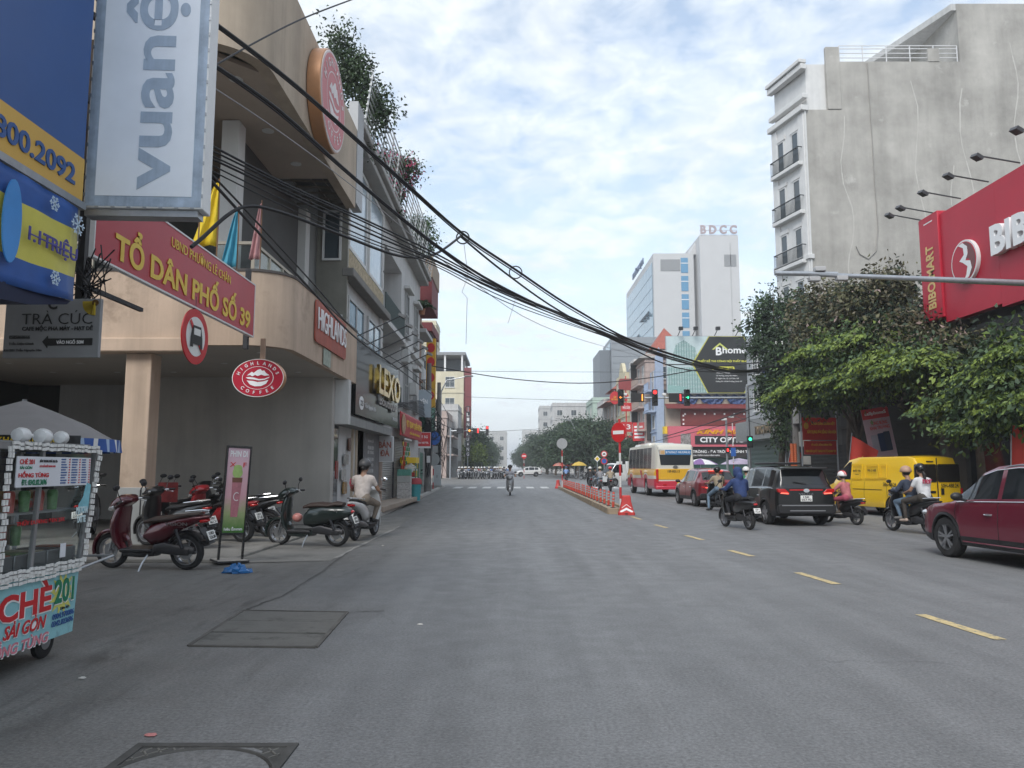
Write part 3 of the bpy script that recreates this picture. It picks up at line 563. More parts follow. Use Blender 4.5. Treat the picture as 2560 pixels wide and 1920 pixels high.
flag(594, 520, 670, -4.94, M('flag_blue', (.06, .30, .42), .7, var=.08), 'turquoise festival flag hanging by the white terrace column', .30, 4); flag(652, 505, 650, -4.96, M('flag_pink', (.60, .32, .32), .7, var=.08), 'pale pink furled festival flag at the end of the ward signboard', .22, 6)
# ================================================================ food cart, umbrella, sign stand
t = thing('food_cart', 'glass-cased dessert cart with blue lower panel reading CHÈ 201', 'food cart', (-3.62, 5.62, 0), R(90))
lb = M('cart_panel_blue', (.26, .52, .56), .5, var=.12, sca=3, dirt=((.16, .30, .34), 3, .56)); tw = M('white_trim', (.72, .71, .68), .6, var=.15, sca=20)
cg = M('cart_green', (.01, .18, .09), .5, var=0); cr_ = M('cart_red', (.52, .02, .025), .5, var=0)
MB().prism([(-1.05, .17), (.80, .17), (.845, .70), (-1.05, .70)], -.012, .012).build('front_panel', lb, t); MB().prism([(-1.05, .17), (.79, .17), (.835, .69), (-1.05, .69)], .014, .62).build('base', M('cart_steel', (.35, .36, .37), .4, .7), t)
st = MB(); cs = (.62, .50)
st.add([(cs[0] + (.24 if k % 2 else .13) * math.cos(R(k * 15)) * .75, -.015, cs[1] + (.22 if k % 2 else .13) * math.sin(R(k * 15)) * .8) for k in range(24)], [tuple(range(24))]); st.build('star_burst', M('star_yellow', (.62, .60, .15), .6), t, norm=False)
def lined(s, w_, h_, loc, m1, m2, bold=.03, roll=0, shear=0):
    text(s, w_ * 1.015, h_ * 1.04, t, (loc[0] + .006, loc[1] + .003, loc[2] - .006), m2, bold + .03, .003, shear=shear); text(s, w_, h_, t, loc, m1, bold, .004, shear=shear)
lined('CHÈ', .62, .24, (.16, -.02, .52), cr_, whitel); lined('201', .26, .19, (.64, -.022, .525), cg, whitel); lined('SÀI GÒN', .50, .12, (.17, -.02, .34), cr_, whitel, .02, shear=.3); lined('HỒNG TÙNG', .72, .12, (.10, -.02, .225), M('cart_pink', (.6, .2, .25), .5), whitel, .02, shear=.2)
text('Liên hệ:', .12, .03, t, (.66, -.02, .385), lblack, .01, .003); text('0904.970086', .29, .045, t, (.645, -.02, .335), navy, .02, .003); text('0342.023696', .29, .045, t, (.64, -.02, .28), navy, .02, .003)
text('CHÈ', .3, .2, t, (-.35, -.02, .5), cr_, .02, .003)
# glazed case
fr = MB(); z0, z1 = .72, 1.66; xr0, xr1 = .86, .96
fr.bar((xr0, 0, z0), (xr1, -.03, z1), .04); fr.bar((-1.05, 0, z0), (-1.05, -.03, z1), .04); fr.bar((.2, 0, z0), (.22, -.03, z1), .03); fr.bar((-1.05, -.03, z1), (xr1 + .02, -.03, z1), .05); fr.bar((-1.05, -.01, z0), (xr0 + .02, -.01, z0), .05)
fr.bar((xr0 - .05, .6, z0), (xr1 - .03, .6, z1), .04); fr.bar((xr1, -.03, z1), (xr1 - .03, .6, z1), .05); fr.bar((xr0, 0, z0), (xr0 - .05, .6, z0), .05); fr.bar((-1.05, .6, z1), (xr1 - .02, .6, z1), .05)
fr.build('case_frame', M('cart_frame', (.30, .30, .30), .5, .5, var=.15), t)
tr = MB(); rg = random.Random(3)
def wrap(a, b, n):
    a, b = Vector(a), Vector(b)
    for i in range(n):
        p = a.lerp(b, (i + .5) / n) + Vector((rg.uniform(-.006, .006), rg.uniform(-.012, .002), rg.uniform(-.006, .006))); d = (b - a).normalized(); q = Vector((d.z, 0, -d.x))
        for s_ in (-1, 1):
            c_ = p + q * .016 * s_; M_ = Matrix.Rotation(math.atan2(d.z, d.x) * -1 + rg.uniform(-.15, .15), 3, 'Y'); tr.box(c_, ((b - a).length / n * .82, .012, .022), 0, M_)
wrap((xr0, -.035, z0), (xr1, -.065, z1), 20); wrap((-.2, -.03, z0), (-.2, -.055, z1), 20); wrap((-.2, -.06, z1), (xr1, -.06, z1), 24); wrap((-.3, -.04, z0 + .012), (xr0, -.04, z0 + .012), 24); wrap((-.3, -.034, z0 - .04), (xr0 - .02, -.034, z0 - .04), 22)
tr.build('light_strip_trim', tw, t)
MB().quad((-1.0, -.005, z0 + .03), (xr0 - .02, -.005, z0 + .03), (xr1 - .03, -.032, z1 - .03), (-1.0, -.032, z1 - .03)).build('glass_front', clear, t); MB().quad((xr0, .02, z0 + .03), (xr0 - .05, .58, z0 + .03), (xr1 - .03, .58, z1 - .03), (xr1, .0, z1 - .03)).build('glass_side', clear, t)
MB().bx(-1.05, xr1, .02, .6, z1 + .025, z1 + .04).build('case_roof', steel, t); MB().bx(-1.05, .84, .60, .62, z0, z1).build('case_shade_panel', M('case_shade_panel', (.05, .052, .055), .3, var=.2, sca=4), t); MB().bx(-1.05, .9, .05, .58, 1.15, 1.165).build('shelf', steel, t)  # back panel is added; it stands for the shaded bay seen through
tray = M('tray_steel', (.16, .165, .17), .35, .7, var=.2)
for i in range(9):
    x = -.95 + i * .2; b = MB(); b.bx(x, x + .18, .02, .3, .73, .86); b.build('tray', tray, t, bevel=.008); b = MB(); b.bx(x + .02, x + .16, .03, .29, .861, .868); b.build('topping', M('topping%d' % (i % 4), ((.25, .06, .02), (.08, .14, .03), (.30, .26, .18), (.03, .02, .02))[i % 4], .4, var=.4, sca=30), t)
for i, (x, c) in enumerate(((.45, (.45, .05, .04)), (.55, (.6, .58, .55)), (.35, (.42, .12, .05)), (.02, (.35, .07, .04)), (-.15, (.4, .25, .05)))):
    b = MB(); b.ell((x, .25, 1.215), (.08, .09, .045), 10, 6); b.build('snack_pack', M('snack%d' % i, c, .35, var=.4, sca=18), t)
jm = [MB().lathe([(.035, 0), (.042, .13), (.038, .15), (.03, .16)], n=12).mesh('dessert_cup', M('cup%d' % i, c, .3, var=.3, sca=20)) for i, c in enumerate(((.5, .1, .08), (.55, .5, .4), (.12, .3, .1), (.35, .2, .08)))]
for i in range(16): link('dessert_cup', jm[i * 7 % 4], t, (-.6 + .09 * i, .14 + .12 * (i % 2), 1.166)); link('dessert_cup', jm[i * 5 % 4], t, (-.6 + .09 * i, .42 + .1 * (i % 2), .875))
# printed menu board on the glass

MB().bx(-.12, .84, -.058, -.05, 1.36, 1.585).build('menu_board', M('menu_white', (.66, .67, .70), .5, var=.04), t)
text('CHÈ 201', .17, .045, t, (-.01, -.062, 1.55), cr_, .02, .002); text('SÀI GÒN', .14, .025, t, (-.02, -.062, 1.505), cg, .02, .002); text('HỒNG TÙNG', .36, .05, t, (.08, -.062, 1.455), cr_, .03, .002); text('ĐT: 0342.02.3696', .30, .045, t, (.09, -.062, 1.395), cg, .03, .002); text('BÁN TRONG NHÀ 10h-23h', .22, .025, t, (.25, -.062, 1.555), lblack, .02, .002); text('CÓ CHỖ NGỒI TRONG NHÀ', .2, .022, t, (.24, -.062, 1.517), cr_, .02, .002)
ln = MB()
for c_ in range(3):
    for r_ in range(10): ln.bx(.42 + c_ * .145, .42 + c_ * .145 + rg.uniform(.05, .085), -.061, -.057, 1.562 - r_ * .0205, 1.572 - r_ * .0205, 0); ln.bx(.525 + c_ * .145, .54 + c_ * .145, -.061, -.057, 1.562 - r_ * .0205, 1.572 - r_ * .0205, 1)
ln.build('menu_lines', [navy, cr_], t)
text('THỬY DƯƠNG ĐEN 25K', .6, .04, t, (.25, -.04, 1.10), cr_, .02, .002); text('MATCHA\nLATTE', .17, .13, t, (.74, -.066, 1.12), M('sticker_pale', (.6, .75, .78), .5), .04, .003); st = MB(); st.prism([(.70, 1.12), (.84, 1.16), (.86, 1.36), (.80, 1.38), (.76, 1.26), (.70, 1.2)], -.06, -.054); st.build('drink_sticker', M('sticker_blue', (.22, .52, .6), .4, var=.2, sca=12), t)
MB().bx(.55, .62, -.02, -.014, .79, .90).build('price_card', M('menu_white', (.66, .67, .7)), t)
for i, (x, s_) in enumerate(((.10, 1.0), (.36, 1.1), (.60, .95))):
    b = MB(); b.lathe([(.005, -.09), (.055, -.075), (.07, -.03), (.065, .03), (.035, .075), (.02, .09), (.02, .13)], (0, 0, 0), 'x' if i else 'x', 14); o = b.build('light_bulb', M('bulb_white', (.66, .66, .65), .3, var=.03), t, loc=(x, .06, 1.745), rot=(0, 0, R(8 * i))); o.scale = (s_ * .85,) * 3
hd = MB(); hd.tube([(.84, .08, .63), (1.5, .05, .70)], .012, 6); hd.tube([(.84, .52, .63), (1.5, .55, .70)], .012, 6); hd.tube([(1.5, .05, .70), (1.5, .55, .70)], .012, 6); hd.build('push_handle', steel, t)
for x, y in ((.62, .12), (.62, .55), (-.85, .12), (-.85, .55)):
    w_ = MB(); w_.lathe([(.06, -.03), (.105, -.03), (.125, -.018), (.125, .018), (.105, .03), (.06, .03)], axis='y', n=24); w_ = w_.build('wheel', rubber, t, loc=(x, y, .125)); h_ = MB(); h_.lathe([(.02, -.036), (.06, -.03), (.06, .03), (.02, .036)], axis='y', n=16); h_.build('hub', alu, w_)
ax = MB(); ax.bar((.62, .12, .125), (.62, .55, .125), .025); ax.bar((-.85, .12, .125), (-.85, .55, .125), .025); ax.bx(.3, .72, .13, .54, .13, .168); ax.build('axle', black, t)
# umbrella behind the cart
t = thing('cart_umbrella', 'low grey umbrella with blue striped valance behind the dessert cart', 'umbrella', (-5.15, 8.0, 0), 0)
MB().tube([(0, 0, 0), (0, 0, 2.22)], .022, 8).build('pole', steel, t); n = 8; ug = M('umbrella_grey', (.27, .255, .25), .8, var=.1, sca=2); mb = MB(); rings = []
for k, (r_, z) in enumerate(((.03, 2.2), (.3, 2.10), (.62, 1.97), (.92, 1.80))): rings.append([(r_ * math.cos(2 * math.pi * i / 24) * (1 if i % 3 == 0 else .985), r_ * math.sin(2 * math.pi * i / 24) * (1 if i % 3 == 0 else .985), z - (0 if i % 3 == 0 else .012 * k)) for i in range(24)])
mb.loft(rings, caps=False); mb.build('canopy', ug, t, norm=False)
for i in range(n): mb = MB(); a = 2 * math.pi * i / n; mb.tube([(0, 0, 2.16), (.91 * math.cos(a), .91 * math.sin(a), 1.785)], .008, 5); mb.build('rib', steel, t)
mb = MB(); v = []; m_ = 96
for i in range(m_): a = 2 * math.pi * i / m_; v += [(.92 * math.cos(a), .92 * math.sin(a), 1.80), ((.93 + .02 * math.sin(i)) * math.cos(a), (.93 + .02 * math.sin(i)) * math.sin(a), 1.665)]
mb.V = v; mb.F = [(2 * i, 2 * i + 1, (2 * i + 3) % (2 * m_), (2 * i + 2) % (2 * m_)) for i in range(m_)]; mb.I = [(0, 0, 1, 0, 0, 2)[i % 6] for i in range(m_)]; mb.build('valance', [M('valance_blue', (.04, .10, .33), .8), white, M('valance_pale', (.35, .45, .6), .8)], t, norm=False)
s = thing('umbrella_banner', 'black strip banner with yellow print under the umbrella edge', 'banner', (-4.42, 6.98, 1.74), R(14))
cloth(-.42, .42, -.06, .06, M('strip_black', (.02, .02, .022), .6), 'cloth', s, .01); text('KHAI TRƯƠNG', .5, .06, s, (0, -.045, .02), yell, .02, .003); text('0 - 00 - 80', .4, .03, s, (.05, -.045, -.035), whitel, .01, .003)
# upright lit menu stand
t = thing('sign_stand', 'upright black framed drink poster stand on a flat base by the red scooter', 'sign stand', G(575, 1404, .03), R(33)); t.rotation_euler = (R(1.5), R(2), R(38)); t.scale = (.8, .9, .97)
MB().bx(-.29, .29, -.17, .23, .005, .035).build('base', M('base_grey', (.34, .32, .29), .6, var=.1), t, bevel=.004); MB().bx(-.31, .31, -.19, .25, .0, .028).build('base_edge', black, t); f = MB()
f.bx(-.25, -.215, -.03, .03, .03, 1.88); f.bx(.215, .25, -.03, .03, .03, 1.88); f.bx(-.215, .215, -.03, .03, 1.845, 1.88); f.bx(-.215, .215, -.03, .03, .43, .465); f.build('frame', blackm, t, bevel=.004)
def gradmat(name, stops, z0, z1):
    m = bpy.data.materials.new(name); m.use_nodes = True; tt = m.node_tree; b = tt.nodes['Principled BSDF']; b.inputs['Roughness'].default_value = .25
    co = tt.nodes.new('ShaderNodeTexCoord'); sx_ = tt.nodes.new('ShaderNodeSeparateXYZ'); tt.links.new(co.outputs['Object'], sx_.inputs[0]); mr = tt.nodes.new('ShaderNodeMapRange'); mr.inputs[1].default_value = z0; mr.inputs[2].default_value = z1; nz = tt.nodes.new('ShaderNodeTexNoise'); nz.inputs['Scale'].default_value = 14; nz.inputs['Detail'].default_value = 4
    ad = tt.nodes.new('ShaderNodeMath'); ad.operation = 'MULTIPLY_ADD'; ad.inputs[1].default_value = .16; tt.links.new(co.outputs['Object'], nz.inputs['Vector']); tt.links.new(nz.outputs[0], ad.inputs[0]); tt.links.new(sx_.outputs[2], ad.inputs[2]); tt.links.new(ad.outputs[0], mr.inputs[0]); cr = tt.nodes.new('ShaderNodeValToRGB'); tt.links.new(mr.outputs[0], cr.inputs[0]); tt.links.new(cr.outputs[0], b.inputs['Base Color'])
    e = cr.color_ramp.elements
    for i, (p, c) in enumerate(stops):
        x = e[i] if i < 2 else e.new(p); x.position = p; x.color = (*c, 1)
    return m
MB().bx(-.215, .215, -.012, .012, .465, 1.845).build('poster', gradmat('poster_print', [(0., (.02, .07, .02)), (.12, (.06, .18, .03)), (.3, (.30, .36, .16)), (.5, (.62, .34, .38)), (1., (.66, .45, .52))], .4, 1.9), t)
cup = MB(); cup.prism([(-.075, .72), (.06, .72), (.10, 1.28), (-.09, 1.28)], -.018, -.012, mi=0); cup.prism([(-.09, 1.28), (.10, 1.28), (.105, 1.36), (-.095, 1.36)], -.019, -.012, mi=1); cup.prism(ellp(.0, 1.44, .10, .09, 18), -.0185, -.012, mi=2); cup.prism(ellp(.0, 1.52, .085, .05, 18), -.019, -.012, mi=2)
cup.build('cup_print', [M('cup_pink', (.45, .16, .19), .3, var=.2, sca=12), M('cup_brown', (.16, .06, .03), .4), M('cup_green', (.36, .52, .16), .4, var=.15, sca=10)], t)
text('PHIN DI', .34, .1, t, (0, -.016, 1.75), whitel, .03, .002); text('X   F', .33, .08, t, (0, -.016, 1.57), redl, .01, .002); text('hiêu Êmmm', .36, .06, t, (0, -.016, .53), whitel, .02, .002); text('C', .10, .14, t, (.0, -.021, 1.05), whitel, -.02, .002)
# ================================================================ building kit
wg = M('window_glass', (.06, .075, .085), .08, var=0, spec=.7); wgb = M('window_glass_blue', (.10, .19, .26), .08, var=0, spec=.7); wfr = M('window_frame_white', (.6, .6, .585), .5, var=.05); wfd = M('window_frame_dark', (.05, .045, .04), .5, var=.1)
_wc = {}
def window(par, loc, rz, w_, h_, frame=wfr, glass=wg, cols=2, rows=1, sill=False, ft=.06, name='window'):
    k = (w_, h_, frame.name, cols, rows, ft)
    if k not in _wc:
        f = MB(); f.bx(-w_ / 2, w_ / 2, -.06, .03, h_ - ft, h_); f.bx(-w_ / 2, w_ / 2, -.06, .03, 0, ft); f.bx(-w_ / 2, -w_ / 2 + ft, -.06, .03, ft, h_ - ft); f.bx(w_ / 2 - ft, w_ / 2, -.06, .03, ft, h_ - ft)
        for i in range(1, cols): x = -w_ / 2 + w_ * i / cols; f.bx(x - ft * .4, x + ft * .4, -.05, .03, ft, h_ - ft)
        for j in range(1, rows): z = h_ * j / rows; f.bx(-w_ / 2 + ft, w_ / 2 - ft, -.045, .03, z - ft * .35, z + ft * .35)
        _wc[k] = (f.mesh('window', frame), MB().bx(-w_ / 2 + ft * .8, w_ / 2 - ft * .8, -.02, -.01, ft * .8, h_ - ft * .8).mesh('pane', glass))
    a, b = _wc[k]; o = link(name, a, par, loc, (0, 0, rz)); p = link('pane', b, o)
    if p.data.materials[0] != glass: p.material_slots[0].link = 'OBJECT'; p.material_slots[0].material = glass
    if sill: MB().bx(-w_ / 2 - .08, w_ / 2 + .08, -.14, .0, -.1, -.004).build('sill', frame, o)
    return o
def rebase(t, loc):
    loc = Vector(loc); t.location = loc
    for k in KIDS.get(t, []): k.location -= loc
    return t
def side(bounds, s):
    x0, x1, y0, y1 = bounds
    return {'E': (R(90), lambda u, z, o=0: (x1 + o, y0 + u, z), y1 - y0), 'W': (R(-90), lambda u, z, o=0: (x0 - o, y1 - u, z), y1 - y0), 'S': (0, lambda u, z, o=0: (x0 + u, y0 - o, z), x1 - x0)}[s]
def railing(par, bounds_pts, z0, h=.95, mat=None, gap=.13, name='balcony_rail', r=.012):
    f = MB()
    for a, b in zip(bounds_pts[:-1], bounds_pts[1:]):
        a, b = Vector((*a, z0)), Vector((*b, z0)); n = max(1, int((b - a).length / gap)); up = Vector((0, 0, h))
        f.bar(a + up, b + up, .05, .04); f.bar(a + up * .08, b + up * .08, .03)
        for i in range(n + 1): p = a.lerp(b, i / n); f.bx(p.x - r, p.x + r, p.y - r, p.y + r, p.z + h * .08, p.z + h)
    return f.build(name, mat or wfd, par)
def house(name, label, x0, x1, y0, y1, h, wall, sides='E', floors=3, base=3.4, nwin=2, ww=1.1, wh=1.6, frame=wfr, glass=wg, balcony=(), bandm=None, parapet=.9, shop=True, cols=2, rows=2, shopm=None, sill=True, cornice=True, railm=None, group=None):
    t = thing(name, label, 'building', group=group); b_ = (x0, x1, y0, y1); bm = bandm or wall
    MB().bx(x0, x1, y0, y1, 0, h).build('wall', wall, t)
    fl = (h - base) / max(1, floors)
    for s in sides:
        rz, f, ln = side(b_, s)
        for k in range(floors):
            z = base + k * fl; q = MB(); p0, p1 = Vector(f(0, z, .06)), Vector(f(ln, z, .06)); q.bar(p0, p1, .12, .14); q.build('floor_band', bm, t)
            if (s, k) in balcony:
                d = .95; a, b, c, e = [f(u, z, o_)[:2] for u, o_ in ((.15, .0), (.15, d), (ln - .15, d), (ln - .15, 0))]
                q = MB(); q.prism([a, b, c, e], z - .16, z + .06, 'xy'); q.build('balcony_slab', bm, t); a, b, c, e = [f(u, z, o_)[:2] for u, o_ in ((.2, .05), (.2, d - .06), (ln - .2, d - .06), (ln - .2, .05))]; railing(t, [a, b, c, e], z + .06, mat=railm)
            for i in range(nwin):
                u = ln * (i + .5) / nwin; ht = wh + (.75 if (s, k) in balcony else 0); window(t, f(u, z + (fl - wh) / 2 - (.7 if (s, k) in balcony else .0) * (fl - wh) / 2, .0), rz, min(ww, ln / nwin * .85), ht, frame, glass, cols, rows, sill and (s, k) not in balcony)
        if shop and s != 'S':
            o = MB(); p0, p1 = f(.25, .12, .02), f(ln - .25, .12, .02); a = Vector(p0); b = Vector(p1); n = 26; rm = shopm or M('roller_shutter', (.26, .25, .24), .5, .4, var=.1)
            v = [];
            for j in range(n + 1): z = .12 + (base - .9) * j / n; w_ = .02 * (j % 2); pa, pb = f(.25, z, .02 + w_), f(ln - .25, z, .02 + w_); v += [pa, pb]
            o.add(v, [(2 * j, 2 * j + 1, 2 * j + 3, 2 * j + 2) for j in range(n)]); o.build('shutter', rm, t, norm=False, sharp=10)
    if parapet:
        q = MB(); q.bx(x0 - .12, x1 + .12, y0 - .12, y1 + .12, h - .12, h + .1) if cornice else None
        if cornice: q.build('cornice', bm, t, bevel=.02)
        q = MB(); e = .15
        q.bx(x0, x1, y0, y0 + e, h + .1, h + parapet); q.bx(x0, x1, y1 - e, y1, h + .1, h + parapet); q.bx(x0, x0 + e, y0 + e, y1 - e, h + .1, h + parapet); q.bx(x1 - e, x1, y0 + e, y1 - e, h + .1, h + parapet); q.build('parapet', bm, t)
    return rebase(t, (x1 if 'E' in sides else x0, (y0 + y1) / 2, 0))
# ---------------------------------------------------------------- white townhouse with tall glazing beside the cafe
whitew = M('white_render', (.56, .555, .545), .8, var=.08, sca=.8, streak=.2); olive = M('olive_concrete', (.24, .23, .195), .9, var=.16, sca=1, streak=.2)
cstone = M('split_stone', (.47, .39, .26), .85, var=.35, sca=9, bump=.8, bsc=30)
T = thing('glazed_townhouse', 'white townhouse with tall curtained glazing and stone strip beside the cafe', 'building')
MB().bx(-13, -4.95, 21.75, 28.3, 0, 11.3).build('wall', whitew, T); MB().bx(-5.7, -4.8, 21.62, 21.74, 2.7, 11.3).build('end_wall', olive, T); MB().bx(-13, -6.3, 28.3, 33.4, 0, 11.3).build('wall', whitew, T); MB().bx(-13, -4.95, 33.4, 40.2, 0, 11.3).build('wall', whitew, T); MB().bx(-6.3, -4.95, 28.3, 33.4, 10.2, 11.3).build('wall', whitew, T); MB().bx(-6.3, -4.95, 28.3, 33.4, 2.8, 3.2).build('wall', whitew, T)
for (z, d) in ((11.25, .45), (11.5, .6)): MB().bx(-5, -4.95 + d, 21.5, 40.2, z, z + .22).build('cornice', M('grey_cornice', (.36, .355, .34), .8, var=.1), T, bevel=.03)
MB().bx(-4.95, -4.6, 21.6, 28.4, 7.05, 7.3).build('ledge', M('grey_ledge', (.2, .19, .175), .8, var=.1), T, bevel=.03); MB().bx(-4.95, -4.86, 22.1, 28.2, 7.3, 8.0).build('stone_strip', cstone, T)
curt = bpy.data.materials.new('curtained_glass'); curt.use_nodes = True; _t = curt.node_tree; _b = _t.nodes['Principled BSDF']; _w = _t.nodes.new('ShaderNodeTexWave'); _w.bands_direction = 'Y'; _w.inputs['Scale'].default_value = 2.2; _w.inputs['Distortion'].default_value = 1.5; _w.inputs['Detail'].default_value = 3
_tc = _t.nodes.new('ShaderNodeTexCoord'); _r = _t.nodes.new('ShaderNodeValToRGB'); _r.color_ramp.elements[0].color = (.30, .37, .42, 1); _r.color_ramp.elements[1].color = (.52, .58, .62, 1); _t.links.new(_tc.outputs['Object'], _w.inputs[0]); _t.links.new(_w.outputs[0], _r.inputs[0]); _t.links.new(_r.outputs[0], _b.inputs['Base Color']); _b.inputs['Roughness'].default_value = .12
for y, w_ in ((23.55, 2.7), (26.7, 2.7)): window(T, (-4.93, y, 8.05), R(90), w_, 3.05, wfr, curt, 1, 1, ft=.12); window(T, (-4.93, y, 5.1), R(90), w_ - .25, 1.55, M('grey_frame', (.42, .42, .41), .5), wgb, 2, 1, ft=.1)
for y in (21.95, 28.1):
    for z in np.arange(5.2, 11, .75): MB().bx(-4.95, -4.87, y - .2, y + .2, z, z + .68).build('quoin', offw, T, bevel=.012)
# side window and its surrounds on the olive end wall
window(T, (-5.25, 21.6, 7.5), 0, .55, 1.5, wfr, wg, 1, 1); window(T, (-5.2, 21.6, 4.9), 0, .6, 1.0, wfr, wg, 1, 1)
# recessed balcony bay
MB().bx(-6.3, -4.75, 28.3, 33.45, 7.0, 7.2).build('balcony_slab', offw, T); gr = M('dark_green_rail', (.03, .055, .05), .5, .2)
railing(T, [(-4.8, 28.35), (-4.8, 33.4)], 7.2, .95, gr, .09, r=.018); MB().bx(-6.3, -4.85, 28.3, 33.45, 3.9, 4.1).build('balcony_slab', offw, T); railing(T, [(-4.9, 28.35), (-4.9, 33.4)], 4.1, .9, gr, .1, r=.018)
window(T, (-6.27, 30.8, 7.25), R(90), 1.0, 2.4, M('tan_frame', (.36, .29, .22), .6), wg, 1, 2); window(T, (-6.27, 30.8, 4.2), R(90), .9, 2.2, M('tan_frame', (.36, .29, .22)), wg, 1, 2); MB().lathe([(.28, 0), (.24, -.1), (.05, -.12)], (-5.6, 30.8, 10.19), 'z', 20).build('ceiling_lamp', M('lamp_bowl', (.5, .48, .44), .4), T)
for y in (35.0, 38.3):
    for z in (4.3, 7.6): window(T, (-4.93, y, z), R(90), 1.15, 2.0, M('grey_wood_frame', (.34, .34, .33), .6), wg, 2, 2, True, ft=.09); MB().bx(-4.95, -4.66, y - .8, y + .8, z + 2.1, z + 2.25).build('hood_mould', offw, T, bevel=.02)
MB().bx(-4.95, -4.72, 33.5, 40.2, 6.9, 7.1).build('string_course', offw, T, bevel=.02)
# roof railing of slanting white bars
rr = MB(); rm = M('pale_steel', (.44, .45, .45), .45, .3)
for z in np.linspace(.15, 1.6, 8): rr.bar((-4.40 + .12 * z, 21.6, 11.72 + z), (-4.40 + .12 * z, 40.1, 11.72 + z), .035)
for y in np.linspace(21.7, 40, 14): rr.bar((-4.40, y, 11.7), (-4.18, y, 13.35), .04)
rr.build('roof_railing', rm, T)
rebase(T, (-4.95, 31, 0))
# shop fronts under it
T = thing('boutique_shop', 'dark glass boutique shopfront with cream jambs under the black signboard', 'shopfront')
MB().bx(-5.0, -4.94, 20.5, 21.0, .1, 2.68).build('stone_pillar', M('grey_marble', (.36, .38, .36), .35, var=.25, sca=3), T, bevel=.01); MB().bx(-5.02, -4.96, 21.05, 23.4, .12, 2.68).build('shop_glass', M('mirror_glass', (.03, .035, .038), .03, .0, var=0, spec=1.0, coat=1.), T)
for y in (23.45, 24.05): MB().bx(-5.02, -4.9, y, y + .16, .1, 2.7).build('door_jamb', M('cream_jamb', (.44, .36, .27)), T)
MB().bx(-5.0, -4.95, 24.25, 25.4, .1, 2.7).build('dark_door', blackm, T); MB().bx(-5.0, -4.93, 25.45, 28.3, .1, 2.75).build('poster_wall', M('poster_grey', (.16, .16, .165), .6, var=.2, sca=3), T); MB().bx(-5.4, -4.5, 20.55, 28.3, 2.70, 2.95).build('bulkhead', M('bulkhead_grey', (.28, .28, .27), .8, streak=.2), T)
for i, z in enumerate((2.45, 2.2, 2.05, 1.8, 1.62, 1.4, 1.2)): text(('KHOAN CẮT', '096.869.1029', 'BÊ TÔNG', '036.016.900', 'HÚT BỂ PHỐT', '034.016.900', 'THÔNG TẮC')[i], 1.1, .13, T, (-4.925, 26.6, z), M('poster_letter', (.5, .5, .49), .7, var=0), .02, .003, R(90))
for i, (y, z, w_, h_, c) in enumerate(((21.3, 1.2, .3, .5, (.3, .02, .02)), (22.2, 1.15, .6, .32, (.5, .5, .48)), (22.4, .75, .5, .35, (.35, .2, .05)), (22.5, 1.6, .6, .3, (.4, .4, .38)), (22.9, 2.0, .3, .4, (.12, .05, .03)))):
    MB().prism(rect(-w_ / 2, w_ / 2, 0, h_, .08), -.06, -.03).build('display_item', M('display%d' % i, c, .25, .3, var=.3, sca=9), T, loc=(-4.93, y, z), rot=(0, 0, R(90)))
rebase(T, (-4.95, 24.5, .11))
s = thing('boutique_sign', 'glossy black signboard with raised gold letters reading LEXO Boutique', 'sign', (-4.45, 25.5, 3.03), R(90)); gloss = M('gloss_black', (.012, .013, .014), .12, 0, var=.1, sca=1.5, spec=.25)
for i in range(4): MB().bx(-3.95 + 2 * i + .005, -1.95 + 2 * i, 0, .12, 0, 2.25).build('panel', gloss, s)
gold = M('gold_metal', (.72, .50, .13), .18, 1, var=.05); text('LEXO', 4.6, .95, s, (1.2, -.12, 1.35), gold, .02, .1); text('Boutique', 3.6, .42, s, (1.4, -.04, .68), M('dull_chrome', (.35, .35, .35), .3, .9, var=0), .01, .06); text('225', .4, .16, s, (-3.1, -.012, .38), lblack, .02, .003); MB().prism(ellp(-3.1, .38, .33, .2, 24), -.008, .0).build('number_disc', whitel, s); text('Trần Nguyên Hãn', 1.9, .2, s, (-1.7, -.01, .36), whitel, .01, .003); text('098.565.71', 1.0, .12, s, (3.3, -.01, .3), whitel, .01, .003)
for x in np.linspace(-3.9, 3.6, 6): MB().bar((x, .1, 2.2), (x + .6, -1.15, 2.95), .035).build('lamp_arm', black, s)
lm = MB().bx(-.17, .17, -.1, .1, -.06, .02).mesh('flood_lamp', M('lamp_grey', (.25, .25, .25), .5))
for x in np.linspace(-3.9, 3.6, 6): link('flood_lamp', lm, s, (x + .62, -1.2, 2.97), (R(25), 0, 0))
T = thing('shutter_shop', 'narrow shop with grey roller shutter and pinkish frame beyond the boutique', 'shopfront'); sh = MB(); n = 34; v = []
for j in range(n * 2 + 1): z = .3 + 2.4 * j / (n * 2); v += [(-4.88 - .025 * (j % 2), 28.6, z), (-4.88 - .025 * (j % 2), 34.2, z)]
sh.add(v, [(2 * j, 2 * j + 1, 2 * j + 3, 2 * j + 2) for j in range(n * 2)]); sh.build('shutter', M('shutter_steel', (.30, .29, .275), .45, .5, var=.12, sca=3), T, norm=False, sharp=10); pk = M('pink_jamb', (.38, .29, .24), .7, var=.1)
for y in (28.35, 31.3, 34.2): MB().bx(-5.0, -4.84, y, y + (.22 if y != 31.3 else .08), .12, 2.75).build('jamb', pk if y != 31.3 else black, T)
MB().bx(-4.95, -4.05, 24.2, 34.5, .11, .28).build('step', M('step_tile', (.36, .29, .23), .7, var=.12, sca=2), T, bevel=.015); rebase(T, (-4.9, 31.4, .1))
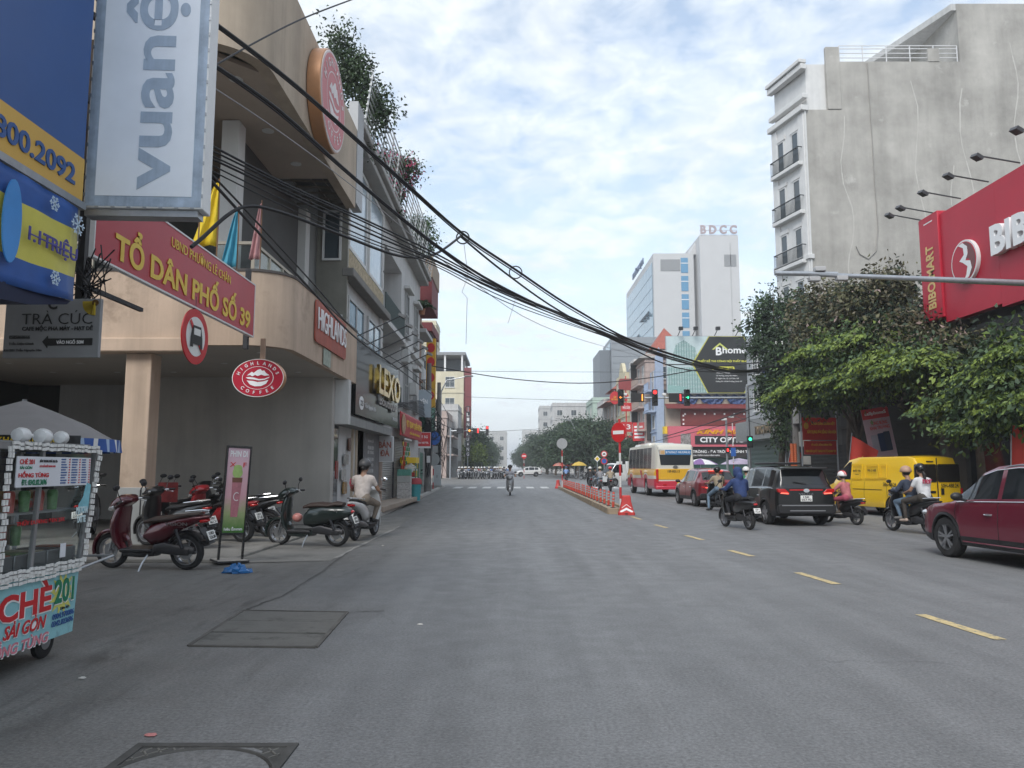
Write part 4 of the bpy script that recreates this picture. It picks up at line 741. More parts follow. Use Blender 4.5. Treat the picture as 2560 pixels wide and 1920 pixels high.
s = thing('projecting_sign', 'small pale lightbox with red letters reading BÁN ĐÁ', 'sign', (-4.72, 28.3, 1.85)); MB().bx(-.31, .31, 0, .14, -.12, .82).build('box', white, s, bevel=.008); MB().bx(-.285, .285, -.006, .002, -.1, .8).build('face', M('sign_greyed', (.45, .44, .44), .5, var=.08), s); text('BÁN\nĐÁ', .46, .6, s, (0, -.01, .38), M('rust_letter', (.30, .08, .05), .6), .03, .003)
s = thing('shop_banner', 'red fabric shop banner with yellow script about roast duck', 'banner', (-4.62, 35.2, 2.85), R(90)); cloth(-3.9, 3.7, 0, 1.0, M('banner_red', (.46, .035, .04), .6, var=.08, sca=2), 'cloth', s, .02); text('VỊT QUAY QUÊ HƯƠNG', 5.6, .42, s, (.45, -.06, .58), yell, .01, .01); text('ĐẶC SẢN HẢI PHÒNG', 3.6, .16, s, (.6, -.06, .2), yell, .0, .01)
MB().prism(ellp(-3.1, .5, .55, .42, 20), -.06, -.05).build('duck_print', M('duck_print', (.5, .33, .18), .6, var=.4, sca=7), s)
# goods outside the shop
def crates(loc, cols_, label):
    t = thing('carton_stack', label, 'carton', loc); me = None
    for i, c in enumerate(cols_): MB().bx(-.27, .27, -.2, .2, i * .27, i * .27 + .26).build('carton', c, t, bevel=.008)
    return t
cw_ = M('carton_white', (.5, .48, .46), .7, var=.3, sca=14); cgn = M('carton_green', (.10, .28, .22), .6, var=.2, sca=8); crates((-4.38, 31.2, .11), [cw_, cw_, cw_, M('carton_grey', (.4, .4, .38), .7), cgn], 'stack of white cartons topped by a green one outside the shop')
t = thing('snack_rack', 'wire snack rack with yellow header and rows of colourful packets', 'rack', (-4.5, 33.6, .11)); f = MB()
for x in (-.32, .32):
    for y in (-.5, .5): f.bx(x - .02, x + .02, y - .02, y + .02, 0, 1.75)
for z in (.3, .65, 1.0, 1.35): f.bx(-.32, .32, -.5, .5, z, z + .02)
f.build('frame', M('rack_green', (.05, .16, .08), .5), t); MB().bx(-.35, .35, -.53, .53, 1.6, 1.85).build('header', yell, t); rg = random.Random(5); pm = [M('packet%d' % i, c, .35, var=.3, sca=15) for i, c in enumerate(((.5, .04, .03), (.6, .4, .03), (.05, .25, .1), (.35, .18, .08), (.5, .5, .45)))]
for z in (.32, .67, 1.02, 1.37):
    for x in (-.2, 0, .2): MB().bx(x - .085, x + .085, -.48, -.3, z, z + rg.uniform(.18, .26)).build('packet', pm[rg.randrange(5)], t, bevel=.02)
    for y in (-.2, .1, .38): MB().bx(.15, .31, y - .1, y + .1, z, z + rg.uniform(.18, .26)).build('packet', pm[rg.randrange(5)], t, bevel=.02)
t = thing('snack_strings', 'hanging strings of red and green snack packets under the shop banner', 'snacks', (-4.6, 32.8, 2.7))
for k in range(7):
    y = -.6 + k * .28
    for j in range(7): m_ = MB(); m_.box((.05 * math.sin(k + j), y, -.18 - .2 * j), (.05, .15, .18)); m_.build('packet', pm[2 if k > 2 else 0] if (k + j) % 4 else pm[1], t, bevel=.02)
for k in range(5): MB().ell((.12, -.9 + k * .45, .0), .05, 8, 6).build('light_bulb', M('bulb_white', (.6, .6, .6)), t)
crumple('goods_sack', (-4.3, 32.2, 1.47), .28, .3, .2, M('sack_white', (.5, .49, .44), .7), 'clear plastic sack bulging on top of the carton stack', 'sack', 3); t = thing('plastic_tub', 'turquoise tub draped with a red cloth beside the snack rack', 'tub', (-4.15, 33.0, .11)); MB().lathe([(.2, 0), (.25, .75), (.26, .78)], n=18).build('tub', M('tub_turquoise', (.06, .33, .36), .4), t); MB().lathe([(.27, .7), (.27, .85), (.2, .95), (.02, .96)], n=18).build('cloth', M('cloth_red', (.42, .07, .08), .8), t)
# ---------------------------------------------------------------- farther left houses
beige = M('beige_render', (.46, .40, .32), .85, var=.1, sca=.8, streak=.2); cream2 = M('cream_render', (.60, .55, .41), .85, var=.06, sca=.8, streak=.12); brown = M('brown_render', (.24, .15, .11), .8, var=.1); greenp = M('green_panel', (.02, .14, .09), .5, var=.1); lgrey = M('light_grey_render', (.5, .5, .49), .85, var=.08, streak=.2); pinkr = M('pinkish_render', (.47, .37, .33), .85, var=.1, streak=.2); redroof = M('red_tile', (.34, .10, .07), .75, var=.3, sca=5, bump=.5)
T = house('tiled_townhouse', 'brown townhouse with red tiled roof and planted balcony box', -13, -5.6, 40.3, 46.5, 13.5, brown, 'E', 3, nwin=1, parapet=0, frame=wfr)
r_ = MB(); r_.prism([(-9.2, 13.5), (-5.0, 13.5), (-6.9, 16.4)], 40.6 - 43.4, 46.3 - 43.4); r_.build('roof', redroof, T, loc=(5.6, 0, 0)); MB().bx(-1.3 + 1.6, 1.25, -2.6, 1.2, 11.9, 13.1).build('balcony_box', M('tan_balcony', (.36, .28, .21), .8, streak=.3), T, bevel=.03); MB().bx(.22, 1.2, -2.5, 1.0, 10.3, 11.9).build('awning_panel', M('dark_red_panel', (.16, .03, .035), .7), T); MB().bx(.22, .9, -2.4, 1.1, 8.9, 9.1).build('balcony_slab', lgrey, T)
house('narrow_house', 'grey narrow house with green ground floor front behind the wire-laden pole', -13, -6.3, 46.6, 51.5, 9.2, lgrey, 'E', 2, nwin=1, shopm=greenp); T = house('green_house', 'low house with dark green boxed upper front and barred balcony', -13, -6.6, 51.6, 56.5, 9.6, lgrey, 'E', 2, nwin=1, shopm=greenp, balcony=(('E', 1),)); MB().bx(.05, .9, -2.3, 2.2, 4.2, 6.6).build('green_box', greenp, T, bevel=.05); railing(T, [(.95, -2.3), (.95, 2.3)], 8.6, 2.2, wfd, .2); MB().bx(-.2, 1.1, -2.4, 2.4, 10.9, 11.5).build('red_canopy', M('dark_red_panel', (.2, .03, .04)), T)
house('corner_house', 'pale corner house with green balcony plants at the junction', -14, -6.9, 56.6, 63, 8.4, whitew, 'ES', 2, nwin=2, ww=1.0, balcony=(('E', 0), ('E', 1)))
s = thing('vertical_sign', 'tall yellow vertical sign with red discs ending in the number 8', 'sign', (-5.15, 47.8, 5.3)); MB().bx(-.3, .3, 0, .25, 0, 4.4).build('panel', M('sign_orange', (.72, .40, .03), .5, var=.05), s, bevel=.01)
for i, z in enumerate((.75, 1.9, 2.9, 3.8)): MB().prism(ellp(0, z, .24, .3 if i else .27, 24), -.02, .002).build('disc', red, s)
text('8', .22, .34, s, (0, -.03, .75), whitel, .03, .006)
s = thing('shop_lightbox', 'small red and white phone shop lightbox under the overhead cables', 'sign', (-4.75, 40.6, 2.55), R(10)); MB().bx(-.42, .42, 0, .12, 0, .85).build('box', white, s); MB().bx(-.4, .4, -.006, .0, .1, .83).build('face', red, s); text('FPT 5G', .5, .14, s, (0, -.01, .6), whitel, .02, .003); text('BÁN VIETTEL', .6, .12, s, (0, -.01, .3), whitel, .02, .003)
s = thing('shop_lightbox', 'blue-grey lightbox hanging beyond the roast duck banner', 'sign', (-4.9, 42.0, 4.3), R(40)); MB().bx(-.5, .5, 0, .12, 0, 1.5).build('box', M('greyblue_panel', (.33, .38, .42), .5), s, bevel=.01); text('YÊN', .5, .3, s, (0, -.01, .9), whitel, .02, .003)
acm = MB(); acm.bx(-.42, .42, -.3, 0, 0, .58); acm.lathe([(.23, -.31), (.21, -.32), (.05, -.325)], (-.1, 0, .29), 'y', 18); acm = acm.mesh('air_conditioner', M('ac_white', (.5, .5, .48), .5, var=.1))
for i, (x, y, z, lb_) in enumerate(((-4.93, 33.9, 6.2, 'air conditioner box above the roast duck banner'), (-4.93, 36.7, 5.0, 'air conditioner box between the white townhouse windows'), (-6.25, 48, 5.4, 'air conditioner on the grey narrow house'), (-6.55, 54.4, 7.2, 'air conditioner over the green boxed front'), (-6.85, 60, 4.6, 'air conditioner on the pale corner house'), (-5.55, 42.2, 6.6, 'upper air conditioner on the brown townhouse'), (-5.55, 44.8, 5.2, 'lower air conditioner on the brown townhouse'))): tag(link('air_conditioner', acm, None, (x, y, z), (0, 0, R(90))), lb_, 'air conditioner', 'air conditioners on the left facades')
# far side of the junction
T = house('cream_tower_house', 'tall cream house with dark roof terrace beyond the junction', -17.5, -8.2, 128, 142, 17.8, cream2, 'ES', 4, nwin=2, ww=1.6, wh=1.8, frame=wfr, parapet=0, cornice=False)
for x in (-9, -6, -3.2, -.3):
    for y in (-6.8, 0, 6.8): MB().bx(x - .15, x + .15, y - .15, y + .15, 17.8, 20.6).build('terrace_post', white, T)
MB().bx(-9.3, .3, -7.2, 7.2, 20.6, 21.1).build('terrace_roof', M('terrace_grey', (.25, .26, .27), .7), T); MB().bx(-9, -.6, -3, 6.5, 17.8, 20.3).build('terrace_room', M('terrace_dark', (.07, .08, .09), .4), T); MB().bx(.05, 1.3, -6.6, -6.2, 6.5, 18.5).build('side_sign', M('maroon_sign', (.2, .045, .05), .6), T)
s = thing('vertical_sign', 'black vertical letter blocks reading LINH HƯƠNG on the cream house corner', 'sign', (-7.3, 126, 3.4)); MB().bx(-.06, .06, .1, .2, -3.4, 8.2).build('post', steel, s); MB().tube([(.5 * math.cos(a), 0, 7.8 + .5 * math.sin(a)) for a in np.linspace(0, 6.28, 25)[:-1]], .08, 6, closed=True).build('ring', black, s)
for i, ch in enumerate('LINHHƯƠNG'): z = 6.55 - i * .82; MB().bx(-.36, .36, 0, .1, z, z + .76).build('block', M('sign_greyblack', (.05, .05, .055), .5), s); text(ch, .4, .55, s, (0, -.01, z + .38), whitel, .02, .006)
for i, (x0, x1, y0, y1, h, mm, lb_) in enumerate(((-19, -9.0, 143, 152, 13, lgrey, 'light grey far house behind the cream tower house'), (-24, -9.6, 160, 172, 9, whitew, 'low white far house beside the roadside trees'), (-26, -15.2, 150, 158, 30, cream2, 'slim cream tower rising far behind the left houses'), (-20, -8.4, 118, 126.5, 10.5, lgrey, 'grey house with metal balconies before the cream tower house'))):
    house('far_house', lb_, x0, x1, y0, y1, h, mm, 'ES', max(2, int(h / 3.4) - 1), nwin=2, ww=1.2, wh=1.5, rows=1)
T = house('ground_house', 'weathered house with blue signs at the far junction corner', -22, -9.2, 107, 117.5, 8.6, pinkr, 'ES', 2, nwin=3, ww=1.3, balcony=(('E', 0), ('E', 1)))
house('phone_shop_building', 'plain corner shop building behind the blue signboard', -14, -4.1, -4, 5.85, 8.2, greyw, 'E', 1, nwin=3, shopm=M('shop_shutter_dark', (.12, .12, .125), .5, .3, var=.1))
# ================================================================ right side
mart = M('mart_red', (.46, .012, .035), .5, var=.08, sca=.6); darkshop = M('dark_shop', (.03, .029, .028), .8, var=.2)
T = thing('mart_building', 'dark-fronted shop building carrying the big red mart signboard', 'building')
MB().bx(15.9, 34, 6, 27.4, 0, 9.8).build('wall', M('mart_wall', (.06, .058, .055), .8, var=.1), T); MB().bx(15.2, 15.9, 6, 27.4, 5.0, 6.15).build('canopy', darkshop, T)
for y in (12, 17, 22, 27): MB().bx(15.3, 15.9, y - .25, y + .25, .1, 5).build('pillar', M('mart_pillar', (.09, .08, .07), .7), T)  # pillar colour lowered to carry the shade under the trees
for y in (14.5, 19.5, 24.5): MB().bx(15.85, 15.92, y - 1.9, y + 1.9, .2, 3.4).build('shop_glass', glassd, T); MB().bx(15.86, 15.93, y - .05, y + .05, .2, 3.4).build('mullion', steel, T)
rebase(T, (15.9, 17, 0))
s = thing('mart_signboard', 'huge red signboard with white letters reading BIBO MART', 'sign', (15.0, 25.85, 6.5), R(-90))
for i in range(5): MB().bx(3.0 * i + .006, 3.0 * i + 3.0, 0, .3, -.1 if i else .0, 3.85 if i else 3.85).build('panel', mart, s)
MB().bx(-1.25, -.02, -.08, .3, .2, 4.0).build('end_panel', mart, s, bevel=.02); text('BIBO MART', 2.3, .5, s, (-.62, -.09, 1.75), M('gold_print', (.66, .46, .18), .5, var=.05), .03, .006, roll=R(90)); MB().bx(-.9, -.35, -.086, -.08, 3.72, 3.76).build('line', whitel, s)
lx, lz = 1.42, 1.75; n = 36; MB().prism(ellp(lx, lz, .72, .72, n), -.12, .0).build('logo_rim', white, s, bevel=.01); MB().prism(ellp(lx, lz, .66, .66, n), -.128, -.118).build('logo_field', mart, s)
MB().prism([(lx - .05, lz + .60), (lx + .2, lz + .62), (lx + .45, lz + .45), (lx + .62, lz + .15), (lx + .62, lz - .15), (lx + .45, lz - .45), (lx + .3, lz - .57), (lx + .36, lz - .25), (lx + .3, lz + .05), (lx + .05, lz + .08), (lx + .28, lz + .25), (lx + .2, lz + .5)], -.134, -.122).build('logo_dark', M('logo_maroon', (.17, .05, .05), .5), s)
MB().prism([(lx - .25, lz + .6), (lx + .0, lz + .63), (lx + .24, lz + .45), (lx + .24, lz + .2), (lx + .1, lz + .02), (lx + .36, lz - .05), (lx + .42, lz - .3), (lx + .25, lz - .55), (lx - .05, lz - .65), (lx + .12, lz - .45), (lx + .2, lz - .2), (lx - .05, lz - .02), (lx - .22, lz + .06), (lx + .05, lz + .22), (lx + .02, lz + .45)], -.139, -.126).build('logo_swoosh', whitel, s)
text('BIBO MART', 6.6, .95, s, (6.3, -.14, 1.95), whitel, .035, .2)
lm2 = MB(); lm2.bx(-.16, .16, -.12, .12, -.05, .05); lm2 = lm2.mesh('flood_lamp', M('lamp_dark', (.045, .045, .05), .4))
for i, x in enumerate((-1.1, -.3, 1.2, 2.7, 4.2, 6.0)): ar = MB(); ar.bar((x, .05, 3.98), (x - .15, -1.0, 4.25), .035); ar.build('lamp_arm', black, s); link('flood_lamp', lm2, s, (x - .15, -1.12, 4.22), (R(-30), R(10), 0))
# ---- dark shop row under the trees
T = house('shop_row_house', 'low dark shop house hidden behind the street trees', 15.6, 30, 27.6, 36, 7.4, M('shaded_brown', (.05, .045, .04), .85, var=.2, sca=.8), 'W', 1, nwin=3, ww=1.6, frame=wfd, shopm=darkshop, parapet=.5); T2 = house('shop_row_house', 'shade-darkened grey shop house between the dark row and the grey tower', 16, 30, 36.2, 44.6, 8.5, M('shaded_grey', (.09, .085, .08), .85, var=.2, sca=.8), 'W', 1, nwin=3, ww=1.4, frame=wfd, shopm=darkshop, parapet=.5)  # tree-canopy shade is put into both houses' wall colours
# ---- grey side-wall tower
gwall = M('grey_party_wall', (.40, .385, .355), .92, var=.2, sca=.5, bump=.2, streak=.24, dirt=((.50, .485, .455), .8, .60)); wmain = M('tower_white', (.62, .62, .61), .8, var=.05, streak=.08)
T = thing('tower_house', 'tall narrow white-fronted house with a huge bare grey side wall', 'building'); A, Bq = Vector((18.2, 45)), Vector((17.35, 48.3))
MB().prism([(18.2, 45), (50, 45), (50, 60), (21.6, 60), (17.35, 48.3)], 0, 23.6, 'xy').build('side_wall', gwall, T); MB().prism([(18.4, 45.25), (50, 45.25), (50, 60), (21.7, 60), (17.5, 48.3)], 23.6, 26.7, 'xy').build('top_storey', wmain, T); MB().bx(20.3, 50, 45, 45.2, 23.6, 26.75).build('side_parapet', gwall, T); MB().bx(19.6, 20.45, 44.95, 45.22, 23.62, 27.7).build('pier', gwall, T, bevel=.02); MB().bx(26, 26.7, 44.96, 45.22, 26.75, 27.6).build('pier', gwall, T); MB().bx(28, 50, 45.0, 58, 26.75, 30.6).build('penthouse', gwall, T); MB().prism([(24.4, 55), (27.7, 45.05), (28.0, 45.05), (28, 58), (24.4, 58)], 30.2, 30.62, 'xy').build('roof_slab', lgrey, T); MB().bx(24.5, 24.9, 54.5, 58, 26.7, 30.2).build('penthouse_wall', whitew, T)
rr = MB(); rw = M('white_rail', (.6, .6, .6), .5)
for z in (.3, .6, .9, 1.1): rr.bar((20.5, 45.1, 26.75 + z), (27.9, 45.1, 26.75 + z), .04)
for x in np.linspace(20.5, 27.9, 6): rr.bar((x, 45.1, 26.7), (x, 45.1, 27.85), .05)
rr.build('roof_railing', rw, T)
for x, zt, zb in ((20.4, 23.2, 10), (24.9, 25.5, 10.5), (27.9, 25, 8), (31.2, 28, 12), (27.0, 20, 11)):
    q = MB(); pts = [(x + .25 * math.sin(k * .7 + x) + .05 * random.uniform(-1, 1) + k * .02, 44.997, zt + (zb - zt) * k / 18) for k in range(19)]
    for a, b in zip(pts[:-1], pts[1:]): q.bar(a, b, random.uniform(.03, .08), .005, up=(0, 1, 0))
    q.build('crack_filler', M('filler_pale', (.47, .455, .425), .9), T)
q = MB(); q.tube([(22.2, 44.95, 26.6), (22.25, 44.95, 20), (22.3, 44.95, 16), (22.1, 44.95, 14.6), (21.6, 44.95, 14.1), (21.1, 44.95, 14.4), (20.9, 44.95, 14.9)], .03, 6); q.build('hanging_hose', M('hose_grey', (.3, .29, .27), .7), T)
rzt = math.atan2(A.y - Bq.y, A.x - Bq.x); LT = (A - Bq).length; e1 = (A - Bq).normalized(); nn_ = Vector((e1.y, -e1.x)); 
if nn_.x > 0: nn_ = -nn_
def TF(u, d, z): p = Bq + e1 * u + nn_ * d; return (p.x, p.y, z)
MB().bx(-.05, LT + .05, -.12, .0, 0, 23.6).build('front_wall', wmain, T, loc=TF(0, 0, 0), rot=(0, 0, rzt))
for z, d, h in ((23.5, .4, .35), (24.3, .25, .3), (26.2, .3, .35), (26.6, .42, .25), (10.6, .35, .3), (14.1, .3, .3)): MB().bx(-.15, LT + .15, -d, .1, z, z + h).build('cornice', wmain, T, loc=TF(0, 0, 0), rot=(0, 0, rzt), bevel=.03)
for z in (4.6, 7.7, 10.9, 14.2, 17.3, 20.4):
    for u in (.95, 2.45): window(T, TF(u, .13, z), rzt, .72, 2.1, M('pale_frame', (.55, .56, .56), .5), wg, 1, 2, ft=.07); MB().bx(-.48, .48, -.2, -.1, 2.15, 2.4).build('hood_mould', wmain, T, loc=TF(u, 0, z), rot=(0, 0, rzt))
    MB().bx(.2, LT - .2, -.5, -.1, -.28, -.05).build('balcony_slab', wmain, T, loc=TF(0, 0, z), rot=(0, 0, rzt), bevel=.03); f = MB()
    for u in np.linspace(.25, LT - .25, 24): f.bx(u - .012, u + .012, -.48, -.46, -.05, .85)
    f.bx(.22, LT - .22, -.5, -.44, .85, .9); f.bx(.22, LT - .22, -.49, -.45, .0, .03)
    for u in (.22, LT - .25): f.bx(u, u + .03, -.48, -.12, .85, .9)
    f.build('balcony_rail', M('rail_iron', (.035, .04, .042), .5, .4), T, loc=TF(0, 0, z), rot=(0, 0, rzt))
for u in (.3, LT - .3): MB().bx(u - .28, u + .28, -.2, -.1, 3.5, 23.4).build('pilaster', wmain, T, loc=TF(0, 0, 0), rot=(0, 0, rzt), bevel=.02)
rebase(T, (18, 47, 0))
for k in KIDS[T]: pass
# ---- grey house with metal letters
T = house('grey_shop_house', 'narrow grey house with metal shop letters reading TRUNG THÀNH', 18.2, 32, 50.2, 58.4, 10.5, M('silver_render', (.40, .41, .42), .7, var=.08, streak=.15), 'WS', 2, nwin=2, balcony=(), shopm=M('shutter_green', (.05, .10, .08), .5), base=5.2); MB().bx(-1.0, .0, -4.4, 4.2, 3.5, 4.9).build('sign_band', M('silver_panel', (.32, .33, .33), .35, .5), T); text('TRUNG THÀNH', 3.6, .75, T, (-1.03, -2.3, 4.2), M('dull_gold', (.26, .2, .13), .35, .7, var=0), .02, .06, R(-90)); text('TRUNG THÀNH', .85, .7, T, (-.5, -4.43, 4.2), M('dull_gold', (.26, .2, .13)), .02, .06); MB().bx(-.5, -.05, -3.5, -1, 6.2, 9).build('blue_panel', M('blue_panel', (.06, .09, .24), .5), T)
# ---- red ward boards, phone banner, flags
s = thing('ward_notice', 'red notice boards with yellow slogans on two posts under the trees', 'sign', (13.75, 34, .12), R(4)); rd = M('notice_red', (.52, .03, .02), .45, var=.06)
for x in (-.82, .82): MB().tube([(x, .06, 0), (x, .06, 4.0)], .04, 8).build('post', steel, s)
MB().bx(-.78, .78, -.02, .03, 2.62, 3.62).build('upper_board', rd, s, bevel=.004); MB().bx(-.74, .74, -.02, .03, 1.98, 2.58).build('lower_board', rd, s, bevel=.004); text('TOÀN DÂN ĐOÀN KẾT', 1.1, .18, s, (.15, -.03, 3.38), yell, .01, .004); text('XÂY DỰNG ĐỜI SỐNG VĂN HÓA', 1.35, .24, s, (.08, -.03, 3.0), yell, .02, .004); text('VÌ CUỘC SỐNG BÌNH YÊN', .95, .15, s, (.05, -.03, 2.42), yell, .01, .004); text('TOÀN DÂN QUYẾT TÂM BÀI TRỪ TỆ NẠN MA TÚY', 1.4, .18, s, (0, -.03, 2.14), yell, .01, .004); MB().prism(ellp(-.62, 3.25, .11, .15, 16), -.028, -.018).build('crest', M('crest_gold', (.55, .3, .03), .5), s)
s = thing('phone_banner', 'tilted red and pink phone advert panel reading cellphoneS 11.99', 'banner', (14.75, 29.6, .12), R(-8)); s.rotation_euler = (0, R(-9), R(-8)); MB().bx(-.5, .5, 0, .04, 1.15, 3.75).build('panel', M('ad_pink', (.52, .36, .40), .4, var=.08), s); MB().bx(-.5, .5, -.006, .01, 3.35, 3.75).build('header', red, s); MB().bx(-.5, .5, -.006, .01, 1.15, 1.6).build('footer', red, s); MB().tube([(0, .1, 0), (0, .1, 1.2)], .03, 6).build('post', black, s)
text('cellphoneS', .8, .17, s, (0, -.012, 3.55), whitel, .02, .004); text('TƯNG BỪNG\nKHAI TRƯƠNG', .72, .36, s, (.06, -.012, 3.1), redl, .03, .004); text('Reno15 Series', .72, .12, s, (0, -.012, 1.75), M('ink_violet', (.1, .04, .12), .5, var=0), .01, .004); text('11.99', .5, .22, s, (-.05, -.012, 1.38), whitel, .04, .004); text('Triệu', .2, .1, s, (.33, -.012, 1.36), whitel, .01, .004)
for i, (x, c) in enumerate(((-.22, (.5, .45, .5)), (.03, (.03, .05, .12)), (.25, (.05, .06, .1)))): MB().prism(rect(x - .12, x + .12, 2.05, 2.72 + .04 * i, .04), -.02, -.004).build('phone_print', M('phone_%d' % i, c, .2, .2, var=.1), s)
flag_r = M('flag_scarlet', (.62, .05, .03), .7, var=.1)
def star_flag(loc, rz, lab, w_=.75, h_=1.0, tilt=0):
    t = thing('flag', lab, 'flag', loc, rz, 'national flags'); t.rotation_euler = (0, tilt, rz); MB().tube([(0, 0, -1.2), (0, 0, h_ + .1)], .015, 6).build('pole', steel, t); v = []; n, m = 10, 8
    for j in range(m + 1):
        for i in range(n + 1): u, q = i / n, j / m; v.append((u * w_ * (.75 + .25 * q), .05 * math.sin(u * 8 + q * 2), h_ * q - .45 * u * h_ * (1.1 - .3 * q)))
    b = MB(); b.add(v, [(j * (n + 1) + i, j * (n + 1) + i + 1, (j + 1) * (n + 1) + i + 1, (j + 1) * (n + 1) + i) for j in range(m) for i in range(n)]); b.build('cloth', flag_r, t, norm=False)
    b = MB(); cx, cz = w_ * .42, h_ * .30; b.add([(cx + (.16 if k % 2 == 0 else .065) * math.sin(R(36 * k + 12)), -.07, cz + (.16 if k % 2 == 0 else .065) * math.cos(R(36 * k + 12))) for k in range(10)], [tuple(range(10))]); b.build('star', yell, t, norm=False)
star_flag((12.85, 29.2, 1.5), R(-10), 'red flag with yellow star just behind the yellow van roof', 1.0, 1.25, R(8)); star_flag((13.45, 20.6, 1.55), R(-5), 'red flag with yellow star hanging at the right edge of the frame', 1.0, 1.2, R(4)); star_flag((14.3, 39.5, 1.9), R(10), 'small red flag leaning by the orange cable ducts', .7, .8, R(14))
# pole with meters and orange ducts
t = thing('utility_pole', 'dark utility pole with meter boxes and orange ribbed ducts under the trees', 'utility pole', (14.35, 38.5, .12)); MB().tube([(0, 0, 0), (0, 0, 8.6)], [.19, .13], 10).build('pole', M('pole_concrete', (.2, .19, .18), .9, var=.15), t); om = M('duct_orange', (.55, .13, .045), .6, var=.1)
for x in (-.28, -.12): q = MB(); q.tube([(x, -.16, z) for z in np.linspace(0, 2.6, 52)], [.085 if i % 2 else .072 for i in range(52)], 10); q.build('ribbed_duct', om, t, sharp=10)
for (x, z, w_, h_) in ((.35, 2.45, .55, .75), (.38, 1.55, .42, .42), (.42, 1.05, .42, .4), (-.05, 3.6, .25, 1.2)): MB().bx(x - w_ / 2, x + w_ / 2, -.36, -.16, z, z + h_).build('meter_box', M('meter_grey', (.45, .45, .43), .5, var=.1), t, bevel=.02)
q = MB(); q.bar((-.9, 0, 7.6), (.9, 0, 7.6), .1); q.bar((-.9, 0, 6.9), (.9, 0, 6.9), .08); q.build('cross_arm', black, t)
for x in (-.8, -.5, -.2, .2, .5, .8): MB().lathe([(.03, 0), (.06, .05), (.045, .1), (.06, .15), (.02, .2)], (x, 0, 7.65), n=10).build('insulator', platew, t)
# ---- mast arm over the near lanes
t = thing('camera_mast', 'long grey steel mast arm with small cameras reaching over the right lanes', 'mast', (14.75, 19, .12)); MB().tube([(0, 0, 0), (0, 0, 6.3)], [.16, .12], 12).build('post', steel, t); a0 = P(1937, 682, 19); MB().tube([(0, 0, 6.0), (a0.x - 14.75, 0, a0.z - .12)], [.09, .05], 10).build('arm', steel, t); x = a0.x - 14.75
MB().tube([(x, 0, a0.z - .13), (x + 1.6, 0, a0.z - .155)], .062, 10).build('sleeve', steel, t)
for dx, dz in ((1.0, -.14), (1.15, .12), (1.7, -.12)): MB().bx(x + dx - .14, x + dx + .14, -.09, .09, a0.z - .15 + dz - .06, a0.z - .15 + dz + .06).build('camera', M('camera_grey', (.4, .4, .4), .5), t, bevel=.02)
# ---- traffic signal gantry
t = thing('signal_gantry', 'grey gantry with traffic lights and countdown boxes over the right lanes', 'traffic light', (14.3, 46, .12)); Z = 5.62; gx = lambda px: P(px, 1003, 46).x - 14.3
MB().tube([(0, 0, 0), (0, 0, 6.3)], [.13, .1], 12).build('post', steel, t); MB().tube([(0, 0, Z), (gx(1545), 0, Z)], [.07, .045], 8).build('arm', steel, t)
def lit(c, e, n): return M(n, c, .4, emit=e, var=0)
def head(px, on, lab=None):
    b = MB(); x = gx(px); b.bx(x - .17, x + .17, -.25, -.05, Z - .5, Z + .5); h = b.build('signal_head', M('signal_black', (.02, .02, .022), .6), t, bevel=.02)
    for i, z in enumerate((.32, 0, -.32)):
        mat_ = on.get(i, M('lens_off', (.03, .03, .028), .3)); q = MB(); q.lathe([(.115, -.26), (.1, -.275)], (x, 0, Z + z), 'y', 18); q.build('lens', mat_, h); q = MB(); v = []
        for k in range(13): a = R(15 + 150 * k / 12); v += [(x + .135 * math.cos(a), -.25, Z + z + .135 * math.sin(a)), (x + .135 * math.cos(a), -.42, Z + z + .125 * math.sin(a))]
        q.add(v, [(2 * k, 2 * k + 1, 2 * k + 3, 2 * k + 2) for k in range(12)]); q.build('visor', M('signal_black', (.02, .02, .022)), h, norm=False)
Lr, Lg, La = lit((1, .03, .03), 1.6, 'lit_red'), lit((.05, 1, .45), 1.1, 'lit_green'), lit((1, .30, .04), 1.2, 'lit_amber')
head(1551, {}); head(1636, {0: Lr}); head(1716, {}); q = MB(); x = gx(1551); q.bar((x - .07, -.285, Z), (x + .07, -.285, Z), .01, .03); q.bar((x - .07, -.285, Z), (x - .02, -.285, Z + .06), .01, .03); q.bar((x - .07, -.285, Z), (x - .02, -.285, Z - .06), .01, .03); q.build('amber_arrow', La, t); q = MB(); x = gx(1716); q.bar((x - .09, -.285, Z), (x + .09, -.285, Z), .01, .035); q.bar((x + .09, -.285, Z), (x + .02, -.285, Z + .08), .01, .035); q.bar((x + .09, -.285, Z), (x + .02, -.285, Z - .08), .01, .035); q.build('green_arrow', Lg, t)
for px, m_ in ((1593, La), (1688, Lr)):
    x = gx(px); MB().bx(x - .4, x + .4, -.2, -.05, Z - .27, Z + .27).build('countdown_box', M('signal_black', (.02, .02, .022)), t, bevel=.02); MB().bx(x + .25, x + .31, -.215, -.2, Z - .2, Z + .2).build('lit_digit', m_, t)
for px in (1563, 1660): MB().bx(gx(px) - .1, gx(px) + .1, -.15, .1, Z + .12, Z + .28).build('camera', white, t, bevel=.03)
MB().bx(-.16, .16, -.3, -.1, 2.6, 3.3).build('lower_head', M('signal_black', (.02, .02, .022)), t, bevel=.02); MB().lathe([(.1, -.31), (.09, -.32)], (0, 0, 3.1), 'y', 16).build('lower_lens', Lg, t)
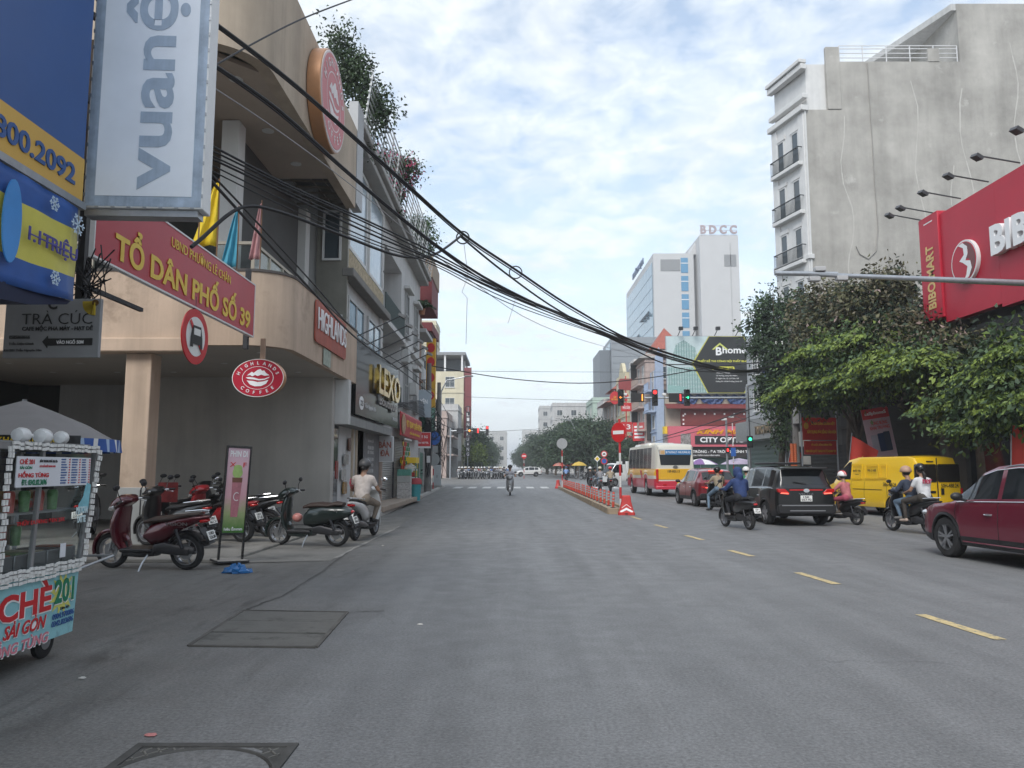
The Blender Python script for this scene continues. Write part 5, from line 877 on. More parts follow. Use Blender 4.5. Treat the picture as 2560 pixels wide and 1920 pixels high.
# sign poles by the junction
def sign_pole(loc, h, parts, label, stripe=None, rz=0, r=.04, cat='traffic sign'):
    t = thing('sign_pole', label, cat, loc, rz)
    if stripe:
        n = 8; me = [MB().lathe([(r, 0), (r, h / n)], n=10).mesh('pole_band', stripe[k]) for k in (0, 1)]
        for k in range(n): link('pole_band', me[k % 2], t, (0, 0, k * h / n))
    else: MB().tube([(0, 0, 0), (0, 0, h)], r, 10).build('pole', steel, t)
    for kind, z, d, mats in parts:
        if kind == 'disc':
            MB().prism(ellp(0, z, d / 2, d / 2, 32), -.06, -.045).build('disc', mats[0], t)
            if len(mats) > 1 and mats[1] == 'bar': MB().bx(-d * .37, d * .37, -.066, -.058, z - d * .09, z + d * .09).build('white_bar', whitel, t)
            elif len(mats) > 1: MB().prism(ellp(0, z, d * .36, d * .36, 28), -.066, -.058).build('field', mats[1], t)
            if len(mats) > 2: q = MB(); q.prism([(-d * .22, z - d * .1), (-d * .2, z + d * .02), (-d * .1, z + d * .1), (d * .1, z + d * .1), (d * .2, z + d * .02), (d * .22, z - d * .1)], -.07, -.064); q.build('symbol', lblack, t)
        elif kind == 'diamond': MB().prism([(0, z - d / 2), (d / 2, z), (0, z + d / 2), (-d / 2, z)], -.06, -.045).build('diamond', mats[0], t); MB().prism([(0, z - d * .33), (d * .33, z), (0, z + d * .33), (-d * .33, z)], -.066, -.058).build('field', mats[1], t)
        elif kind == 'rect':
            MB().bx(-d[0] / 2, d[0] / 2, -.06, -.045, z - d[1] / 2, z + d[1] / 2).build('plate', mats[0], t)
            if len(mats) > 1: MB().prism([(-d[0] * .32, z - d[1] * .28), (d[0] * .32, z - d[1] * .28), (0, z + d[1] * .34)], -.066, -.058).build('symbol', mats[1], t)
    return t
rw_ = (M('band_red', (.5, .03, .035), .5, var=.1), M('band_white', (.62, .62, .6), .5, var=.1)); bw_ = (M('band_black', (.03, .03, .03), .5), M('band_white', (.6, .6, .6))); backg = M('sign_back', (.38, .39, .39), .5, .4, var=.1); sblue = M('sign_blue', (.03, .12, .42), .45)
# ================================================================ median island

n0, n1 = G(1557, 1286), G(1402, 1221); xa, xb = n0.x - .1, n1.x + .1; ya, yb = n0.y + .3, n1.y - 1
I = MB().prism([(xa - .25, ya), (xa + .25, ya), (xb + .25, yb), (xb - .25, yb)], -.01, .12, 'xy').build('median_island', M('island_fill', (.3, .27, .22), .9, var=.2)); tag(I, kind='structure'); kst = M('kerb_ochre', (.34, .27, .19), .9, var=.2, sca=2)
kerb_run([(xa - .3, ya), (xb - .3, yb)], I, 1.2, .14, .2, kst); kerb_run([(xa + .3, ya), (xb + .3, yb)], I, 1.2, .14, .2, kst); kerb_run([(xa - .36, ya - .08), (xa + .36, ya - .08)], I, .36, .14, .2, kst)
bolr = M('bollard_red', (.52, .06, .035), .5, var=.12, sca=6); bolw = M('bollard_grey', (.33, .33, .33), .5, var=.1); base = thing('bollard', 'x', 'bollard', (0, 0, 0), 0, 'red flexible bollards on the median')
MB().lathe([(.13, 0), (.13, .03), (.07, .05)], n=12).build('foot', rubber, base); MB().lathe([(.055, .04), (.052, .80), (.03, .84)], n=12).build('post', bolr, base)
for z in (.34, .50, .66): MB().lathe([(.0565, z), (.0565, z + .07)], n=12, caps=False).build('band', bolw, base)
NB = 24
for i in range(NB):
    f = (i + .6) / NB; f = f ** .96; x, y = xa + (xb - xa) * f, ya + .5 + (yb - ya - .8) * f
    o = base if i == 0 else copy_tree(base); o.location = (x, y, .12); o.scale = (.8, .8, .66); o.rotation_euler = (R(random.uniform(-3, 3)), R(random.uniform(-3, 3)), random.uniform(0, 3))
    o['label'] = '%s red flexible bollard along the median counted from the chevron barrier' % ORD[i]
def barrier(loc, rz, label, chev):
    t = thing('road_barrier', label, 'barrier', loc, rz); t.scale = (.74, .74, .82); pl = M('barrier_red', (.50, .035, .03), .45, var=.12, sca=5); rings = []
    for z, a, b, r in ((0, .36, .24, .05), (.10, .36, .24, .05), (.14, .32, .2, .05), (.52, .21, .14, .05), (.72, .19, .13, .05), (.76, .16, .10, .05)): rings.append([(x, y, z) for x, y in rect(-a, a, -b, b, r, 3)])
    MB().loft(rings).build('body', pl, t, sharp=30); MB().bx(-.06, .06, -.255, -.2, 0, .1).build('notch', M('barrier_dark', (.2, .02, .02), .6), t)
    if chev:
        for i in range(3):
            z = .12 + .2 * i; q = MB(); wz = lambda zz: -.215 + .1 * (zz - .14) / .38
            for s_ in (-1, 1): hw = .29 - .09 * i; q.add([(0, wz(z + .16) - .012, z + .17), (0, wz(z + .07) - .012, z + .08), (s_ * hw, wz(z - .0) - .014, z - .05), (s_ * hw * .95, wz(z + .08) - .014, z + .04)], [(0, 1, 2, 3)])
            q.build('chevron', whitel, t, norm=False)
    return t
barrier((n0.x + .08, n0.y - .25, 0), R(-6), 'red plastic barrier with white chevrons at the near end of the median', True); barrier((n1.x - .2, n1.y, 0), R(70), 'plain red plastic barrier at the far end of the median', False)
p = P(1549, 1081, n0.y + .25); t = sign_pole((p.x, n0.y + .25, .12), 3.0, [('disc', p.z - .12, .66, (red, 'bar'))], 'red and white striped pole with a no entry disc at the median end', (rw_[1], rw_[0]), R(-52)); p = P(1405, 1109, n1.y + .4); sign_pole((p.x, n1.y + .4, .12), 3.6, [('disc', p.z - .12, .8, (backg,))], 'striped pole with the grey back of a round sign at the far median end', (rw_[1], rw_[0]))
p = P(1310, 1140, 109); sign_pole((p.x, 109, 0), p.z + .3, [('disc', p.z, .75, (red, 'bar'))], 'small far no entry sign on a striped pole beyond the junction', rw_); p = P(1493, 1147, 66); sign_pole((p.x, 66, 0), p.z + .2, [('diamond', p.z, .55, (whitel, yell))], 'yellow diamond priority sign beyond the waiting motorbikes'); p = P(1510, 1135, 70); sign_pole((p.x, 70, 0), p.z + .3, [('disc', p.z, .6, (red, platew, 1)), ('disc', p.z - .65, .6, (red, sblue))], 'pole with a no cars disc above a blue no parking disc'); p = P(1875, 1136, 60); sign_pole((p.x, 60, .0), p.z + .3, [('rect', p.z, (.5, .65), (sblue, whitel))], 'blue pedestrian crossing sign on a banded pole', bw_); p = P(1833, 1130, 62); sign_pole((p.x, 62, 0), 5.2, [('rect', p.z, (.4, .7), (sblue,))], 'leaning red banded pole with a small blue plate', rw_)
t = thing('camera_pole', 'grey pole with two street cameras in front of the optician', 'pole', (P(1820, 1200, 58).x, 58, 0)); MB().tube([(0, 0, 0), (0, 0, 5.2)], [.1, .07], 10).build('pole', steel, t); [MB().bx(x - .18, x + .18, -.3, .0, 5.1 + i * .2, 5.25 + i * .2).build('camera', white, t, bevel=.03) for i, x in enumerate((-.2, .35))]; MB().bx(-.15, .15, -.2, -.07, 2.6, 3.1).build('pedestrian_light', black, t); MB().bx(-.06, .06, -.215, -.2, 2.75, 2.95).build('lit_lens', Lr, t)
for px, h in ((1895, 3.4),): t = thing('signal_post', 'plain grey signal post beside the crossing sign', 'pole', (P(px, 1200, 58).x, 58, 0)); MB().tube([(0, 0, 0), (0, 0, h)], .09, 10).build('pole', steel, t); MB().lathe([(.09, h), (.11, h + .04), (.02, h + .1)], n=10).build('cap', steel, t)
# ================================================================ optician corner across the junction
T = thing('optician_building', 'corner building with pink optician signs and a huge dark home decor billboard', 'building'); x0, x1, y0 = 18.75, 31, 92.6
MB().bx(x0, x1, y0, 106, 0, 10.6).build('wall', M('bare_concrete', (.36, .32, .26), .9, var=.15, sca=.6), T); MB().bx(x0 + .2, x1, y0 - .04, y0, .1, 2.75).build('green_shutter', M('shutter_deep_green', (.03, .09, .07), .5), T)
MB().bx(x0 + .1, x1, y0 - .9, y0, 2.8, 4.0).build('lower_sign', M('sign_charcoal', (.025, .02, .022), .5), T); text('MẮT TRỜI TRÒNG - ĐA TRÒNG - KÍNH THỜI TRANG', 11.4, .5, T, (x0 + 6.4, y0 - .93, 3.55), whitel, .02, .02); text('296 TRẦN NGUYÊN HÃN', 3.2, .25, T, (x0 + 4.6, y0 - .93, 3.05), whitel, .01, .02)
MB().bx(x0 + .05, x1, y0 - 1.2, y0, 4.05, 6.5).build('pink_sign', M('sign_pink', (.60, .13, .17), .5, var=.05), T); MB().bx(x0 + 3.2, x1, y0 - 1.28, y0 - 1.19, 4.35, 5.35).build('black_panel', M('sign_charcoal', (.02, .02, .02)), T); text('CITY OPTIC', 5.2, .62, T, (x0 + 6.4, y0 - 1.3, 4.86), whitel, .03, .02); text('KÍNH MẮT', 6.4, .8, T, (x0 + 6.6, y0 - 1.25, 5.95), M('sign_orange2', (.75, .33, .01), .5, var=0), .04, .1, shear=.35); MB().prism(ellp(x0 + 9.9, 4.85, .32, .36, 18), y0 - 1.31, y0 - 1.28).build('apple_mark', redl, T); MB().bx(x0 + 1.5, x0 + 2.7, y0 - 1.24, y0 - 1.19, 4.3, 5.6).build('portrait_poster', M('portrait', (.3, .27, .26), .5, var=.6, sca=4), T); MB().bx(x0 - .3, x0 + .04, y0 - .6, y0 + 1.5, 4.05, 5.6).build('side_poster', M('portrait2', (.25, .22, .22), .5, var=.5, sca=4), T); MB().bx(x0 - .3, x0 + .04, y0 - .6, y0 + 1.5, 5.62, 6.5).build('yellow_sign', yell, T)
MB().bx(x0 + 1.8, x1, y0 - .7, y0, 6.6, 9.0).build('red_loggia', M('loggia_red', (.17, .03, .028), .7, var=.12), T); MB().prism([(y0 - 1.4, 8.6), (y0, 9.2), (y0, 9.3), (y0 - 1.4, 8.7)], x0 - .1, x1, 'yz').build('loggia_roof', M('loggia_red', (.17, .03, .028)), T); q = MB()
for x in np.linspace(x0 + 2.2, x1 - .5, 9): q.bx(x - .09, x + .09, y0 - .76, y0 - .7, 7.9, 8.1)
for z in (6.7, 7.2, 7.7): q.bx(x0 + 1.9, x0 + 2.08, y0 - .76, y0 - .7, z, z + .2)
q.build('string_lights', whitel, T); q = MB(); v = []; n, m = 60, 5
for j in range(m + 1):
    for i in range(n + 1): u = i / n; sw = abs(math.sin(u * math.pi * 3)); v.append((x0 + 1 + u * 9.5, y0 - .15 - .12 * math.sin(j * 2.1 + i), 10.35 - (.25 + 1.0 * sw ** .6) * j / m - .1 * math.sin(i * .9)))
q.add(v, [(j * (n + 1) + i, j * (n + 1) + i + 1, (j + 1) * (n + 1) + i + 1, (j + 1) * (n + 1) + i) for j in range(m) for i in range(n)]); q.build('blue_tarpaulin', M('tarp_blue', (.025, .06, .18), .6, var=.3, sca=2), T, norm=False)
rebase(T, (x0, y0, 0))
s = thing('billboard', 'huge billboard with a black hexagon and yellow outline reading Bhome', 'billboard', (x0 + .1, y0 - .6, 10.5)); W_, H_ = 11.6, 7.1; MB().bx(0, W_, 0, .35, 0, H_).build('backing', steel, s)
pm_ = bpy.data.materials.new('render_print'); pm_.use_nodes = True; _t = pm_.node_tree; _b = _t.nodes['Principled BSDF']; _b.inputs['Roughness'].default_value = .5; _tc = _t.nodes.new('ShaderNodeTexCoord'); _br = _t.nodes.new('ShaderNodeTexBrick'); _br.inputs['Scale'].default_value = 1.6; _br.inputs['Color1'].default_value = (.40, .58, .56, 1); _br.inputs['Color2'].default_value = (.55, .66, .66, 1); _br.inputs['Mortar'].default_value = (.12, .22, .21, 1); _br.inputs['Mortar Size'].default_value = .06; _br.offset = 0; _mp = _t.nodes.new('ShaderNodeMapping'); _mp.inputs['Rotation'].default_value = (R(90), 0, 0); _mp.inputs['Scale'].default_value = (1, 1, 1); _t.links.new(_tc.outputs['Object'], _mp.inputs[0]); _t.links.new(_mp.outputs[0], _br.inputs[0]); _t.links.new(_br.outputs[0], _b.inputs['Base Color'])
pale_t = M('print_pale_teal', (.50, .60, .61), .5, var=.12, sca=.5); MB().bx(.05, W_ - .05, -.01, .0, .05, H_ - .05).build('print', pale_t, s); MB().prism([(.6, 3.95), (3.9, 3.95), (3.6, 5.6), (2.2, 6.6), (1.2, 6.0)], -.02, -.012).build('villa_print', pm_, s); MB().prism([(.1, .1), (5.4, .1), (4.2, 2.4), (3.7, 3.2), (.1, 3.2)], -.018, -.012).build('wardrobe_print', pm_, s); MB().prism([(.1, .1), (1.6, .1), (2.6, .75), (.1, 1.1)], -.022, -.018).build('floor_print', M('print_floor', (.25, .42, .40), .5), s); MB().prism([(8.4, .1), (11.5, .1), (11.5, 3.4)], -.018, -.012).build('stair_print', pm_, s); MB().bx(.1, 3.6, -.024, -.018, 3.5, 3.62).build('divider', lblack, s)
hexa = [(3.2, 3.65), (5.3, 7.05), (9.5, 7.05), (11.2, 3.65), (9.4, .05), (5.0, .05)]; MB().prism([(6.2 + 1 + (x - 7.2) * 1.03, 3.6 + (z - 3.6) * 1.0) for x, z in hexa], -.03, -.012).build('hexagon_border', M('gold_line', (.50, .48, .08), .5), s); MB().prism([(7.2 + (x - 7.2) * .985, 3.6 + (z - 3.6) * .985) for x, z in hexa], -.036, -.028).build('hexagon', M('sign_blackgrey', (.022, .024, .025), .5), s); text('home', 2.9, .85, s, (8.35, -.045, 5.35), whitel, .02, .01); text('B', .75, 1.0, s, (6.45, -.045, 5.2), whitel, .03, .01); MB().prism([(5.6, 5.4), (6.6, 6.25), (7.6, 5.4), (7.35, 5.4), (6.6, 6.0), (5.85, 5.4)], -.05, -.04).build('roof_mark', M('lime_print', (.62, .66, .16), .5), s)
ly = M('lime_letter', (.72, .70, .08), .5, var=0); text('THIẾT KẾ THI CÔNG NỘI THẤT BHOME', 6.6, .42, s, (7.1, -.045, 4.0), ly, .02, .01); MB().prism(rect(5.5, 8.3, 2.9, 3.3, .19), -.044, -.036).build('phone_pill', ly, s); text('0902.033.348', 2.2, .26, s, (7.05, -.05, 3.1), lblack, .02, .01)
for i, q_ in enumerate(('Noithatbhome.vn', 'Số đường vòng cầu Niệm,', 'P. Nghĩa Xá, Q. Lê Chân, HP', 'Xưởng SX: 12/166 Trường Chinh, HP')): text(q_, (1.6, 2.6, 2.8, 3.2)[i], .2, s, (6.9 + (0, .45, .5, .65)[i], -.045, 2.55 - .36 * i), whitel, .005, .01)
for i, x in enumerate((1.5, 3.3, 6, 8.6, 9.6, 11.2)): q = MB(); q.bar((x, .2, H_), (x + .15, -.9, H_ + .65), .07); q.build('lamp_arm', black, s); MB().bx(x - .1, x + .4, -1.2, -.8, H_ + .55, H_ + .95).build('flood_lamp', black, s)
# ---- houses running away beyond the optician
bluew = M('pale_blue_render', (.36, .44, .58), .8, var=.06, streak=.12); yelw = M('pale_yellow_render', (.58, .52, .36), .85, var=.08, streak=.15); mint = M('mint_render', (.42, .52, .45), .85, var=.06, streak=.1)
T = house('blue_house', 'narrow pale blue house with pointed gable beside the billboard', 17.75, 18.7, 93.2, 97, 13.6, bluew, 'W', 4, nwin=1, ww=1.4, balcony=(('W', 2), ('W', 3)), parapet=0, railm=bluew); q = MB(); q.prism([(-.02, 13.6), (.95, 13.6), (.95, 15.4), (.45, 16.4), (-.02, 15.0)], -1.9, -1.5); q.build('gable', bluew, T)
T = house('pink_house', 'pinkish house with rounded balconies and pagoda cap', 17.2, 26, 97.2, 104, 15.2, pinkr, 'WS', 4, nwin=2, ww=1.2, balcony=(('W', 2), ('W', 1), ('W', 3)), railm=M('rail_pink', (.36, .29, .26), .7)); q = MB(); q.add([(-.9, -3.8, 15.6), (9, -3.8, 15.6), (9, 3.8, 15.6), (-.9, 3.8, 15.6), (4, 0, 18.6)], [(0, 1, 4), (1, 2, 4), (2, 3, 4), (3, 0, 4), (0, 3, 2, 1)]); q.build('roof', M('grey_roof', (.3, .29, .27), .8), T); q = MB(); q.add([(1, -2.3, 17), (5.5, -2.3, 17), (5.5, 2.3, 17), (1, 2.3, 17), (3.2, 0, 20.2)], [(0, 1, 4), (1, 2, 4), (2, 3, 4), (3, 0, 4), (0, 3, 2, 1)]); q.build('pagoda_cap', redroof, T)
MB().bx(.0, .9, -3.6, -3.5, 5.0, 9.0).build('arched_window', wfd, T)
T = house('slab_house', 'white house with a tall black slab edge behind the traffic lights', 16.9, 26, 104.2, 108.6, 15.6, offw, 'W', 4, nwin=1, ww=2.0); MB().bx(-.5, 1.4, -2.35, -2.1, 1.5, 15.9).build('black_slab', M('slab_black', (.02, .02, .021), .5), T)
T = house('yellow_house', 'pale yellow house with curved roof pediment beyond the lights', 16.3, 25, 108.8, 118, 14.4, yelw, 'WS', 4, nwin=2, ww=1.3, balcony=(('W', 1), ('W', 3))); q = MB(); q.prism([(-3 + 6 * k / 16, 14.4 + 2.8 * math.sin(math.pi * k / 16)) for k in range(17)], .1, .6, 'yz'); q.build('pediment', yelw, T)
T = house('pagoda_house', 'house with dark red upturned tiled roofs above the roadside trees', 15.9, 25, 118.3, 127, 11.8, pinkr, 'WS', 3, nwin=2, balcony=(('W', 1),), parapet=0)
for k, (z, e, h_) in enumerate(((11.6, 1.5, 1.6), (13.8, .3, 1.5))): q = MB(); q.add([(-e, -4.4 - e, z), (9, -4.4 - e, z), (9, 4.4 + e, z), (-e, 4.4 + e, z), (1.6, -1.5, z + h_), (7, -1.5, z + h_), (7, 1.5, z + h_), (1.6, 1.5, z + h_)], [(0, 1, 5, 4), (1, 2, 6, 5), (2, 3, 7, 6), (3, 0, 4, 7), (4, 5, 6, 7), (0, 3, 2, 1)]); q.build('tiled_roof', redroof, T)
house('white_balcony_house', 'white house with classical balcony above the roadside trees', 15.4, 25, 127.3, 137, 12.2, whitew, 'WS', 3, nwin=2, balcony=(('W', 2), ('W', 1)), railm=white); house('mint_house', 'mint green house with flat roof canopy farther down the street', 14.9, 25, 140, 152, 13.6, mint, 'WS', 3, nwin=2)
for i, (x0_, y0_, h_, mm, lb_) in enumerate(((14.6, 155, 9, lgrey, 'low light grey house hidden among the far trees'), (11.5, 215, 19, whitew, 'white far block with dark windows above the trees'), (9.5, 262, 22, lgrey, 'grey far block at the end of the street'), (4.5, 330, 17, whitew, 'pale block closing the street vista'), (-14, 300, 15, lgrey, 'pale grey block at the left end of the street vista'))): house('far_block', lb_, x0_, x0_ + 12, y0_, y0_ + 12, h_, mm, 'WS', int(h_ / 3.3) - 1, nwin=3, ww=1.5, rows=1, balcony=())
# red vertical restaurant sign
s = thing('restaurant_sign', 'red vertical restaurant sign stack on a red pole', 'sign', (15.6, 103.6, 0)); s.scale = (.78, .8, .9); MB().tube([(0, 0, 0), (0, 0, 15.6)], .1, 8).build('pole', M('sign_red', (.5, .02, .03)), s)
for z, w_, h_, tx in ((4.2, 2.2, 1.0, 'NƯỚNG'), (5.6, 2.6, .9, 'LẨU'), (7.1, 1.9, 1.5, '13'), (10.2, 1.8, 1.3, 'HẢI SẢN')): MB().bx(-w_ / 2, w_ / 2, -.25, -.1, z, z + h_).build('panel', red, s); text(tx, w_ * .7, h_ * .5, s, (0, -.27, z + h_ / 2), whitel, .02, .02)
MB().prism(rect(-1.3, 1.3, 13.4, 15.2, .5), -.2, -.1).build('crest_frame', M('dull_red', (.28, .05, .05), .6), s); MB().prism([(0, 13.2), (.5, 12.5), (.22, 12.5), (.22, 11.8), (-.22, 11.8), (-.22, 12.5), (-.5, 12.5)], -.2, -.1).build('arrow', red, s); s = thing('lantern_sign', 'red lantern-shaped sign with yellow letters above the far trees', 'sign', (14.4, 106, 10.3)); s.scale = (.72, .72, .8); MB().prism(ellp(0, 1.2, 1.0, 1.15, 24), -.15, 0).build('disc', red, s); text('GỐM\nBÁT TRÀNG', 1.3, .9, s, (0, -.17, 1.2), yell, .01, .02); MB().tube([(0, .1, -9.6), (0, .1, 2.6)], .08, 8).build('pole', steel, s)
s = thing('red_lightbox', 'red and white shop lightbox low on the pink house', 'sign', (16.6, 99, 5.0), R(-25)); MB().bx(-.9, .9, 0, .2, 0, 2.4).build('box', red, s); [MB().bx(-.7, .7 - .25 * (i % 2), -.02, 0, .35 + i * .45, .6 + i * .45).build('white_line', whitel, s) for i in range(4)]
# ---- big buildings behind
T = thing('hotel_block', 'tall pale slab building with blue glass flank and roof letters reading BDCC', 'building'); pal = M('slab_white', (.50, .50, .50), .8, var=.03, sca=.3); X0, Y0, HH = 36.2, 190, 56.2
MB().bx(X0, 46.5, Y0, 236, 0, HH).build('slab', pal, T); MB().bx(47.4, 57.2, 187, 215, 0, 60).build('lift_tower', pal, T); MB().bx(46.5, 47.4, Y0 + 2, 215, 0, 57).build('recess', M('recess_grey', (.25, .26, .27), .8), T); MB().prism([(X0 + 9.5, HH), (47.4, HH), (47.4, 59.5)], Y0 + 1, Y0 + 8).build('stair_roof', pal, T); MB().bx(55.0, 55.15, 186.9, 187.05, 0, 58).build('joint', M('joint_grey', (.40, .40, .40), .8), T)
cw2 = M('curtain_glass', (.17, .27, .34), .12, var=.05, sca=.2, spec=.7); fr_ = M('curtain_frame', (.30, .36, .40), .5); MB().bx(X0 - .1, X0, Y0 + 1.2, 235, 4, HH - 2).build('curtain_frame', fr_, T); nf, nc = 15, 11; dz, dy = (HH - 6) / nf, 43.8 / nc; pm1 = MB().bx(-.12, -.02, .06, dy - .06, .06, dz - .1).mesh('curtain_pane', cw2)
for i in range(nf):
    for j in range(nc): link('curtain_pane', pm1, T, (X0 - .1, Y0 + 1.2 + j * dy, 4 + i * dz))
vm_ = MB().prism([(0, 0), (-1.0, -.1), (0, 1.3)], 0, 1.4).mesh('open_vent', M('vent_dark', (.05, .07, .09), .4))
for j, i in ((1, 11), (2, 11), (3, 11), (5, 10), (6, 10), (7, 9), (8, 9), (9, 9), (10, 9), (3, 9), (1, 8)): link('open_vent', vm_, T, (X0 - .24, Y0 + 2.5 + j * dy, 4 + i * dz + .5))
for k in range(10): z = HH - 1.2 - k * 4.75; MB().bx(43.2, 45.0, Y0 - .12, Y0 + .02, z - 3.9, z).build('blue_window', M('blue_pane', (.10, .26, .42), .15, var=.05), T); MB().bx(43.1, 45.1, Y0 - .16, Y0 - .1, z - 1.5, z - 1.3).build('transom', white, T)
for x0_, x1_, y_, z0_, z1_ in ((38, 43, Y0, HH - 4.6, HH - 1.6), (53.5, 56.5, 187, 52, 55)): MB().bx(x0_, x1_, y_ - .1, y_ + .02, z0_, z1_).build('louvre', M('louvre_grey', (.24, .245, .25), .6), T)
fr2 = MB()
for z in (60.2, 61.4, 62.6): fr2.bar((47.5, 187.3, z), (57, 187.3, z), .12)
fr2.build('sign_frame', M('frame_pale', (.5, .48, .48), .6), T); text('B D C C', 9.2, 2.3, T, (52.3, 186.9, 61.5), M('faded_red_letter', (.36, .29, .30), .6), .04, .3); text('KHÁCH SẠN', 18, 2.6, T, (X0 - .3, 212, HH + 1.6), M('letter_blue', (.08, .12, .2), .5, var=0), .02, .3, R(-90)); rebase(T, (X0, Y0, 0))
T = thing('grey_panel_block', 'dark grey panelled block with glass strip behind the yellow house', 'building'); gp = M('grey_cladding', (.235, .255, .275), .5, var=.05); MB().bx(22.5, 37, 170, 186, 0, 31).build('core', gp, T); MB().bx(20.0, 22.5, 172, 186, 0, 28.3).build('wing', M('wing_grey', (.15, .17, .19), .5), T); pm2 = MB().bx(0, 14.5, -.08, 0, .05, 1.4).mesh('cladding_band', gp)
for k in range(20): link('cladding_band', pm2, T, (22.5, 170, 1 + k * 1.5))
for k in range(7): MB().bx(22.42, 22.5, 172, 180, 3 + k * 4, 6 + k * 4).build('glass_strip', wgb, T)
rebase(T, (22.5, 170, 0))
# ================================================================ vegetation: leaf-sized faces spread through each crown
def lmat(name, c, var=.25):
    m = M(name, c, .55, var=var, sca=1.3, spec=.35); b = m.node_tree.nodes['Principled BSDF']; return m
LF = {'dark': [lmat('leaf_dark', (.042, .074, .036)), lmat('leaf_mid', (.07, .12, .05)), lmat('leaf_deep', (.022, .04, .022))], 'dry': [lmat('leaf_olive', (.115, .115, .055)), lmat('leaf_brown', (.13, .115, .07)), lmat('leaf_deep', (.022, .04, .022)), lmat('blossom_pale', (.36, .27, .24))], 'lime': [lmat('leaf_lime', (.19, .26, .05)), lmat('leaf_fresh', (.12, .18, .04)), lmat('leaf_mid', (.07, .12, .05)), lmat('leaf_dark', (.042, .074, .036))], 'far': [lmat('leaf_far', (.06, .10, .055)), lmat('leaf_far2', (.042, .075, .045)), lmat('leaf_far3', (.07, .11, .05))], 'bou': [lmat('leaf_bou', (.05, .085, .035)), lmat('leaf_bou2', (.035, .055, .03)), lmat('petal_pink', (.50, .06, .16))]}
bark = M('bark', (.11, .085, .065), .9, var=.3, sca=4, bump=.5)
def quads_mesh(name, V, mi, mats):
    n = len(V) // 4; me = bpy.data.meshes.new(name); me.vertices.add(n * 4); me.vertices.foreach_set('co', np.ascontiguousarray(V, dtype=np.float32).ravel()); me.loops.add(n * 4); me.loops.foreach_set('vertex_index', np.arange(n * 4, dtype=np.int32)); me.polygons.add(n); me.polygons.foreach_set('loop_start', np.arange(0, n * 4, 4, dtype=np.int32)); me.polygons.foreach_set('material_index', mi.astype(np.int32))
    for m in mats: me.materials.append(m)
    me.update(calc_edges=True); return me
def leaf_quads(C, D, S, asp=.5, bend=.18):
    """one rhombic leaf per centre C, along D, length S"""
    n = len(C); D = D / np.maximum(np.linalg.norm(D, axis=1, keepdims=True), 1e-6); U = rng.normal(size=(n, 3)); W = np.cross(D, U); W /= np.maximum(np.linalg.norm(W, axis=1, keepdims=True), 1e-6); Nn = np.cross(D, W); S = S[:, None]
    V = np.empty((n, 4, 3)); V[:, 0] = C; V[:, 1] = C + D * S * .5 + W * S * asp * .5 + Nn * S * bend; V[:, 2] = C + D * S; V[:, 3] = C + D * S * .5 - W * S * asp * .5 + Nn * S * bend; return V.reshape(-1, 3)
def crown(name, par, balls, nclump, nleaf, size, kind, weights=None, droop=.4, cr=.4, asp=.5, shell=.55, flower=None):
    """balls: (centre, radii) in the parent's frame"""
    vol = np.array([r[0] * r[1] * r[2] for c, r in balls]) ** .75; vol /= vol.sum(); idx = rng.choice(len(balls), nclump, p=vol); Cc = np.array([b[0] for b in balls])[idx]; Rr = np.array([b[1] for b in balls])[idx]
    d = rng.normal(size=(nclump, 3)); d /= np.linalg.norm(d, axis=1, keepdims=True); rad = shell + (1 - shell) * rng.random((nclump, 1)) ** .5; rad *= 1 + .16 * rng.normal(size=(nclump, 1)); cl = Cc + d * rad * Rr
    k = rng.integers(nleaf // 2, nleaf * 3 // 2, nclump); ii = np.repeat(np.arange(nclump), k); n = len(ii); off = rng.normal(size=(n, 3)) * cr * .55 * (0.6 + .8 * rng.random((nclump, 1))[ii]); C = cl[ii] + off
    D = d[ii] * .7 + rng.normal(size=(n, 3)) * .7; D[:, 2] -= droop; S = size * (.65 + .7 * rng.random(n)); V = leaf_quads(C, D, S, asp); mats = LF[kind]; w_ = np.array(weights or [1] * len(mats), float); cm = rng.choice(len(mats), nclump, p=w_ / w_.sum()); mi = cm[ii]; sw = rng.random(n) < .35; mi[sw] = rng.choice(len(mats), sw.sum(), p=w_ / w_.sum())
    return link(name, quads_mesh(name, V, mi, mats), par), cl
def fronds(name, par, starts, dirs, ln, npair, lsize, kind, weights=None, droop=.9):
    """pinnate sprays: a drooping stalk with hanging leaflets in pairs"""
    VV = []; mats = LF[kind]; MI = []; w_ = np.array(weights or [1] * len(mats), float); w_ /= w_.sum()
    for p, d in zip(starts, dirs):
        d = np.array(d, float); d /= np.linalg.norm(d); L_ = ln * rng.uniform(.7, 1.25); q = np.array(p, float); m0 = rng.choice(len(mats), p=w_); sd = np.cross(d, (0, 0, 1)); sd /= max(np.linalg.norm(sd), 1e-6); tt = (np.arange(npair) + .5) / npair
        pts = q + d[None] * (L_ * tt)[:, None]; pts[:, 2] -= droop * L_ * tt ** 2 * .5
        for s_ in (-1, 1): D = sd * s_ * .55 + d * .45 + np.array((0, 0, -.55)) + rng.normal(size=(npair, 3)) * .16; VV.append(leaf_quads(pts + sd * s_ * .015, D, lsize * (.75 + .5 * rng.random(npair)) * (1.1 - .35 * tt), .42, .1)); MI.append(np.where(rng.random(npair) < .8, m0, rng.integers(0, len(mats), npair)))
    return link(name, quads_mesh(name, np.concatenate(VV), np.concatenate(MI), mats), par)
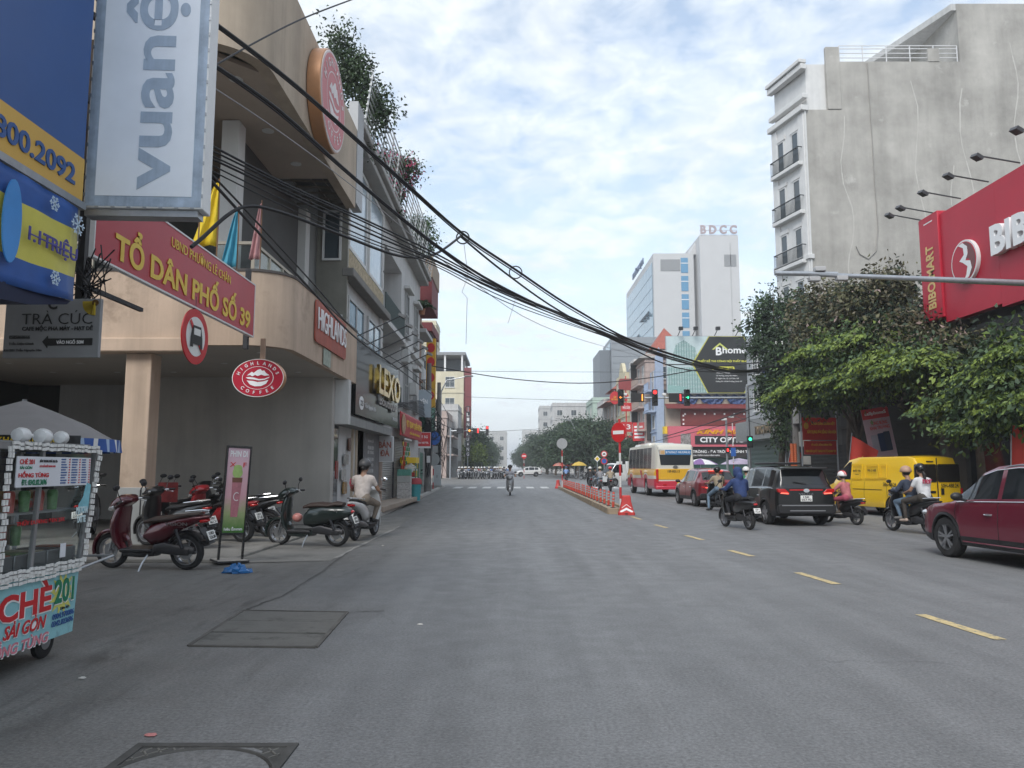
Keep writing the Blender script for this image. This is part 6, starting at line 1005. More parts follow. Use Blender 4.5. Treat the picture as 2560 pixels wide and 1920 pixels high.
def trunk(par, pts, r0, r1, limbs=(), name='trunk'):
    b = MB(); n = len(pts); b.tube(pts, [r0 + (r1 - r0) * i / (n - 1) for i in range(n)], 9); o = b.build(name, bark, par)
    for l in limbs: q = MB(); m = len(l); q.tube(l, [r1 * .8 * (1 - .75 * i / (m - 1)) for i in range(m)], 6); q.build('limb', bark, par)
    return o
XC = 15.0
def ball(px, py, Y, rx, rz, ry=None, o=(0, 0, 0)):
    Yn = min(Y, XC * 1900 / (px - 1280)) if px > 1990 else Y; k = Yn / Y; p = P(px, py, Yn); return ((p.x - o[0], p.y - o[1], p.z - o[2]), (rx * k, (ry or rx) * k, rz * k))
def limbs_to(cl, a, n, k=4):
    out = []
    for c in cl[rng.choice(len(cl), n, replace=False)]:
        a_ = Vector(a); c_ = Vector(c); out.append([a_, a_.lerp(c_, .4) + Vector((0, 0, .25)), a_.lerp(c_, .75) + Vector((random.uniform(-.2, .2), 0, .2)), c_])
    return out
# dark small-leaved tree at the left of the row
o_ = (14.5, 41.5, .12); t = thing('street_tree', 'dark small-leaved street tree at the far left of the roadside canopy', 'tree', o_)
bl = [ball(1960, 800, 41, 1.9, 1.5, o=o_), ball(1912, 885, 42, .9, .7, o=o_), ball(2010, 870, 40, 2.0, 1.6, o=o_), ball(1935, 955, 41.5, .95, .7, o=o_), ball(1975, 985, 40, 1.5, 1.2, o=o_), ball(1960, 1070, 39.5, .7, .9, o=o_)]
c_, cl = crown('crown', t, bl, 470, 44, .19, 'dark', cr=.5, shell=.35); trunk(t, [(0, 0, 0), (.1, -.3, 2.2), (.2, -.6, 4.8), (-.2, -.8, 6.6)], .2, .12, limbs_to(cl, (.2, -.6, 4.6), 9))
# creeper-clad brownish tree in the middle
o_ = (15.2, 34, .12); t = thing('street_tree', 'brownish vine-clad street tree with pale blossom below the grey wall', 'tree', o_)
bl = [ball(2090, 770, 35, 1.8, 1.0, o=o_), ball(2190, 755, 34, 1.8, 1.05, o=o_), ball(2225, 705, 34, .75, .85, o=o_), ball(2300, 825, 33, 1.6, .9, o=o_), ball(2120, 850, 34, 2.2, 1.2, o=o_), ball(2260, 870, 33, 2.2, 1.2, o=o_), ball(2400, 870, 29.5, 1.3, .6, o=o_), ball(2430, 900, 28.5, 1.2, .7, o=o_), ball(2340, 900, 31, 1.8, 1.0, o=o_), ball(2360, 880, 30.5, 1.3, .7, o=o_), ball(2480, 900, 27.5, 1.0, .6, o=o_), ball(2310, 940, 31.5, 1.3, .7, o=o_), ball(2400, 950, 29, 1.2, .6, o=o_)]
c_, cl = crown('crown', t, bl, 980, 44, .20, 'dry', (5, 3, 3, .5), cr=.5, shell=.3, droop=.5); trunk(t, [(0, 0, 0), (-.1, 0, 2.4), (.1, .1, 4.6), (.3, 0, 6)], .22, .14, limbs_to(cl, (0, 0, 4.4), 16)); c2 = rng.choice(len(cl), 60); tw_ = MB()
for i in c2: p = Vector(cl[i]); tw_.tube([p, p + Vector((random.uniform(-.2, .2), random.uniform(-.2, 0), .45)), p + Vector((random.uniform(-.5, .5), random.uniform(-.4, .1), random.uniform(.5, 1.0)))], [.012, .008, .003], 4)
tag(tw_.build('twigs', M('twig_grey', (.17, .14, .11), .9), t), kind='stuff')
XC = 13.5
# lime frond tree
def frond_tree(o_, balls, label, n, ln, ls, kind, wt, core=200, trunk_pts=None, npair=9):
    t = thing('street_tree', label, 'tree', o_); c_, cl = crown('crown', t, balls, core, 40, .18, kind, (1, 2, 3, 3), cr=.5, shell=.2, droop=.7); S, D = [], []
    for _ in range(n):
        b = balls[rng.integers(len(balls))]; d = rng.normal(size=3); d[1] = -abs(d[1]) * .8 if rng.random() < .7 else d[1]; d[2] = abs(d[2]) * .5 - .1; d /= np.linalg.norm(d); S.append(np.array(b[0]) + d * np.array(b[1]) * rng.uniform(.45, .9)); D.append((d[0] * 1.2 - .15, d[1], .25 * rng.random()))
    fronds('fronds', t, S, D, ln, npair, ls, kind, wt); trunk(t, trunk_pts or [(0, 0, 0), (.05, .1, 2), (-.1, .1, 4.0)], .15, .09, limbs_to(cl, (0, 0, 2.6), 9)); return t
o_ = (14.6, 32, .12); frond_tree(o_, [ball(2080, 880, 31, 1.3, .7, o=o_), ball(2170, 850, 31, 1.2, .6, o=o_), ball(2050, 960, 31.5, 1.5, .8, o=o_), ball(2150, 945, 31, 1.6, .75, o=o_), ball(2240, 905, 30.5, 1.5, .75, o=o_), ball(2010, 985, 32, 1.1, .55, o=o_), ball(2110, 985, 31.5, 1.1, .35, o=o_), ball(2200, 950, 31, 1.1, .4, o=o_), ball(2290, 920, 30.5, 1.0, .5, o=o_), ball(2300, 900, 30, .9, .5, o=o_)], 'fresh lime-green frond tree hanging over the red notice boards', 640, 1.0, .23, 'lime', (6, 4, 1.5, 0), 420)
o_ = (14.7, 24.5, .12); frond_tree(o_, [ball(2500, 1000, 23, .95, .5, o=o_), ball(2540, 940, 23, .9, .5, o=o_), ball(2440, 1060, 23.5, .9, .4, o=o_), ball(2490, 1060, 23, .7, .4, o=o_), ball(2580, 1010, 23, .9, .7, o=o_), ball(2360, 1020, 26, .8, .35, o=o_), ball(2480, 930, 24, .8, .4, o=o_), ball(2640, 980, 23, 1., .8, o=o_), ball(2410, 1000, 25, .8, .4, o=o_), ball(2560, 880, 24, .9, .5, o=o_)], 'yellow-green frond tree drooping at the right edge over the maroon car', 480, .75, .17, 'lime', (5, 4, 2, .5), 220, [(.6, .4, 0), (.5, .3, 2), (.2, 0, 3.6)])
# plants on the white townhouse roof
def roof_plant(px_list, Y0, label, n, kind, wt, size=.13, pot=True, cat='plant', zb=11.75):
    c0 = P(px_list[-1][0], px_list[-1][1], Y0); o_ = (c0.x, Y0, zb); t = thing('roof_plant', label, cat, o_, 0, 'plants on the townhouse roof'); c_, cl = crown('foliage', t, [ball(a, b, Y0 + e, r, r2, o=o_) for a, b, e, r, r2 in px_list], n, 36, size, kind, wt, cr=.32, shell=.15, droop=.3)
    trunk(t, [(0, 0, 0), (.05, 0, .7), (0, 0, 1.4)], .05, .03, limbs_to(cl, (0, 0, .8), 8), 'stem'); MB().lathe([(.2, 0), (.28, .4), (.3, .42), (.24, .42)], n=14).build('pot', M('terracotta', (.3, .13, .07), .8), t)
roof_plant([(850, 105, 0, .55, .4), (875, 160, 0, .7, .6), (870, 220, 0, .6, .6), (905, 240, 0, .8, .6), (945, 270, 0, .5, .45), (915, 320, 0, .6, .4), (900, 370, 0, .4, .5), (890, 200, 0, .3, .3)], 23, 'tall dark leafy plant rising above the cafe roof end', 160, 'bou', (4, 2, 0)); roof_plant([(965, 400, 0, .5, .5), (1000, 430, 0, .7, .5), (1030, 425, 0, .4, .25), (975, 470, 0, .5, .5), (990, 510, 0, .45, .5), (960, 440, 0, .3, .4)], 29, 'pink-flowered bougainvillea arching off the townhouse roof', 120, 'bou', (4, 2, 1.6), .13); roof_plant([(1040, 580, 0, .7, .7), (1060, 610, 0, .6, .5), (1030, 620, 0, .6, .5), (1055, 560, 0, .5, .4)], 38, 'bushy dark plant by the tiled roof end', 90, 'dark', (1, 3, 1), .14)
def palm(loc, n, ln, label, group, name='potted_palm', base_h=.5):
    t = thing(name, label, 'plant', loc, 0, group); S = [(0, 0, base_h)] * n; D = [(math.cos(a) * .8, math.sin(a) * .8, random.uniform(.5, 1.3)) for a in rng.random(n) * 6.28]; fronds('fronds', t, S, D, ln, 16, ln * .3, 'dark', (1, 3, .5), 1.5); trunk(t, [(0, 0, 0), (0, 0, base_h)], .04, .03, (), 'stem'); MB().lathe([(.14, 0), (.19, .3), (.2, .32), (.16, .32)], n=14).build('pot', M('terracotta', (.3, .13, .07)), t)
for i, (x, y, lb_) in enumerate(((-6.9, 16.2, 'potted palm at the left of the white terrace column'), (-5.5, 17.0, 'potted palm behind the glass railing on the terrace'), (-5.35, 18.6, 'feathery palm leaning over the red balcony panel'), (-5.3, 19.9, 'low palm at the far end of the terrace'))): palm((x, y, 4.05), 15, 1.0, lb_, 'terrace palms', base_h=1.0 if i < 2 else .55)
palm((-4.75, 39.4, 11.72 - 2.2), 18, .8, 'spiky hanging plant on the townhouse corner', 'terrace palms', base_h=.5)
# far street trees, three crowns reused
protos = []
for k in range(3):
    t = thing('street_tree', 'x', 'tree', (0, 0, 0), 0, 'far street trees'); bl = [((random.uniform(-2, 2), random.uniform(-1.6, 1.6), 4.3 + random.uniform(-1.7, 2.0)), (random.uniform(1.5, 2.4), random.uniform(1.5, 2.2), random.uniform(.9, 1.4))) for _ in range(11)]
    c_, cl = crown('crown', t, bl, 520, 26, .34, 'far', (3, 3, 1.2), cr=.75, shell=.3, asp=.6); trunk(t, [(0, 0, 0), (.1, 0, 2), (-.1, .1, 3.2)], .2, .13, limbs_to(cl, (0, 0, 2.6), 8)); protos.append(t)
far = [(9.6, 112, .98), (12.0, 120, 1.25), (9.2, 124, 1.05), (11.0, 133, 1.2), (13.0, 142, 1.3), (9.4, 140, 1.1), (9.0, 158, 1.2), (8.2, 176, 1.15), (8.8, 196, 1.25), (7.4, 222, 1.2), (6.5, 250, 1.3), (4.2, 290, 1.3), (-8.6, 150, 1.15), (-9.4, 136, .95), (-8.8, 168, 1.25), (-8.4, 186, 1.2), (-9.2, 206, 1.3), (-8.6, 232, 1.2), (-9, 262, 1.3), (-10, 300, 1.4), (13.6, 100.5, .75)]
for i, (x, y, s_) in enumerate(far):
    sd_ = 'right' if x > 0 else 'left'; o = protos[i] if i < 3 else copy_tree(protos[i % 3]); o.location = (x, y, .0); o.rotation_euler = (0, 0, random.uniform(0, 6.28)); o.scale = (s_, s_, s_ * random.uniform(.92, 1.1))
    rk = sorted([q[1] for q in far if (q[0] > 0) == (x > 0)]).index(y) + 1; o['label'] = '%s street tree along the %s side of the far street' % (ORD[rk - 1], sd_)
t = thing('street_tree', 'bright young tree standing before the dark far left trees', 'tree', (-6.4, 128, 0)); c_, cl = crown('crown', t, [((0, 0, 4.2), (1.5, 1.5, 1.2)), ((.8, 0, 3.2), (1.3, 1.2, .9)), ((-.7, 0, 3.6), (1.2, 1.2, .8))], 110, 26, .36, 'lime', (3, 3, 1, 0), cr=.6); trunk(t, [(0, 0, 0), (0, 0, 3)], .1, .06, limbs_to(cl, (0, 0, 2.4), 5))
# ================================================================ cars, van, bus: lofted shells cut into body, glass and trim
def interp(pts, x):
    pts = sorted(pts)
    if x <= pts[0][0]: return pts[0][1]
    for (a, p), (b, q) in zip(pts[:-1], pts[1:]):
        if x <= b: return p + (q - p) * (x - a) / (b - a)
    return pts[-1][1]
TL = (.10, .22, .38, .55, .72, .88)
SD = (.985, .998, 1.0, 1.0, .99, .975)
class Shell:
    def __init__(s, xf, xr, W, zb, zs, zr, wheels, r, plan, arch=.055, crown=.05, tumble=.2, extra=(), sd=SD, corner=.70):
        s.__dict__.update(locals()); xs = set(np.linspace(xr, xf, 36).round(3)) | set(extra) | {p[0] for p in zs + zr + plan}
        for xw in wheels:
            Ra = r + arch; xs |= {round(xw + Ra * math.cos(a), 3) for a in np.linspace(0, math.pi, 15)} | {round(xw + Ra + .004, 3), round(xw - Ra - .004, 3)}
        xs = sorted(x for x in xs if xr <= x <= xf); o = [xs[0]]
        for x in xs[1:]:
            if x - o[-1] > .0035: o.append(x)
        s.xs = o; s.rings = [s.ring(x) for x in o]
    def zbot(s, x):
        z = interp(s.zb, x); Ra = s.r + s.arch
        for xw in s.wheels:
            if abs(x - xw) < Ra: z = max(z, s.r + math.sqrt(Ra * Ra - (x - xw) ** 2))
        return z
    def half(s, x):
        zb, zs, zr, w = s.zbot(x), interp(s.zs, x), max(interp(s.zr, x), interp(s.zs, x)), s.W / 2 * interp(s.plan, x); zs = max(zs, zb + .06); zr = max(zr, zs); g = zr - zs
        p = [(0, zb), (w * .8, zb), (w * .955, zb + .004)] + [(w * s.sd[i], zb + (zs - zb) * t) for i, t in enumerate(TL)] + [(w * .955, zs)]
        tb = s.tumble * min(1, g / .5 + .35); cr = s.crown * (1 if g > .05 else .8)
        return p + [(w * (.945 - tb * .06), zs + g * .07 + .004), (w * (.945 - tb * .5), zs + g * .5 + .006), (w * (.945 - tb * .92), zs + g * .9 + .008), (w * (.945 - tb) - .03, zr + cr * .25), (w * s.corner * .62, zr + cr * .75), (0, zr + cr)]
    def ring(s, x):
        h = s.half(x); return [(x, y, z) for y, z in h] + [(x, -y, z) for y, z in h[-2:0:-1]]
    def faces(s, sel, off=0.):
        """sel(xm, j, side) -> key or None; j is the half-ring segment 0..15"""
        n = len(s.rings[0]); nh = 16; out = {}
        for i in range(len(s.xs) - 1):
            xm = (s.xs[i] + s.xs[i + 1]) / 2
            for k in range(n):
                j = k if k < nh - 1 else n - 1 - k; sd = 1 if k < nh - 1 else -1; key = sel(xm, j, sd)
                if key is None: continue
                q = [s.rings[i][k], s.rings[i][(k + 1) % n], s.rings[i + 1][(k + 1) % n], s.rings[i + 1][k]]; out.setdefault(key, MB()).add(q, [(0, 1, 2, 3)])
        return out
    def pt(s, x, j, sd=1, o=0.):
        y, z = s.half(x)[j]; return (x, (y + o) * sd, z)
def weld(mb, d=.0008):
    bm = bmesh.new(); me = bpy.data.meshes.new('w'); me.from_pydata(mb.V, [], mb.F); bm.from_mesh(me); 
    for f, i in zip(bm.faces, mb.I): f.material_index = i
    bmesh.ops.remove_doubles(bm, verts=bm.verts, dist=d); bmesh.ops.dissolve_degenerate(bm, dist=d, edges=bm.edges); o = MB(); bm.verts.index_update(); o.V = [v.co.to_tuple() for v in bm.verts]; o.F = [tuple(v.index for v in f.verts) for f in bm.faces]; o.I = [f.material_index for f in bm.faces]; bm.free(); bpy.data.meshes.remove(me); return o
_wm = {}
def car_wheel(par, x, y, r, sd, wd=.21, style=0, rimc=None):
    k = (r, wd, style)
    if k not in _wm:
        t = MB(); t.lathe([(r * .64, -wd / 2), (r * .9, -wd / 2), (r * .985, -wd * .36), (r, -wd * .2), (r, wd * .2), (r * .985, wd * .36), (r * .9, wd / 2), (r * .64, wd / 2)], axis='y', n=36, caps=False)
        q = MB(); R1 = r * .65; q.lathe([(R1, -wd / 2 + .01), (R1 * .95, -wd / 2 + .006), (R1 * .93, -wd / 2 + .05), (R1 * .93, wd / 2 - .01)], axis='y', n=36, caps=False, mi=0); q.lathe([(R1 * .93, -wd / 2 + .10), (.01, -wd / 2 + .10)], axis='y', n=24, mi=1, caps=False); q.lathe([(R1 * .2, -wd / 2 + .10), (R1 * .19, -wd / 2 + .012), (.01, -wd / 2 + .01)], axis='y', n=16, caps=False)
        ns = 5
        for i in range(ns):
            for d in (-.16, .16) if style != 2 else (0,):
                a = 2 * math.pi * i / ns + d; b = a + (.16 if style == 1 else -d * .35); p0 = (R1 * .15 * math.cos(a), -wd / 2 + .022, R1 * .15 * math.sin(a)); p1 = (R1 * .94 * math.cos(b), -wd / 2 + .012, R1 * .94 * math.sin(b)); q.bar(p0, p1, r * (.085 if style != 2 else .26), .02, up=(0, 1, 0))
        _wm[k] = (t.mesh('tyre', rubber), q.mesh('rim', [alu, M('brake_dark', (.03, .03, .032), .6)]))
    w_ = bpy.data.objects.new('wheel', None); w_.empty_display_size = .1; col.objects.link(w_); w_.parent = par; KIDS.setdefault(par, []).append(w_); w_.location = (x, y, r); w_.rotation_euler = (0, random.uniform(0, 1.2), math.pi if sd > 0 else 0)
    link('tyre', _wm[k][0], w_); link('rim', _wm[k][1], w_); return w_
def paint(name, c, metal=.25, rough=.28): return M(name, c, rough, metal, var=.03, sca=.8, coat=.9)
def line(par, pts, r, mat, name): return MB().tube(pts, r, 6).build(name, mat, par)
def make_car(name, label, loc, rz, S, mat, wins, ws, rw, wheels_style=0, clad=.0, cladm=black, scale=.92, glass=None, seams=(), belt=None, handles=(), mirror=None, group=None, archtrim=True, rail=None, cat='car'):
    T = thing(name, label, cat, loc, rz, group); T.scale = (scale,) * 3; gl = glass or glassd
    def sel(x, j, sd):
        if j <= 1: return ('under', 0)
        if 10 <= j <= 11:
            for i, (a, b) in enumerate(wins):
                if a < x < b: return ('side_window', i, sd)
        if j >= 13 or j == 12 and False:
            if ws[0] < x < ws[1]: return ('windscreen', 0)
            if rw[0] < x < rw[1]: return ('rear_window', 0)
        if clad and j <= 2 + int(clad): return ('cladding', 0)
        return ('body', 0)
    F = S.faces(sel); body = F[('body', 0)]
    for i in (0, -1): h = S.rings[i]; body.add(h, [tuple(range(len(h)))])
    bo = weld(body).build('body', mat, T, sharp=32)
    for k, m in F.items():
        if k[0] == 'body': continue
        weld(m).build(k[0], {'under': M('underbody', (.012, .012, .012), .9), 'cladding': cladm}.get(k[0], gl), T, sharp=32)
    for xw in S.wheels:
        for sd in (1, -1): car_wheel(T, xw, sd * (S.W / 2 * .985 - .10), S.r, sd, style=wheels_style)
        if archtrim:
            for sd in (1, -1): Ra = S.r + S.arch; line(T, [S.pt(xw + Ra * .998 * math.cos(a), 3, sd, .004)[:1] + S.pt(xw + Ra * .998 * math.cos(a), 3, sd, .004)[1:2] + (S.r + Ra * math.sin(a) + .012,) for a in np.linspace(.05, math.pi - .05, 18)], .028, cladm, 'arch_trim')
    for x in seams:
        for sd in (1, -1): line(T, [S.pt(x, j, sd, .0005) for j in range(3, 10)], .0055, M('seam_black', (.008, .008, .008), .8), 'door_seam')
    if belt:
        for sd in (1, -1): line(T, [S.pt(x, 9, sd, .004) for x in np.linspace(belt[0], belt[1], 14)], .009, chrome, 'belt_trim')
    for x in handles:
        for sd in (1, -1): p = S.pt(x, 7, sd, .012); q = MB(); q.tube([(p[0] - .1, p[1] - .012 * sd, p[2]), (p[0] - .05, p[1] + .012 * sd, p[2] + .004), (p[0] + .05, p[1] + .012 * sd, p[2] + .004), (p[0] + .1, p[1] - .012 * sd, p[2])], .016, 8); q.build('door_handle', chrome, T)
    if mirror:
        for sd in (1, -1): p = S.pt(mirror, 9, sd); q = MB(); q.ell((p[0] + .02, p[1] + .14 * sd, p[2] + .09), (.07, .11, .075), 12, 8); q.tube([(p[0], p[1] - .01 * sd, p[2] + .02), (p[0] + .01, p[1] + .09 * sd, p[2] + .05)], .025, 6); q.build('wing_mirror', mat if clad < 0 else black, T)
    if rail:
        for sd in (1, -1): pts = [S.pt(x, 12, sd, -.03) for x in np.linspace(rail[0], rail[1], 9)]; pts = [(x, y, z + (.045 if 0 < i < 8 else .0)) for i, (x, y, z) in enumerate(pts)]; line(T, pts, .017, M('rail_satin', (.25, .25, .26), .35, .8), 'roof_rail')
    return T
def plate(T, x, z, l1, l2, rz=-90, w_=.33, h_=.165, mat=platew, tilt=0):
    o = MB().bx(-w_ / 2, w_ / 2, -.008, .004, -h_ / 2, h_ / 2).build('number_plate', mat, T, loc=(x, 0, z), rot=(0, 0, R(rz)), bevel=.004)
    if l2: text(l1, w_ * .55, h_ * .34, o, (0, -.011, h_ * .22), lblack, .02, .003); text(l2, w_ * .85, h_ * .36, o, (0, -.011, -h_ * .22), lblack, .02, .003)
    else: text(l1, w_ * .9, h_ * .55, o, (0, -.011, 0), lblack, .02, .003)
    return o
UP = R(90)
# ---- maroon crossover in the near right lane
mar = paint('maroon_metallic', (.15, .011, .03)); xt = Shell(2.28, -2.34, 1.84, [(-2.34, .36), (-1.9, .27), (1.8, .25), (2.28, .33)], [(-2.34, 1.08), (-1.6, 1.12), (.9, 1.03), (1.25, 1.0), (1.75, .95), (2.1, .84), (2.28, .70)], [(-2.34, 1.08), (-2.25, 1.16), (-1.95, 1.56), (-1.3, 1.65), (-.4, 1.69), (.15, 1.64), (.55, 1.52), (1.25, 1.0), (2.28, .7)], (1.35, -1.355), .365, [(-2.34, .86), (-2.2, .95), (-1.6, 1.0), (1.3, 1.0), (1.9, .95), (2.15, .86), (2.28, .70)], extra=(.98, -.02, -.12, -1.05, -1.13, -1.75))
gw = G(2352, 1391); HD = UP + R(4)
T = make_car('crossover_car', 'maroon crossover car cut off by the right edge of the frame', (gw.x + 1.02 - .05, gw.y - 1.27, 0), HD, xt, mar, ((-.02, 1.02), (-1.05, -.12), (-1.75, -1.13)), (.55, 1.24), (-2.25, -1.95), 1, clad=1, seams=(1.02, -.07, -1.15), belt=(1.0, -1.85), handles=(.16, -.95), mirror=.78, rail=(.1, -1.7))
for sd in (1, -1):
    line(T, [xt.pt(x, 12, sd, .004) for x in np.linspace(.45, -1.7, 14)], .008, chrome, 'window_trim'); line(T, [xt.pt(x, 3, sd, .006) for x in np.linspace(.85, -.85, 8)], .014, mar, 'sill_crease'); q = MB(); q.ell((2.1, .66 * sd, .78), (.2, .16, .07), 12, 8); q.build('headlight', lampw, T)
plate(T, -2.36, .78, '15A-482.16', None)
# ---- black MPV seen from behind
blk = paint('black_metallic', (.008, .0085, .009)); vz = Shell(2.2, -2.26, 1.75, [(-2.26, .36), (-2.0, .27), (1.8, .25), (2.2, .3)], [(-2.26, 1.04), (-1.6, 1.07), (.9, 1.0), (1.4, .97), (1.9, .88), (2.2, .68)], [(-2.26, 1.04), (-2.2, 1.12), (-2.02, 1.57), (-1.5, 1.64), (-.2, 1.66), (.4, 1.6), (1.4, .97), (2.2, .68)], (1.375, -1.375), .335, [(-2.26, .90), (-2.15, .97), (-1.6, 1.0), (1.4, 1.0), (2.0, .92), (2.2, .75)], extra=(.95, -.05, -.13, -1.05, -1.13, -1.85))
g = G(1908, 1311); T = make_car('people_carrier', 'black people carrier with roof box seen from behind', (g.x + .88 * .92, g.y + 1.3, 0), UP + R(2), vz, blk, ((-.05, .98), (-1.05, -.13), (-1.85, -1.13)), (.4, 1.38), (-2.2, -2.02), 2, clad=1, seams=(1.0, -.09, -1.1), belt=(.98, -1.95), handles=(.1, -.9), mirror=.8, rail=(.3, -1.8)); MB().prism(rect(-1.1, .7, -.42, .42, .12), 1.735, 1.80, 'xy').build('roof_basket', black, T, bevel=.02)
for sd in (1, -1): q = MB(); q.prism([(.46 * sd, .92), (.80 * sd, .95), (.81 * sd, 1.05), (.60 * sd, 1.045)], -2.285, -2.1, 'yz'); q.build('tail_light', taill, T, bevel=.012); q = MB(); q.prism([(.50 * sd, .90), (.74 * sd, .915), (.70 * sd, .945), (.52 * sd, .935)], -2.296, -2.28, 'yz'); q.build('lit_lamp', lit((1, .12, .08), 1.0, 'brake_lit'), T); MB().bx(-2.29, -2.27, sd * .5 - .1, sd * .5 + .1, .56, .59).build('reflector', taill, T)
MB().bx(-2.29, -2.25, -.47, .47, 1.0, 1.035).build('light_bar', taill, T); MB().bx(-2.34, -1.98, -.62, .62, 1.60, 1.655).build('spoiler', blk, T, bevel=.02); plate(T, -2.275, .78, '15K', '057.92'); MB().prism(ellp(0, 1.0, .085, .055, 24), -2.305, -2.285, 'yz').build('emblem', chrome, T); MB().tube([(-2.30, -.035, 1.0), (-2.30, .035, 1.0)], .01, 6).build('emblem_bar', chrome, T)
text('VELOZ', .42, .05, T, (-2.272, 0, .905), M('dark_chrome', (.2, .2, .21), .3, .8, var=0), .02, .006, R(-90)); bm_ = MB(); bm_.prism(rect(-.82, .82, .36, .62, .08), -2.33, -2.2, 'yz'); bm_.build('bumper', M('bumper_black', (.014, .014, .015), .5), T, bevel=.02); MB().bx(-2.345, -2.325, -.72, .72, .575, .60).build('bumper_trim', M('satin_silver', (.35, .35, .36), .35, .7), T); MB().bx(-2.35, -2.33, -.5, .5, .43, .455).build('bumper_trim', M('satin_silver', (.35, .35, .36)), T); q = MB(); q.bar((-2.21, -.05, 1.18), (-2.2, .32, 1.24), .02); q.build('wiper', black, T)
# ---- red hatchback SUV behind the bus
redc = paint('red_metallic', (.20, .014, .024)); vf = Shell(2.05, -2.12, 1.78, [(-2.12, .38), (-1.9, .28), (1.7, .26), (2.05, .3)], [(-2.12, 1.0), (-1.5, 1.06), (.8, .96), (1.2, .93), (1.8, .84), (2.05, .66)], [(-2.12, 1.0), (-2.02, 1.1), (-1.55, 1.48), (-1.2, 1.54), (-.2, 1.58), (.3, 1.52), (1.2, .93), (2.05, .66)], (1.3, -1.3), .34, [(-2.12, .88), (-2.0, .96), (-1.5, 1.0), (1.3, 1.0), (1.85, .92), (2.05, .74)], extra=(.9, -.08, -.16, -1.0))
g = G(1729, 1266); T = make_car('red_suv', 'red compact SUV with lit brake lamps waiting behind the bus', (g.x + .9 * .92, g.y + 1.22, 0), UP + R(3), vf, redc, ((-.08, .92), (-1.05, -.16), (-1.35, -1.1)), (.3, 1.18), (-2.02, -1.58), 0, clad=1, seams=(.9, -.12, -1.1), handles=(.08, -.85), mirror=.72)
for sd in (1, -1): q = MB(); q.prism([(.36 * sd, .76), (.78 * sd, .80), (.78 * sd, .87), (.36 * sd, .83)], -2.15, -1.9, 'yz'); q.build('tail_light', taill, T, bevel=.01); MB().bx(-2.165, -2.145, sd * .55 - .06, sd * .55 + .06, .795, .825).build('lit_lamp', lit((1, .12, .08), 1.0, 'brake_lit'), T)
MB().bx(-1.70, -1.56, -.3, .3, 1.505, 1.53).build('high_brake_lamp', lit((1, .12, .08), 1., 'brake_lit'), T); plate(T, -2.135, .64, '15K-221.84', None, w_=.46, h_=.11); q = MB(); q.prism(rect(-.84, .84, .36, .58, .08), -2.18, -2.05, 'yz'); q.build('bumper', M('bumper_black', (.014, .014, .015)), T, bevel=.02)
# ---- white SUV crossing far beyond the junction, and cars farther off
T = make_car('white_suv', 'white SUV crossing side-on beyond the junction', (P(1320, 1180, 135).x, 135, 0), R(184), xt, paint('pearl_white', (.66, .66, .65), .05), ((-.02, 1.02), (-1.05, -.12), (-1.75, -1.13)), (.55, 1.24), (-2.25, -1.95), 1, clad=1, scale=1.0, seams=(-.07,), mirror=.78)
q = MB(); q.bx(-2.36, -2.2, -.8, -.6, .75, 1.0); q.bx(-2.36, -2.2, .6, .8, .75, 1.0); q.build('tail_light', taill, T)
T = make_car('silver_van', 'silver people carrier facing the camera among the far motorbikes', (P(1222, 1190, 113).x, 115, 0), R(-90), vz, paint('silver_paint', (.42, .43, .44), .5), ((-.05, .98), (-1.05, -.13)), (.4, 1.38), (-2.2, -2.02), 2, scale=1.0, mirror=.8); q = MB(); q.bx(2.0, 2.2, .45, .72, .62, .76); q.bx(2.0, 2.2, -.72, -.45, .62, .76); q.build('headlight', lampw, T); MB().bx(2.1, 2.24, -.4, .4, .45, .6).build('grille', black, T)
# ---- yellow delivery van
yv = paint('van_yellow', (.80, .50, .012), .0, .35); vs_ = Shell(2.3, -2.35, 1.78, [(-2.35, .34), (-2.1, .29), (2.0, .28), (2.3, .34)], [(-2.35, 1.12), (1.2, 1.12), (1.75, 1.05), (2.1, .95), (2.3, .75)], [(-2.35, 1.72), (-2.25, 1.88), (-2.0, 1.93), (.4, 1.93), (.95, 1.84), (1.3, 1.6), (1.85, 1.05), (2.3, .75)], (1.35, -1.35), .31, [(-2.35, .95), (-2.25, .985), (-2.0, 1.0), (1.5, 1.0), (2.1, .93), (2.3, .8)], tumble=.12, crown=.045, extra=(.78, 1.35), corner=.8)
g1 = P(2284, 1285, 22.6); a_ = R(11); hx, hy = -math.sin(a_), math.cos(a_); rx_, ry_ = math.cos(a_), math.sin(a_); sc_ = .95
T = make_car('delivery_van', 'bright yellow delivery van with dark rear windows behind the two-up scooter', (g1.x + rx_ * .88 * sc_ + hx * 2.32 * sc_, 22.6 + ry_ * .88 * sc_ + hy * 2.32 * sc_, 0), UP + a_, vs_, yv, ((.80, 1.38),), (.95, 1.84), (-9, -8), 0, scale=sc_, seams=(.72, 0.0, -1.15), mirror=1.15, archtrim=False, cat='van')
lt = M('van_ink', (.045, .035, .01), .6, var=0); SY = .90
